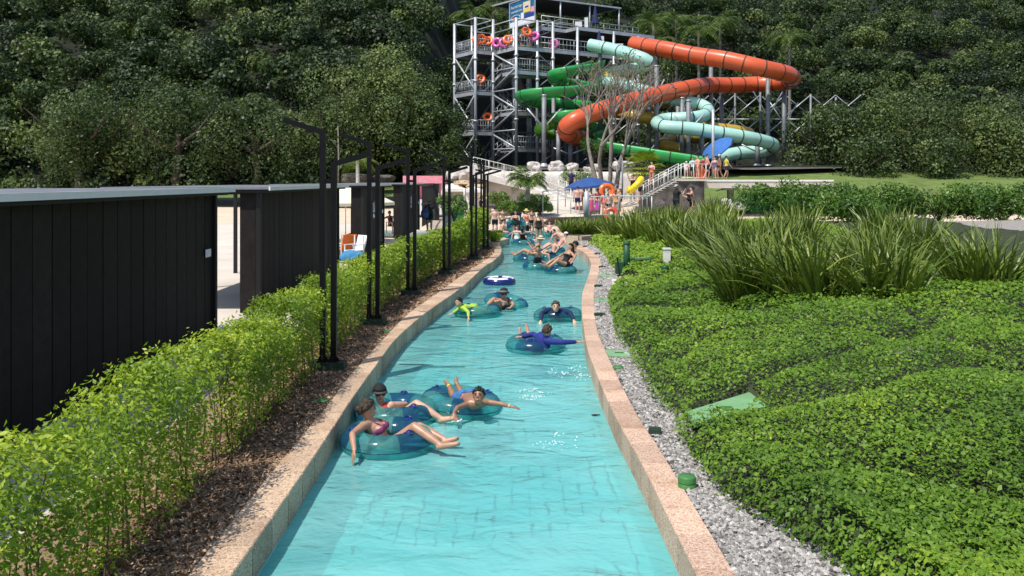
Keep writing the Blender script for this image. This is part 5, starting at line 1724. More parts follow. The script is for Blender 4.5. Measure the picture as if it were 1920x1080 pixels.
# greenery at the right of the slides
for i, (px, py, d, r_, l) in enumerate([(1560, 265, 80, 4.6, 'broad tree right of the last slide column'), (1690, 250, 79, 5.2, 'large green tree at the right of the slides'), (1830, 262, 78, 5.0, 'green tree near the right margin'), (1620, 300, 74, 2.6, 'small round tree on the grass slope'), (1760, 298, 73, 2.9, 'small leafy tree on the slope, farther right'), (1900, 285, 74, 3.6, 'leafy tree at the very right of the view')]):
    leafy_tree(px, py, d, r_, 0, .45+.1*(i % 3), l, nl=int(240*r_*r_), group='trees on the grass slope at the right')
for i, (px, py, d, rx_, l) in enumerate([(1440, 402, 50, 2.0, 'rounded shrub below the beam bridge at right'), (1530, 404, 48, 2.4, 'wide shrub right of the beam bridge'), (1640, 408, 47, 2.4, 'bright shrub on the lawn edge'), (1760, 410, 46, 2.6, 'dense shrub near the right margin'), (1880, 412, 45, 2.6, 'shrub at the very right of the lawn'), (1590, 425, 42, 1.8, 'low shrub in front of the bright one')]):
    bush(px, py, d, rx_, 1.7, l, .5, 4200, group='shrubs at the right of the lawn', size=.2)
# ------------------------------------------------------------------ swim rings
def swim_ring(x, y, D, label, scheme='aqua', rz=0.0, tilt=(0,0), z=None, group='clear blue-green swim rings on the river', handles=True, upright=None):
    r = D*.150; Rm = D/2 - r
    z = r*.46 if z is None else z
    t = thing('swim_ring', (x, y, z), label, 'swim ring', group, rz)
    t.rotation_euler = (tilt[0], tilt[1], rz)
    if scheme == 'aqua':
        mats_ = [V_TEAL, V_BLUE, V_AQUA]
        def sect(u, v):
            u = u % (2*PI)
            if v > PI*1.02: return 2 if (u % 2.1) > .5 else 0
            return 1 if (.55 < u < 1.55 or 2.75 < u < 3.6 or 4.55 < u < 5.45) else (2 if (1.55 <= u < 2.1 or 3.6 <= u < 4.1 or 5.45 <= u) else 0)
    elif scheme == 'navy':
        mats_ = [V_NAVY, V_WHITE]
        def sect(u, v): return 1 if (.9 < v < 2.3 and math.sin(u*3+.4) > -.75) else 0
    elif scheme == 'purple':
        mats_ = [V_PURP, V_WHITE]
        def sect(u, v): return 1 if (.9 < v < 2.2 and 1 < u < 3) else 0
    else:
        mats_ = [scheme]
        sect = None
    m = MB(); m.torus((0,0,0), Rm, r, 56, 22, squash=.94, sect=sect); m.build('ring', mats_, t)
    m = MB(); m.torus((0,0,0), Rm + r*.985, r*.035, 56, 6); m.build('seam', mats_[1] if len(mats_) > 1 and scheme == 'aqua' else mats_[0], t)
    if handles and scheme == 'aqua':
        for a in (1.05, 3.2, 5.0):
            c = Vector((Rm*math.cos(a), Rm*math.sin(a), r*.93))
            rot = Matrix.Rotation(a, 3, 'Z')
            m = MB(); m.ball(c, (.07, .05, .008), rot, 14, 6); pad = m.build('handle_pad', V_PAD, t)
            m = MB()
            pts = [c + rot @ Vector((.0, .045*math.cos(q), .030*math.sin(q))) for q in [PI*k/8 for k in range(9)]]
            m.tube(pts, .009, 6); m.build('handle', V_PAD, pad)
    m = MB(); aa = 2.35; m.cyl((Rm*math.cos(aa), Rm*math.sin(aa), r*.88), (Rm*math.cos(aa), Rm*math.sin(aa), r*.99), .016, 8); m.build('valve', mats_[-1], t)
    return t
def ring_at(px, py_front, label, D=1.14, **kw):
    df = EYE*FPX/(py_front-HOR); d = df + D/2 - .02
    return swim_ring((px-960)/FPX*d, d, D, label, **kw)
ring_at(727, 864, 'nearest swim ring, carrying the woman in the patterned bikini', rz=2.3)
ring_at(744, 806, 'swim ring behind it, carrying the woman in the red top', rz=.4)
ring_at(864, 788, 'swim ring with navy handles under the outstretched boy', rz=1.7, tilt=(.09,0))
ring_at(1004, 666, 'swim ring under the man in blue reaching for the right kerb', rz=3.4)
ring_at(1046, 605, 'swim ring under the smiling man facing the camera', rz=3.7, tilt=(.07,0))
ring_at(896, 598, 'swim ring under the boy in lime green', rz=5.3, tilt=(0,-.07))
ring_at(949, 580, 'swim ring behind the woman in the black hat, tipped up', rz=1.2, tilt=(.18, 0))
ring_at(936, 536, 'empty navy swim ring with white top drifting near the left bank', 1.02, scheme='navy', group='dark swim rings')
ring_at(1051, 515, 'swim ring under the long-haired woman and person in cap', rz=2.9)
ring_at(1009, 507, 'swim ring under the girl facing the camera', rz=2.4)
ring_at(990, 492, 'swim ring under the woman in the sun hat with crossed legs', rz=1.1, D=1.2)
ring_at(1027, 487, 'swim ring of the child with sunglasses, half hidden', rz=2.0, D=1.0)
ring_at(1036, 475, 'swim ring of the person in the white cap', rz=.5)
ring_at(980, 460, 'swim ring with the dark-haired person seen from behind', rz=.9, D=1.2)
ring_at(1058, 458, 'purple-navy swim ring near the right bend', 1.05, scheme='purple', group='dark swim rings')
ring_at(948, 448, 'flat swim ring beached at the shallow left side', rz=2.2, D=1.3)
ring_at(1001, 444, 'flat swim ring floating before the woman in black', rz=3.1, D=1.2)
ring_at(1030, 444, 'swim ring with the child waving its arms', rz=.2, D=1.2)
ring_at(1106, 443, 'swim ring partly hidden behind the leafy mound at right', rz=1.2, D=1.2)
p = A(968, 422, 48.5); swim_ring(p.x, p.y, 1.12, 'upright swim ring carried on the far deck', rz=.1, tilt=(R(86), 0), z=p.z)

# ------------------------------------------------------------------ people
SKIN = {'a': mat('skin_fair', (0.60, 0.35, 0.25), .40, 0, .16, 9, spec=.5), 'b': mat('skin_tan', (0.46, 0.25, 0.165), .40, 0, .16, 9, spec=.5), 'c': mat('skin_brown', (0.30, 0.155, 0.095), .40, 0, .16, 9, spec=.5), 'd': mat('skin_pink', (0.62, 0.33, 0.26), .40, 0, .16, 9, spec=.5)}
HAIR = {'black': mat('hair_black', (0.010, 0.008, 0.008), .45, 0, .4, 30, .5, 80), 'brown': mat('hair_brown', (0.055, 0.030, 0.018), .5, 0, .5, 30, .5, 80), 'streak': mat('hair_streaked', (0.045, 0.027, 0.016), .5, 0, .8, 45, .6, 90), 'red': mat('hair_red', (0.16, 0.05, 0.03), .5, 0, .4, 30, .5, 80)}
_cl = {}
def cloth(c, rough=.8):
    k = tuple(round(x, 3) for x in c)
    if k not in _cl: _cl[k] = mat('fabric_%d' % len(_cl), c, rough, 0, .15, 12, .2, 60)
    return _cl[k]
BLACKC, NAVYC, BLUEC, REDC, LIMEC = (.012,.012,.014), (.012,.02,.07), (.02,.03,.20), (.50,.04,.04), (.36,.55,.07)
PATTERN = mat('patterned_fabric', (.52,.05,.06), .8, 0, .2, 26, c2=(.03,.05,.22))

def fk(hip, yaw, H, P):
    Rz = Matrix.Rotation(yaw, 3, 'Z')
    def v(k, dflt): return (Rz @ Vector(P.get(k, dflt))).normalized()
    s = v('spine', (0,0,1)); r = (Rz @ Vector(P.get('right', (1,0,0)))); r = (r - s*r.dot(s)).normalized()
    J = {'hip': Vector(hip)}
    J['neck'] = J['hip'] + s*.30*H
    hu = v('headup', P.get('spine', (0,0,1))) if 'headup' in P else s
    J['up'] = hu; J['face'] = v('face', (0,1,0))
    J['head'] = J['neck'] + (s*.4 + hu*.6)*.105*H
    for sd, k in ((-1,'L'), (1,'R')):
        J['sh'+k] = J['neck'] - s*.035*H + r*sd*.112*H
        J['el'+k] = J['sh'+k] + v('ua'+k, (sd*.2,0,-1))*.172*H
        J['wr'+k] = J['el'+k] + v('fa'+k, (sd*.08,.25,-1))*.150*H
        J['fi'+k] = J['wr'+k] + v('ha'+k, P.get('fa'+k, (sd*.05,.2,-1)))*.10*H
        J['hp'+k] = J['hip'] - s*.01*H + r*sd*.054*H
        J['kn'+k] = J['hp'+k] + v('th'+k, (sd*.04,0,-1))*.245*H
        J['an'+k] = J['kn'+k] + v('sn'+k, (0,-.02,-1))*.235*H
        J['to'+k] = J['an'+k] + v('ft'+k, (sd*.15,1,-.25))*.125*H
    return J
def from_px(d, J, H):
    """joints given as photograph pixels and distance offsets"""
    out = {}
    for k, q in J.items():
        out[k] = A(q[0], q[1], d + q[2]) if k not in ('face', 'up') else Vector(q).normalized()
    s = (out['neck']-out['hip']).normalized()
    r = out['shR']-out['shL']; r = (r - s*r.dot(s)).normalized()
    for sd, k in ((-1,'L'), (1,'R')):
        if 'hp'+k not in out: out['hp'+k] = out['hip'] + r*sd*.054*H
        if 'fi'+k not in out: out['fi'+k] = out['wr'+k] + (out['wr'+k]-out['el'+k]).normalized()*.1*H
        if 'to'+k not in out: out['to'+k] = out['an'+k] + (out['an'+k]-out['kn'+k]).normalized()*.12*H
    if 'up' not in out: out['up'] = (out['head']-out['neck']).normalized()
    return out

def limb(m, a, b, ra, rm, rb, n=10):
    a, b = Vector(a), Vector(b)
    if (b-a).length < 1e-4: return
    m.tube([a, a.lerp(b, .33), a.lerp(b, .7), b], [ra, rm, (rm+rb)*.5, rb], n)
    m.ball(a, ra, None, 10, 6); m.ball(b, rb, None, 10, 6)

def person(label, J, H, skin='a', female=False, detail=1, hair=('short','brown'), wear=(), hat=None, extras=(), fat=1.0, head_k=1.0, group=None, seat=None):
    o = J['hip'].copy()
    J = {k: (v - o if k not in ('face', 'up') else v) for k, v in J.items()}
    s = (J['neck']-J['hip']).normalized(); Lt = (J['neck']-J['hip']).length
    r = J['shR']-J['shL']; r = (r - s*r.dot(s)).normalized(); f = s.cross(r)
    u = J['up'].normalized(); fc = J['face']; fc = (fc - u*fc.dot(u)).normalized(); hr = fc.cross(u)
    m = MB()
    # trunk
    if female: sec = [(-.16,.055,.045),(-.07,.100,.066),(.06,.106,.070),(.26,.084,.058),(.42,.072,.052),(.60,.080,.058),(.76,.088,.064),(.90,.094,.052),(1.0,.055,.036),(1.06,.03,.03)]
    else: sec = [(-.16,.050,.045),(-.07,.090,.062),(.06,.096,.064),(.26,.090,.060),(.42,.086,.058),(.60,.094,.064),(.76,.104,.068),(.90,.108,.056),(1.0,.062,.038),(1.06,.034,.032)]
    vs, fs = [], []
    nn_ = 16
    for tt, w, dp in sec:
        for k in range(nn_):
            a = 2*PI*k/nn_
            ff = fat if tt < .8 else 1
            vs.append(s*Lt*tt + r*math.cos(a)*w*H*ff + f*math.sin(a)*dp*H*ff*(1.08 if math.sin(a) > 0 else 1))
    for i in range(len(sec)-1):
        for k in range(nn_): fs.append((i*nn_+k, i*nn_+(k+1) % nn_, (i+1)*nn_+(k+1) % nn_, (i+1)*nn_+k))
    fs.append(tuple(range(nn_-1, -1, -1))); fs.append(tuple((len(sec)-1)*nn_+k for k in range(nn_)))
    m.add(vs, fs)
    if female:
        for sd in (-1, 1): m.ball(s*Lt*.68 + r*sd*.042*H + f*.052*H, (.036*H, .034*H, .036*H))
    rotc = Matrix((r, f, s)).transposed()
    for sd in (-1, 1): m.ball(s*Lt*.0 + r*sd*.045*H - f*.035*H, (.05*H*fat, .048*H*fat, .055*H), rotc)
    fa = .5 + .5*fat
    for k in 'LR':
        limb(m, J['sh'+k], J['el'+k], .031*H*fa, .030*H*fa, .0225*H*fa)
        limb(m, J['el'+k], J['wr'+k], .0235*H*fa, .0235*H*fa, .0150*H)
        limb(m, J['hp'+k], J['kn'+k], .054*H*fat, .052*H*fat, .034*H*fa)
        limb(m, J['kn'+k], J['an'+k], .034*H*fa, .036*H*fa, .020*H)
        # deltoid tie to the trunk
        limb(m, J['sh'+k], s*Lt*.93, .034*H, .034*H, .034*H, 8)
        # foot
        an, to = J['an'+k], J['to'+k]
        td = (to-an).normalized(); sh = (J['an'+k]-J['kn'+k]).normalized()
        heel = an - td*.030*H + sh*.014*H
        m.ball(heel, .022*H); limb(m, heel, to, .023*H, .024*H, .016*H, 8)
        fs_ = td.cross(sh)
        if fs_.length > .05:
            fs_.normalize()
            for q, kk in enumerate((-.9, -.3, .3, .9)):
                m.ball(to + fs_*kk*.016*H + td*.006*H, .0085*H, None, 8, 5)
        # hand
        wr, fi = J['wr'+k], J['fi'+k]
        hd = (fi-wr).normalized()
        fd = (J['wr'+k]-J['el'+k]).normalized()
        sv = hd.cross(Vector((0,0,1)) if abs(hd.z) < .8 else fc)
        if k == 'R': sv = -sv
        sv.normalize(); pn = sv.cross(hd)
        rot = Matrix((sv, hd, pn)).transposed()
        m.ball(wr + hd*.030*H, (.024*H, .034*H, .013*H), rot)
        for q, (off, ln) in enumerate(((-.018,.040),(-.006,.047),(.006,.044),(.018,.034))):
            b0 = wr + hd*.052*H + sv*off*H
            b1 = b0 + (hd + sv*off*4).normalized()*ln*.55*H - pn*.004*H
            b2 = b1 + (hd*.9 + sv*off*3 - pn*.35).normalized()*ln*.5*H
            limb(m, b0, b1, .0066*H, .0066*H, .0060*H, 6); limb(m, b1, b2, .0060*H, .0058*H, .0050*H, 6)
        tb = wr + hd*.014*H - sv*.016*H
        t1 = tb + (hd*.6 - sv*.8).normalized()*.026*H; t2 = t1 + (hd*.9 - sv*.35).normalized()*.022*H
        limb(m, tb, t1, .0085*H, .0080*H, .0072*H, 6); limb(m, t1, t2, .0070*H, .0065*H, .0056*H, 6)
    # neck and head
    hk = head_k
    hc = J['head']
    limb(m, s*Lt*.97, hc - u*.035*H*hk - fc*.008*H, .034*H, .031*H, .031*H)
    hrot = Matrix((hr, fc, u)).transposed()
    HR = Vector((.0455, .0560, .0640))*H*hk
    m.ball(hc + u*.004*H, HR, hrot, 16, 12)
    m.ball(hc + fc*.014*H*hk - u*.034*H*hk, (.036*H*hk, .040*H*hk, .036*H*hk), hrot)
    m.ball(hc + fc*.056*H*hk - u*.008*H*hk, (.0075*H*hk, .012*H*hk, .015*H*hk), hrot, 8, 6)
    m.ball(hc + fc*.049*H*hk - u*.034*H*hk, (.016*H*hk, .008*H*hk, .007*H*hk), hrot, 8, 6)
    for sd in (-1, 1): m.ball(hc + hr*sd*.046*H*hk - fc*.004*H*hk - u*.004*H*hk, (.006*H*hk, .013*H*hk, .018*H*hk), hrot, 8, 6)
    tmp = m.build('tmp_body', SKIN[skin])
    vox = (.034, .018, .0095)[detail]*H/1.65
    md = tmp.modifiers.new('remesh', 'REMESH'); md.mode = 'VOXEL'; md.voxel_size = vox; md.use_smooth_shade = True
    ms = tmp.modifiers.new('smooth', 'SMOOTH'); ms.iterations = (1, 2, 4)[detail]; ms.factor = .5
    me = bpy.data.meshes.new_from_object(tmp.evaluated_get(bpy.context.evaluated_depsgraph_get()))
    old = tmp.data
    bpy.data.objects.remove(tmp); bpy.data.meshes.remove(old)
    me.name = 'person'
    if not me.materials: me.materials.append(SKIN[skin])
    me.polygons.foreach_set('use_smooth', [True]*len(me.polygons))
    body = tag(link('person', me, None, o), label, 'person', group)
    # which bone does each vertex belong to
    nv = len(me.vertices)
    co = np.empty(nv*3, dtype=np.float32); me.vertices.foreach_get('co', co); co = co.reshape(-1, 3)
    no = np.empty(nv*3, dtype=np.float32); me.vertices.foreach_get('normal', no); no = no.reshape(-1, 3)
    bones = [('torso', Vector((0,0,0)), J['neck'], .085*H), ('neck', J['neck'], hc-u*.05*H, .033*H), ('head', hc-u*.02*H, hc+u*.015*H, .055*H)]
    for k in 'LR':
        bones += [('ua', J['sh'+k], J['el'+k], .030*H), ('fa', J['el'+k], J['wr'+k], .022*H), ('ha', J['wr'+k], J['fi'+k], .018*H),
                  ('th', J['hp'+k], J['kn'+k], .050*H), ('sn', J['kn'+k], J['an'+k], .032*H), ('ft', J['an'+k], J['to'+k], .022*H)]
    best = np.full(nv, 1e9); bi = np.zeros(nv, int); bt_ = np.zeros(nv)
    for i, (nm, a, b, rad) in enumerate(bones):
        a = np.array(a); ab = np.array(b) - a
        t_ = ((co - a) @ ab)/max(1e-9, ab @ ab)
        tc_ = np.clip(t_, 0, 1)
        dd = np.linalg.norm(co - (a + tc_[:, None]*ab), axis=1) - rad
        q = dd < best
        best[q] = dd[q]; bi[q] = i; bt_[q] = (t_ if nm == 'torso' else tc_)[q]
    names = np.array([b[0] for b in bones])[bi]
    front = (co @ np.array(f))/H; lat = (co @ np.array(r))/H
    polys = [list(p.vertices) for p in me.polygons]
    def shell(name, mask, off, mt, rough=0.0):
        keep = [p for p in polys if all(mask[i] for i in p)]
        if not keep: return None
        used = sorted({i for p in keep for i in p}); ix = {v: k for k, v in enumerate(used)}
        cnt = {}
        for p in keep:
            for a, b in zip(p, p[1:]+p[:1]):
                e = (min(a,b), max(a,b)); cnt[e] = cnt.get(e, 0)+1
        rim = {i for e, c in cnt.items() if c == 1 for i in e}
        vv_ = []
        for i in used:
            k = off*(.35 if i in rim else 1)
            if rough:
                w_ = Vector(hl_[i])/H*40; k *= 1 + rough*(mnoise.noise(Vector((w_.x*2.6, w_.y*2.6, w_.z*.7))) + .5*math.sin(hx[i]*17 + 3*mnoise.noise(w_)))
            p = co[i] + no[i]*k
            vv_.append(tuple(p))
        mm = bpy.data.meshes.new(name); mm.from_pydata(vv_, [], [[ix[i] for i in p] for p in keep])
        mm.materials.append(mt); mm.polygons.foreach_set('use_smooth', [True]*len(keep)); mm.update()
        return link(name, mm, body)
    def M_(rules):
        q = np.zeros(nv, bool)
        for nm, t0, t1 in rules: q |= (names == nm) & (bt_ >= t0) & (bt_ <= t1)
        return q
    GAR = {'shorts': [('torso',-1,.14),('th',0,.62)], 'trunks': [('torso',-1,.12),('th',0,.30)], 'briefs': [('torso',-1,.06),('th',0,.13)],
           'swimsuit': [('torso',-1,.74),('th',0,.10)], 'bikini_top': [('torso',.56,.76)], 'rash_guard': [('torso',-.2,1.4),('neck',0,.22),('ua',0,1),('fa',0,.93)], 'shirt': [('torso',-.1,1.2),('ua',0,.55)],
           'tank_top': [('torso',-.1,.92)], 'leggings': [('torso',-1,.12),('th',0,1),('sn',0,.9)], 'bikini_bottom': [('torso',-1,.05),('th',0,.12)]}
    for w in wear:
        nm, c = w[0], w[1]
        mk = M_(GAR[nm])
        if nm == 'bikini_top': mk &= (front > .01) | ((bt_ > .60) & (bt_ < .68))
        if nm == 'swimsuit' and len(w) > 2: mk |= (names == 'torso') & (bt_ > .7) & (bt_ < .98) & (abs(lat) > .045) & (abs(lat) < .075)
        mt = c if isinstance(c, bpy.types.Material) else cloth(c)
        shell(nm, mk, .010*H/1.65*(1.5 if nm in ('shorts','shirt') else 1), mt)
    # hair
    hl_ = (co - np.array(hc)); hx = hl_ @ np.array(hr)/HR[0]; hy = hl_ @ np.array(fc)/HR[1]; hz_ = hl_ @ np.array(u)/HR[2]
    ishead = (names == 'head') | (names == 'neck')
    if hair and hair[0] != 'none':
        mask = ishead & (hz_ > .10 + .52*hy) & (hz_ > -.75)
        ho = shell('hair', mask, .012*H*hk, HAIR[hair[1]], .75)
        hm = MB()
        if hair[0] == 'bun': hm.ball(hc - fc*.066*H*hk + u*.012*H*hk, (.030*H, .028*H, .028*H), hrot); hm.ball(hc - fc*.060*H + u*.0*H, (.036*H,.02*H,.036*H), hrot)
        if hair[0] in ('long', 'pony'):
            L_ = hair[2] if len(hair) > 2 else .16
            w_ = .050 if hair[0] == 'long' else .024
            base_ = hc - fc*.040*H*hk
            down = (-u*.85 - s*.15).normalized()
            pts = [base_ + u*.02*H, base_ - fc*.014*H + down*.05*H, base_ - fc*.012*H + down*(L_*.6)*H, base_ - fc*.004*H + down*L_*H]
            hm.tube(pts, [w_*H*.85, w_*H, w_*H*.9, w_*H*.35], 10)
        if hm.v: hm.build('hair_length', HAIR[hair[1]], ho if ho else body)
    if hat:
        kind, hcxt = hat[0], hat[1]
        mt = hcxt if isinstance(hcxt, bpy.types.Material) else cloth(hcxt)
        if kind in ('cap', 'visor'):
            mask = ishead & (hz_ > .34 + .06*hy) if kind == 'cap' else ishead & (hz_ > .34) & (hz_ < .75)
            if kind == 'visor': mask = ishead & (hz_ > .30 + .05*hy)
            h_ = shell('cap', mask, .018*H*hk, mt) or body
            hm = MB()
            vs = []
            bd = Matrix.Rotation(hat[2] if len(hat) > 2 else 0, 3, u) @ fc; bs = bd.cross(u)
            for q in range(9):
                a = -1.1 + 2.2*q/8
                e = bd*math.cos(a) + bs*math.sin(a)
                vs += [hc + u*.026*H*hk + e*.058*H*hk, hc + u*.016*H*hk + e*(.058 + .042*math.cos(a*1.2))*H*hk, hc + u*.021*H*hk + e*.058*H*hk, hc + u*.011*H*hk + e*(.056 + .042*math.cos(a*1.2))*H*hk]
            fs_ = []
            for q in range(8): fs_ += [(4*q, 4*q+1, 4*q+5, 4*q+4), (4*q+2, 4*q+6, 4*q+7, 4*q+3), (4*q+1, 4*q+3, 4*q+7, 4*q+5)]
            hm.add(vs, fs_, 0, True); hm.build('brim', mt if kind == 'cap' else cloth((.05,.05,.055)), h_)
        elif kind in ('bucket', 'sunhat'):
            w = .88 if kind == 'bucket' else 1.12
            hm = MB(); hm.lathe(hc, [(.108*w*H*hk, .018*H*hk),(.062*H*hk, .040*H*hk),(.060*H*hk, .052*H*hk),(.056*H*hk, .080*H*hk),(.030*H*hk, .094*H*hk),(0, .096*H*hk)], 18, axis=hrot); h_ = hm.build('hat', mt, body)
            hm = MB(); hm.lathe(hc, [(.0635*H*hk, .041*H*hk),(.0625*H*hk, .056*H*hk)], 18, axis=hrot); hm.build('hat_band', cloth(BLACKC) if kind == 'sunhat' else cloth((.3,.3,.32)), h_)
    if detail == 2 or 'eyes' in extras:
        if 'sunglasses' not in extras:
            for sd in (-1, 1):
                hm = MB(); hm.ball(hc + fc*.0505*H*hk + hr*sd*.0195*H*hk + u*.006*H*hk, (.0085*H*hk, .005*H*hk, .0045*H*hk), hrot, 8, 6); hm.build('eye', HAIR['black'], body)
                hm = MB(); hm.ball(hc + fc*.052*H*hk + hr*sd*.020*H*hk + u*.0165*H*hk, (.0125*H*hk, .004*H*hk, .0028*H*hk), hrot, 8, 5); hm.build('eyebrow', HAIR[hair[1]] if hair and hair[0] != 'none' else HAIR['brown'], body)
        hm = MB(); hm.ball(hc + fc*.0555*H*hk - u*.0345*H*hk, (.0145*H*hk, .004*H*hk, .0035*H*hk), hrot, 10, 5); hm.build('mouth', cloth((.28,.06,.05)), body)
    if 'smile' in extras:
        hm = MB(); hm.ball(hc + fc*.0585*H*hk - u*.0335*H*hk, (.0085*H*hk, .0020*H*hk, .0018*H*hk), hrot, 10, 5); hm.build('teeth', cloth((.75,.73,.70)), body)
    if 'beard' in extras:
        mask = ishead & (hz_ < -.32) & (hy > .1) & (hz_ > -1.05)
        shell('beard', mask, .004*H, HAIR['brown'])
    if 'sunglasses' in extras:
        sg = None
        for sd in (-1, 1):
            hm = MB(); hm.ball(hc + fc*.054*H*hk + hr*sd*.0215*H*hk + u*.004*H*hk, (.0195*H*hk, .007*H*hk, .014*H*hk), hrot, 12, 8); hm.build('sunglass_lens', BIN, body)
        hm = MB()
        gp = [hc - fc*.01*H*hk - hr*.048*H*hk + u*.004*H*hk, hc + fc*.045*H*hk - hr*.040*H*hk + u*.006*H*hk, hc + fc*.060*H*hk + u*.008*H*hk, hc + fc*.045*H*hk + hr*.040*H*hk + u*.006*H*hk, hc - fc*.01*H*hk + hr*.048*H*hk + u*.004*H*hk]
        hm.tube(gp, .0032*H*hk, 5)
        hm.build('sunglass_frame', BIN, body)
    for e in extras:
        if isinstance(e, tuple) and e[0] == 'band':
            a, b = J['el'+e[1]], J['wr'+e[1]]
            if len(e) > 3: a, b = J['kn'+e[1]], J['an'+e[1]]
            d_ = (b-a).normalized(); hm = MB(); c_ = a.lerp(b, .90)
            rr_ = .020*H if len(e) <= 3 else .025*H
            hm.cyl(c_-d_*.008*H, c_+d_*.008*H, rr_, 12); hm.build('wristband', cloth(e[2]), body)
        if isinstance(e, tuple) and e[0] == 'skirt':
            ln = e[2]; hm = MB()
            prof = [(.10, .04), (.115, -.03), (.13, -ln*.5), (.145, -ln)]
            hm.lathe((0,0,0), [(a*H, b*H) for a, b in prof], 16); hm.build('skirt', cloth(e[1]), body)
        if isinstance(e, tuple) and e[0] == 'straps':
            for sd in (-1, 1):
                hm = MB(); pts = [s*Lt*.70 + r*sd*.04*H + f*.088*H, s*Lt*.88 + r*sd*.035*H + f*.062*H, s*Lt*1.0 + r*sd*.033*H + f*.0*H + s*.008*H, s*Lt*.9 + r*sd*.033*H - f*.056*H, s*Lt*.66 + r*sd*.03*H - f*.066*H]
                hm.tube(catmull(pts, 4), .0055*H, 5); hm.build('strap', e[1] if isinstance(e[1], bpy.types.Material) else cloth(e[1]), body)
    return body

# --- the seven nearest bathers, joint by joint
J = from_px(10.35, dict(head=(689,767,-.04), neck=(696,791,.0), hip=(725,842,.0), shR=(681,799,-.20), shL=(713,796,.14), elR=(660.5,814,-.54), wrR=(664.5,845,-.74), fiR=(661.5,861,-.76),
    elL=(732,812,.34), wrL=(752,806,.46), fiL=(764,808,.50), knR=(777,800,-.26), knL=(786,800,.04), anR=(827,835,-.46), anL=(837,826,-.16), toR=(859,832,-.52), toL=(857,822,-.18), face=(.86,.45,.05), up=(-.05,.0,1)), 1.64)
person('woman in patterned bikini reclining in the nearest ring, arm trailing in the water', J, 1.64, 'b', True, 2, ('bun','streak'), (('bikini_top', PATTERN), ('bikini_bottom', PATTERN)), None, (('straps', PATTERN),))
J = from_px(11.55, dict(head=(712,738,.0), neck=(716,761,.02), hip=(737,797,-.06), shL=(733,760,-.06), shR=(701,765,.02), elL=(766,758,.22), wrL=(792,754,.42), fiL=(806,757,.48), elR=(703,786,-.22), wrR=(725,778,-.42), fiR=(738,771,-.48),
    knL=(790,761,.04), knR=(781,757,-.22), anL=(836,781,-.12), anR=(829,786,-.36), toL=(860,772,-.16), toR=(856,783,-.44), face=(.30,-.93,-.05), up=(-.03,.05,1)), 1.66)
person('woman in red swimsuit with black visor and sunglasses, holding the next ring', J, 1.66, 'a', True, 2, ('short','black'), (('swimsuit', REDC, 1),), ('visor', BLACKC), ('sunglasses', ('band','R',BLACKC), ('straps', REDC)))
J = from_px(12.0, dict(head=(897.5,742,-.86), neck=(897,757,-.70), hip=(875,746,-.30), shR=(880,757,-.66), shL=(914,754,-.62), elR=(858,764,-.84), wrR=(851,774,-.98), fiR=(853,781,-1.02), elL=(937,757,-.66), wrL=(957,762,-.70), fiL=(972,765,-.72),
    knR=(850,744,.02), knL=(868,743,.06), anR=(841,722,.22), anL=(856,717,.26), toR=(834,715,.30), toL=(855,709,.34), face=(-.12,-.98,-.08), up=(.02,.28,.95)), 1.36)
person('boy lying over a ring with feet up and one arm stretched out', J, 1.36, 'c', False, 2, ('short','black'), (('shorts', (.05,.17,.42)),), None, (('band','R',(.7,.6,.05),1), ('band','L',(.7,.5,.2)), 'smile'), head_k=1.12)
J = from_px(16.1, dict(head=(1026,621,-.45), neck=(1022,636,-.42), hip=(1003,655,-.08), shL=(1011,635,-.28), shR=(1031,640,-.55), elL=(1000,626,-.06), wrL=(977,632,.02), fiL=(967,632,.04), elR=(1053,642,-.60), wrR=(1082,641,-.50), fiR=(1099,640,-.46),
    knL=(984,640,.44), knR=(992,633,.56), anL=(976,630,.68), anR=(990,622,.80), toL=(974,616,.74), toR=(987,609,.86), face=(.50,.86,.05), up=(.10,.0,1)), 1.62)
person('person in long-sleeved blue shirt seen from behind, reaching for the kerb', J, 1.62, 'b', False, 2, ('short','brown'), (('rash_guard', BLUEC), ('shorts', (.10,.10,.12))), None, ())
J = from_px(19.7, dict(head=(1042,575,-.50), neck=(1042,585,-.32), hip=(1043,592,.20), shR=(1030,582,-.28), shL=(1054,582,-.28), elR=(1016,587,-.55), wrR=(1013.5,603,-.72), fiR=(1014,610,-.78), elL=(1069,586,-.55), wrL=(1076,601,-.70), fiL=(1078,609,-.76),
    knR=(1039,606,.58), knL=(1048,606,.58), anR=(1038,612,.95), anL=(1049,612,.95), face=(0,-1,-.02), up=(0,.12,1)), 1.74)
person('smiling man in navy long sleeves hugging his ring, facing the camera', J, 1.74, 'a', False, 2, ('short','brown'), (('rash_guard', NAVYC), ('shorts', BLACKC)), None, ('smile',))
J = from_px(20.3, dict(head=(860,566.5,-.55), neck=(863,577,-.50), hip=(888,578,-.30), shR=(863,577,-.30), shL=(869,577.5,-.62), elL=(878,585,-.86), wrL=(878.5,595,-.98), fiL=(877.5,600,-1.0), elR=(855,583,-.30), wrR=(849,587,-.40), fiR=(845,589,-.44),
    knL=(905,583,-.25), knR=(905,581,-.05), anL=(919,586,-.1), anR=(919,585,.1), face=(-.75,-.62,.0), up=(.05,.1,1)), 1.30)
person('boy in lime green long sleeves leaning out of his ring', J, 1.30, 'a', False, 2, ('short','black'), (('rash_guard', LIMEC), ('shorts', (.3,.45,.1))), None, (), head_k=1.1)
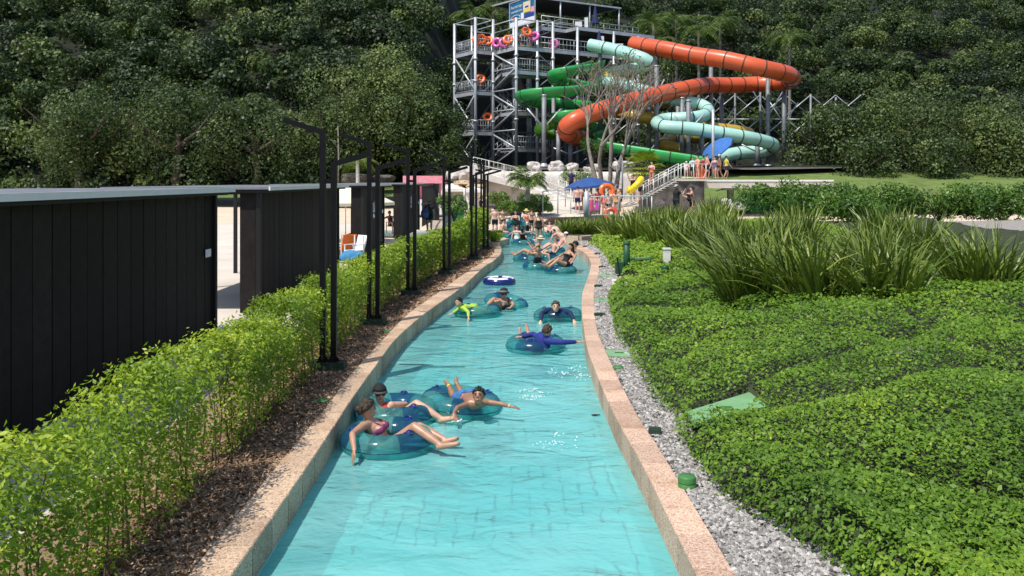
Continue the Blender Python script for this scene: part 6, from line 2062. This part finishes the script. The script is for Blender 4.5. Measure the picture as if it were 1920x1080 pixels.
J = from_px(21.6, dict(head=(945,551.5,-.55), neck=(945,561.5,-.52), hip=(948,576,-.35), shR=(936,563.5,-.54), shL=(955,563.5,-.46), elR=(929,566,-.80), wrR=(939,563,-.92), fiR=(945,566,-.96), elL=(963,571,-.62), wrL=(957,577,-.80), fiL=(951,578,-.86),
    knR=(926,561,-.75), knL=(932,562.5,-.6), anR=(910,575,-1.0), anL=(917,576,-.9), toR=(902,578,-1.06), toL=(909,579,-.96), face=(.05,-1,-.05), up=(0,.05,1)), 1.64)
person('woman in black bucket hat and dark swimsuit resting against a tipped ring', J, 1.64, 'b', True, 2, ('short','black'), (('swimsuit', (.03,.03,.05), 1),), ('bucket', BLACKC), ('sunglasses',))

# --- bathers farther up the river
REC = dict(spine=(0,-.62,.78), thL=(-.10,.88,.42), thR=(.10,.88,.42), snL=(-.06,.85,-.5), snR=(.06,.85,-.5), uaL=(-.80,.1,-.35), faL=(-.4,.6,-.35), uaR=(.80,.1,-.35), faR=(.4,.6,-.35), ftL=(0,.8,.4), ftR=(0,.8,.4), headup=(0,-.1,1), face=(0,1,-.1))
PRO = dict(spine=(0,.92,.38), thL=(-.14,-.9,-.35), thR=(.14,-.9,-.35), snL=(-.05,-.85,-.5), snR=(.05,-.85,-.5), uaL=(-.85,.5,-.1), faL=(-.1,.4,-.85), uaR=(.85,.5,-.1), faR=(.1,.4,-.85), ftL=(0,-1,-.2), ftR=(0,-1,-.2), headup=(0,-.1,1), face=(0,1,0))
def at_ring(px, py, z, dy=0.0):
    df = EYE*FPX/(py-HOR); d = df + .55 + dy
    return Vector(((px-960)/FPX*d, d, z))
person('woman with long dark hair lying back across a ring, seen from behind', fk(at_ring(1058, 515, .30), R(118), 1.62, dict(REC, spine=(0,-.45,.9))), 1.62, 'b', True, 1, ('long','black',.24), (('swimsuit', BLACKC),))
person('person in black cap sharing the ring with the long-haired woman', fk(at_ring(1066, 515, .30, .5), R(100), 1.70, dict(REC, spine=(0,-.4,.9), face=(.5,.9,0))), 1.70, 'b', False, 1, ('short','black'), (('shorts', (.20,.10,.25)),), ('cap', BLACKC))
person('girl lying over a ring and eating, facing the camera', fk(at_ring(1008, 507, .30), R(180), 1.48, dict(PRO, faR=(-.5,.1,.6), spine=(0,.7,.7))), 1.48, 'b', True, 1, ('long','brown',.12), (('swimsuit', (.04,.04,.06)),))
person('woman in pale sun hat holding a phone, legs over the ring edge', fk(at_ring(1000, 492, .28), R(80), 1.64, dict(REC, faL=(.2,.5,.7), uaL=(-.2,.6,-.5), faR=(-.2,.5,.7), uaR=(.2,.6,-.5), spine=(0,-.5,.85))), 1.64, 'b', True, 1, ('short','brown'), (('bikini_top', NAVYC), ('bikini_bottom', NAVYC)), ('sunhat', (.62,.52,.38)))
person('red-haired child with sunglasses sitting up in a ring', fk(at_ring(1036, 488, .22), R(115), 1.35, dict(REC, spine=(0,-.3,.95), face=(.4,.9,0))), 1.35, 'a', False, 1, ('short','red'), (('shorts', NAVYC),), None, ('sunglasses',), head_k=1.1)
person('person in white cap and sunglasses stretched out in a ring', fk(at_ring(1046, 475, .22), R(100), 1.68, dict(REC, spine=(0,-.6,.75), face=(.5,.8,0))), 1.68, 'd', False, 1, ('short','black'), (('shorts', (.03,.03,.04)),), ('cap', (.75,.74,.72)), ('sunglasses',))
person('person with wet dark hair in a ring, seen from behind', fk(at_ring(980, 460, .22), R(-5), 1.64, dict(REC, spine=(0,-.35,.92), uaL=(-.9,.2,0), faL=(-.8,.2,-.5), uaR=(.9,.2,0), faR=(.8,.2,-.5))), 1.64, 'a', True, 1, ('long','black',.15), (('swimsuit', BLACKC),))
person('dark-haired person lying across the purple-navy ring', fk(at_ring(1055, 458, .25), R(88), 1.55, dict(PRO, spine=(0,.85,.5), thL=(-.1,-.98,.05), thR=(.1,-.98,.05))), 1.55, 'd', False, 1, ('short','black'), (('trunks', BLACKC),))
person('child with dark hair swimming between the rings', fk(at_ring(1002, 452, -.32), R(160), 1.25, {}), 1.25, 'b', False, 1, ('short','black'), (('shorts', NAVYC),), head_k=1.12)
person('bather in white top standing in the shallows', fk(at_ring(969, 449, -.02), R(170), 1.55, dict(uaL=(-.3,.3,-.9), uaR=(.3,.3,-.9))), 1.55, 'd', True, 1, ('short','black'), (('tank_top', (.7,.68,.64)), ('trunks', BLACKC)))
person('child in a ring waving both arms at the far shore', fk(at_ring(1030, 444, .25), R(170), 1.25, dict(REC, uaL=(-.7,.2,.3), faL=(-.1,.2,.9), uaR=(.7,.2,.3), faR=(.1,.2,.9), spine=(0,-.3,.95))), 1.25, 'd', False, 1, ('short','brown'), (('shorts', (.5,.1,.1)),), head_k=1.12)

# --- people on the far deck
def stand(px, d, zf, H, yaw, label, P=None, **kw):
    kw.setdefault('detail', 1)
    P = dict(P or {})
    x = (px-960)/FPX*d
    lift = .53*H
    if 'knee' in P:
        lift *= P.pop('knee')
    return person(label, fk((x, d, zf + lift), yaw, H, P), H, **kw)
WALK = dict(thL=(-.04,.38,-.92), snL=(0,-.15,-1), thR=(.04,-.2,-1), snR=(0,-.45,-.9), uaL=(-.25,-.3,-.9), faL=(-.1,.2,-.95), uaR=(.25,.3,-.9), faR=(.1,.6,-.7))
HOLD = dict(uaL=(-.25,.5,-.8), faL=(.45,.7,.3), uaR=(.25,.5,-.8), faR=(-.45,.7,.3))
SQUAT = dict(thL=(-.25,.9,.05), snL=(0,-.25,-1), thR=(.25,.9,.05), snR=(0,-.25,-1), spine=(0,.35,.93), uaL=(-.2,.7,-.6), faL=(.1,.7,-.5), uaR=(.2,.7,-.6), faR=(-.1,.7,-.5), knee=.52)
zd = deck_z
stand(928, 52.5, zd(-1,52.5), 1.74, R(-5), 'shirtless man in dark trunks standing with his back turned, far left deck', skin='d', hair=('short','black'), wear=(('shorts', BLACKC),))
stand(943, 53.0, zd(-.5,53), 1.66, R(10), 'woman in bikini standing beside the shirtless man, back turned', HOLD, skin='b', female=True, hair=('bun','black'), wear=(('bikini_top', BLACKC), ('bikini_bottom', BLACKC)))
stand(938, 50.2, zd(-.7,50.2)+.05, 1.72, R(-70), 'person in navy trunks crouching in front of the standing couple', SQUAT, skin='d', hair=('short','black'), wear=(('trunks', NAVYC),), fat=1.2)
stand(951, 51.0, zd(-.3,51)+.05, 1.68, R(-120), 'person in dark shorts sitting beside the crouching one', SQUAT, skin='c', hair=('short','black'), wear=(('shorts', (.1,.05,.05)),))
stand(987, 52.0, zd(.9,52), 1.64, R(160), 'person in yellow straw hat and coral swimsuit on the far deck', HOLD, skin='d', female=True, hair=('short','brown'), wear=(('swimsuit', (.60,.14,.08)),), hat=('sunhat', (.72,.62,.22)))
stand(997, 52.6, zd(1.2,52.6), 1.66, R(20), 'woman in black bikini beside the person in the straw hat', skin='b', female=True, hair=('bun','black'), wear=(('bikini_top', BLACKC), ('trunks', BLACKC)))
stand(992, 49.6, zd(1,49.6)+.05, 1.62, R(150), 'person in pale cap and black clothes squatting by the water', SQUAT, skin='b', hair=('short','black'), wear=(('shirt', BLACKC), ('shorts', BLACKC)), hat=('cap', (.6,.58,.52)))
stand(1010, 46.8, -.28, 1.70, R(0), 'woman in black one-piece swimsuit standing in the shallows, back turned', skin='b', female=True, hair=('bun','black'), wear=(('swimsuit', BLACKC, 1),), fat=1.25)
stand(967, 48.3, -.12, 1.60, R(170), 'person holding the upright ring, half hidden behind it', HOLD, skin='b', hair=('long','black',.15), wear=(('swimsuit', BLACKC),), female=True)
stand(949, 66, zd(0,66)-.1, 1.2, R(0), 'child in orange sitting on the ochre rock', dict(SQUAT), skin='d', hair=('short','black'), wear=(('tank_top', (.65,.25,.12)),), detail=0)
# crowd under the blue umbrella
CR = [(1101, 58.5, 1.72, 200, 'b', False, 'black', (('shirt', (.55,.55,.5)), ('shorts', NAVYC)), 'person in pale shirt at the back under the umbrella', None), (1127, 57.0, 1.66, 170, 'd', True, 'brown', (('swimsuit', (.05,.2,.25)),), 'person in dark teal swimsuit at the back of the crowd', None), (1155, 53.2, 1.6, -20, 'd', True, 'brown', (('swimsuit', (.55,.3,.1)),), 'person in ochre swimsuit at the right of the orange ring', None), (1083, 57.5, 1.70, 0, 'd', False, 'black', (('shorts', NAVYC),), 'bare-chested person at the left of the crowd under the umbrella', None), (1094, 55.5, 1.55, 60, 'c', True, 'brown', (('swimsuit', (.5,.12,.1)),), 'person with curly hair turned sideways left in the crowd', None),
      (1108, 53.0, 1.68, 0, 'd', True, 'black', (('bikini_top', BLACKC), ('shorts', BLACKC)), 'woman in black top and pink wrap skirt seen from behind', ((('skirt', (.55,.08,.18), .34)),)), (1121, 53.5, 1.70, 10, 'c', True, 'black', (('tank_top', (.40,.05,.06)), ('trunks', BLACKC)), 'woman in dark red top with ponytail in the crowd', None),
      (1133, 53.0, 1.50, -5, 'd', True, 'brown', (('swimsuit', (.55,.10,.08)),), 'girl in red swimsuit standing before the orange ring', None), (1149, 54.5, 1.72, 150, 'd', False, 'brown', (('shorts', (.12,.35,.33)),), 'man in turquoise shorts holding the orange ring', None), (1120, 51.9, 1.2, 0, 'b', True, 'black', (('swimsuit', (.40,.06,.30)),), 'child in magenta by the barred fence', ((('skirt', (.45,.06,.32), .25)),)),
      (1140, 52.0, 1.3, 20, 'd', False, 'brown', (('trunks', BLACKC),), 'child in black trunks leaning on the barred fence', None), (1158, 56.0, 1.70, -30, 'b', False, 'black', (('shorts', BLACKC),), 'person in black shorts standing before the lamp posts', None), (1163, 54.5, 1.45, 90, 'b', True, 'brown', (('tank_top', (.5,.5,.5)), ('trunks', NAVYC)), 'child in grey top and navy trunks at the right end of the crowd', None)]
for px, d, H, yaw, sk, fem, hr_, wr_, l, ex_ in CR:
    zf = A(px, 404, d).z + (.25 if d > 54 else 0)
    stand(px, d, zf, H, R(yaw), l, HOLD if yaw > 100 else None, skin=sk, female=fem, hair=('pony' if fem else 'short', hr_), wear=wr_, extras=ex_ or (), group='crowd waiting under the blue umbrella')
p = A(1138, 360, 54.0); swim_ring(p.x, p.y, 1.15, 'orange ring held upright in the crowd', scheme=V_ORANGE, rz=.2, tilt=(R(80), 0), z=p.z, group='bright rings held by visitors')
p = A(1146, 402, 51.6); swim_ring(p.x, p.y, .95, 'red ring leaning on the barred fence', scheme=V_RED, rz=-.2, tilt=(R(70), 0), z=p.z, group='bright rings held by visitors')
stand(1071, 66, A(1071,362,66).z, 1.75, R(180), 'attendant in navy uniform standing on the ramp', skin='b', hair=('short','black'), wear=(('shirt', NAVYC), ('leggings', BLACKC)), detail=0)
p = A(1191, 347, 59); t = swim_ring(p.x, p.y, 1.6, 'yellow ring held aslant over a head near the stairs', scheme=V_YELLOW, z=p.z, group='bright rings held by visitors'); t.rotation_euler = (0, R(-46), 0)
stand(1186, 59.3, A(1186,374,59.3).z, 1.68, R(170), 'person carrying the yellow ring on the shoulder', dict(uaR=(.4,.2,.9), faR=(.2,.3,.9), uaL=(-.4,.3,.8), faL=(0,.3,.9)), skin='b', hair=('long','black',.1), wear=(('tank_top', BLACKC), ('trunks', BLACKC)), female=True)
stand(1200, 60.4, A(1200,376,60.4).z, 1.74, R(60), 'man in black shorts behind the yellow ring', HOLD, skin='d', hair=('short','black'), wear=(('shorts', BLACKC),))
stand(1222, 61.2, A(1222,370,61.2).z+.9, 1.66, R(150), 'person in coral swimsuit climbing the stone stairs', dict(HOLD), skin='d', hair=('short','brown'), wear=(('swimsuit', (.5,.15,.1)),), female=True)
# couple in the flax and the platform people
stand(1268, 45.5, A(1268,408,45.5).z, 1.74, R(-70), 'man in black shirt and trousers holding a phone up among the flax', dict(uaR=(.1,.7,-.5), faR=(-.1,.5,.8), uaL=(-.1,.5,-.8), faL=(.2,.6,.6)), skin='b', hair=('short','black'), wear=(('shirt', BLACKC), ('leggings', BLACKC)), hat=('cap', (.5,.48,.45), PI), fat=1.25)
stand(1297, 43.5, A(1297,411,43.5).z, 1.66, R(75), 'bare-shouldered woman in black shorts hugging a child among the flax', HOLD, skin='d', hair=('bun','black'), wear=(('bikini_top', BLACKC), ('shorts', BLACKC)), female=True)
person('small child in dark swimwear carried on the arm of the bare-shouldered woman', fk(A(1291, 373, 43.3), R(-60), .95, dict(thL=(-.3,.7,-.6), thR=(.3,.7,-.6), uaL=(-.2,.8,.3), uaR=(.2,.8,.3))), .95, 'd', False, 1, ('short','black'), (('tank_top', BLACKC), ('shorts', BLACKC)), head_k=1.25)
zp = pl0.z
PLF = [(1319, 62.2, 1.7, 20, 'b', (('tank_top', (.35,.05,.07)), ('shorts', BLACKC)), 'person in dark red top behind the shirtless walker', None), (1340, 62.0, 1.6, 150, 'd', (('swimsuit', (.12,.12,.3)),), 'person in navy swimsuit standing on the bridge', None), (1362, 62.4, 1.68, -80, 'b', (('shirt', (.6,.5,.1)), ('shorts', NAVYC)), 'person in yellow shirt at the right edge of the bridge', None), (1287, 60.8, 1.25, 160, 'd', (('tank_top', (.7,.6,.58)),), 'child in pale clothes on the stair platform', ('cap', (.75,.7,.68))), (1299, 61.2, 1.55, 170, 'b', (('shirt', (.45,.58,.66)), ('shorts', BLACKC)), 'person in light blue shirt on the stair platform', None), (1308, 61.0, 1.66, 120, 'd', (('swimsuit', (.70,.22,.06)),), 'person in orange swimsuit on the stair platform', None), (1326, 61.0, 1.76, -90, 'd', (('shorts', BLACKC),), 'shirtless man in black shorts walking on the bridge', None), (1349, 61.3, 1.74, 80, 'c', (('trunks', BLACKC),), 'person in black trunks and pale cap walking along the bridge', ('cap', (.7,.66,.6)))]
for px, d, H, yaw, sk, wr_, l, ht in PLF:
    stand(px, d, zp+.02, H, R(yaw), l, WALK if d >= 61 and px > 1320 else HOLD, skin=sk, hair=('short','black'), wear=wr_, hat=ht, group='people on the stair platform')
p = A(1317, 326, 61.5); swim_ring(p.x, p.y, 1.1, 'orange ring carried on the stair platform', scheme=V_ORANGE, rz=1.0, tilt=(R(80), 0), z=p.z, group='bright rings held by visitors')
# backpack wearer and people by the cabanas
stand(805, 49, .262, 1.80, R(20), 'man in black shirt and cap with a blue backpack behind the hedge', skin='b', hair=('short','black'), wear=(('shirt', BLACKC), ('shorts', BLACKC)), hat=('cap', BLACKC), fat=1.15)
x = (797-960)/FPX*48.6
t = thing('backpack', (x, 48.5, 1.30), 'blue-grey backpack slung on the man behind the hedge', 'backpack')
m = MB(); m.ball((0,0,0), (.24,.16,.30), None, 14, 10); m.build('bag', cloth((.05,.06,.16)), t)
m = MB(); m.ball((0,-.12,-.08), (.17,.09,.16), None, 12, 8); m.build('pocket', cloth((.09,.11,.24)), t)
for sx in (-.1, .1):
    m = MB(); m.tube([(sx,.1,.25),(sx,.22,.38),(sx,.34,.2)], .025, 6); m.build('strap', cloth((.12,.13,.25)), t)
person('woman with sunglasses seated in the shade between the cabanas', fk((A(733,420,47.3).x, 47.3, .75), R(-150), 1.65, dict(REC, spine=(0,-.35,.93))), 1.65, 'b', True, 1, ('short','brown'), (('swimsuit', (.35,.04,.05)),), None, ('sunglasses',))
stand(859, 60, .35, 1.6, R(150), 'person sitting under the white marquee', SQUAT, skin='c', hair=('short','black'), wear=(('shirt', (.5,.3,.25)),), detail=0, group='people by the marquees')
stand(866, 58, .30, 1.7, R(60), 'person in grey shirt standing by the marquee', skin='b', hair=('short','black'), wear=(('shirt', (.6,.6,.6)), ('shorts', BLACKC)), detail=0, group='people by the marquees')
stand(902, 60, .35, 1.7, R(-60), 'person in dark clothes beside the small marquee', skin='b', hair=('short','black'), wear=(('shirt', BLACKC), ('shorts', BLACKC)), detail=0, group='people by the marquees')
# tower people and their rings
def on_tower(u, v, z, H, yaw, label, sk='b', wr_=(('shorts', BLACKC),), P=None):
    p = T(u, v, z) + TO3
    person(label, fk((p.x, p.y, p.z+.53*H), yaw, H, P or HOLD), H, sk, False, 0, ('short','black'), wr_, group='visitors on the tower')
on_tower(-3.6, 5.0, Z2, 1.72, R(120), 'visitor with orange ring on the middle landing of the tower')
on_tower(-3.0, 5.4, Z1, 1.72, R(100), 'visitor with orange ring on the lowest landing of the tower')
on_tower(-4.0, 7.3, Z1, 1.6, R(60), 'visitor without a ring at the back of the lowest landing', 'd')
for i, (u, v, H, yw) in enumerate([(-3.9,4.9,1.7,120),(-3.2,5.2,1.66,80),(-2.2,4.2,1.7,30),(-1.5,2.6,1.62,140),(-.9,1.4,1.7,200),(-.3,.9,1.75,160)]):
    on_tower(u, v, Z3, H, R(yw), ['first visitor from the left on the top landing','second visitor on the top landing holding orange','third visitor on the top landing near the stairs','fourth visitor on the top landing','fifth visitor on the top landing beside a pink ring','visitor by the corner post of the top landing'][i], 'bdc'[i % 3], (('tank_top', [(.6,.2,.1),(.05,.05,.06),(.3,.1,.3),(.5,.2,.2),(.1,.1,.12),(.4,.1,.25)][i]), ('shorts', BLACKC)))
RG = [(-3.9,4.55,Z2+1.25,V_ORANGE,'orange ring on the middle landing'),(-2.9,4.7,Z1+1.5,V_ORANGE,'orange ring on the lowest landing'),(-4.3,4.5,Z3+1.0,V_ORANGE,'leftmost orange ring on the top landing'),(-3.8,4.45,Z3+1.15,V_ORANGE,'second orange ring on the top landing'),(-3.0,4.45,Z3+1.05,V_ORANGE,'third orange ring on the top landing'),(-2.6,3.4,Z3+.75,V_PINK,'pink ring low on the top landing'),(-2.4,2.4,Z3+.6,V_PINK,'second pink ring on the top landing'),(-2.5,1.5,Z3+.8,V_ORANGE,'orange ring in the middle of the top landing'),(-1.2,.1,Z3+1.5,V_ORANGE,'raised orange ring near the tower corner'),(-.4,-.1,Z3+1.1,V_PINK,'pink ring beside the tower corner post'),(2.9,1.2,Z3+.8,V_PINK,'dark pink ring on the right-hand deck')]
for i, (u, v, z, mm, l) in enumerate(RG):
    p = T(u, v, z) + TO3
    swim_ring(p.x, p.y, 1.12, l, scheme=mm, rz=random.uniform(-.6,.9), tilt=(R(random.uniform(60,88)), 0), z=p.z, group='rings carried on the tower')

# foam where the jets churn the surface
def foam(px, py, rx_, ry_, n, label, seed):
    c = G(px, py, 0); rg = random.Random(seed)
    P = []
    for _ in range(n):
        a, q = rg.uniform(0, 2*PI), rg.random()**.7
        x, y = c.x + math.cos(a)*q*rx_, c.y + math.sin(a)*q*ry_
        if nz(x, y, seed, 5.0) < -.05: continue
        P.append((x, y, .022 + rg.random()*.012))
    P = np.array(P)
    tag(soup('foam', leaves(P, np.array([[rg.gauss(0,.3), rg.gauss(0,.3), 1] for _ in P]), np.array([rg.uniform(.008,.032) for _ in P]), .8, .1), 4, FOAM), label, kind='stuff')
FOAM = mat('foam_white', (.78,.86,.86), .6, 0, .08, 8)
foam(1000, 742, .28, .35, 420, 'white splash beside the outstretched boy', 3)
foam(1075, 702, .45, .55, 420, 'pale churned foam near the right kerb', 4)
foam(858, 792, .10, .10, 90, 'small splash at the feet of the bathing women', 5)
foam(1045, 832, .35, .35, 130, 'thin foam flecks in the near water', 6)
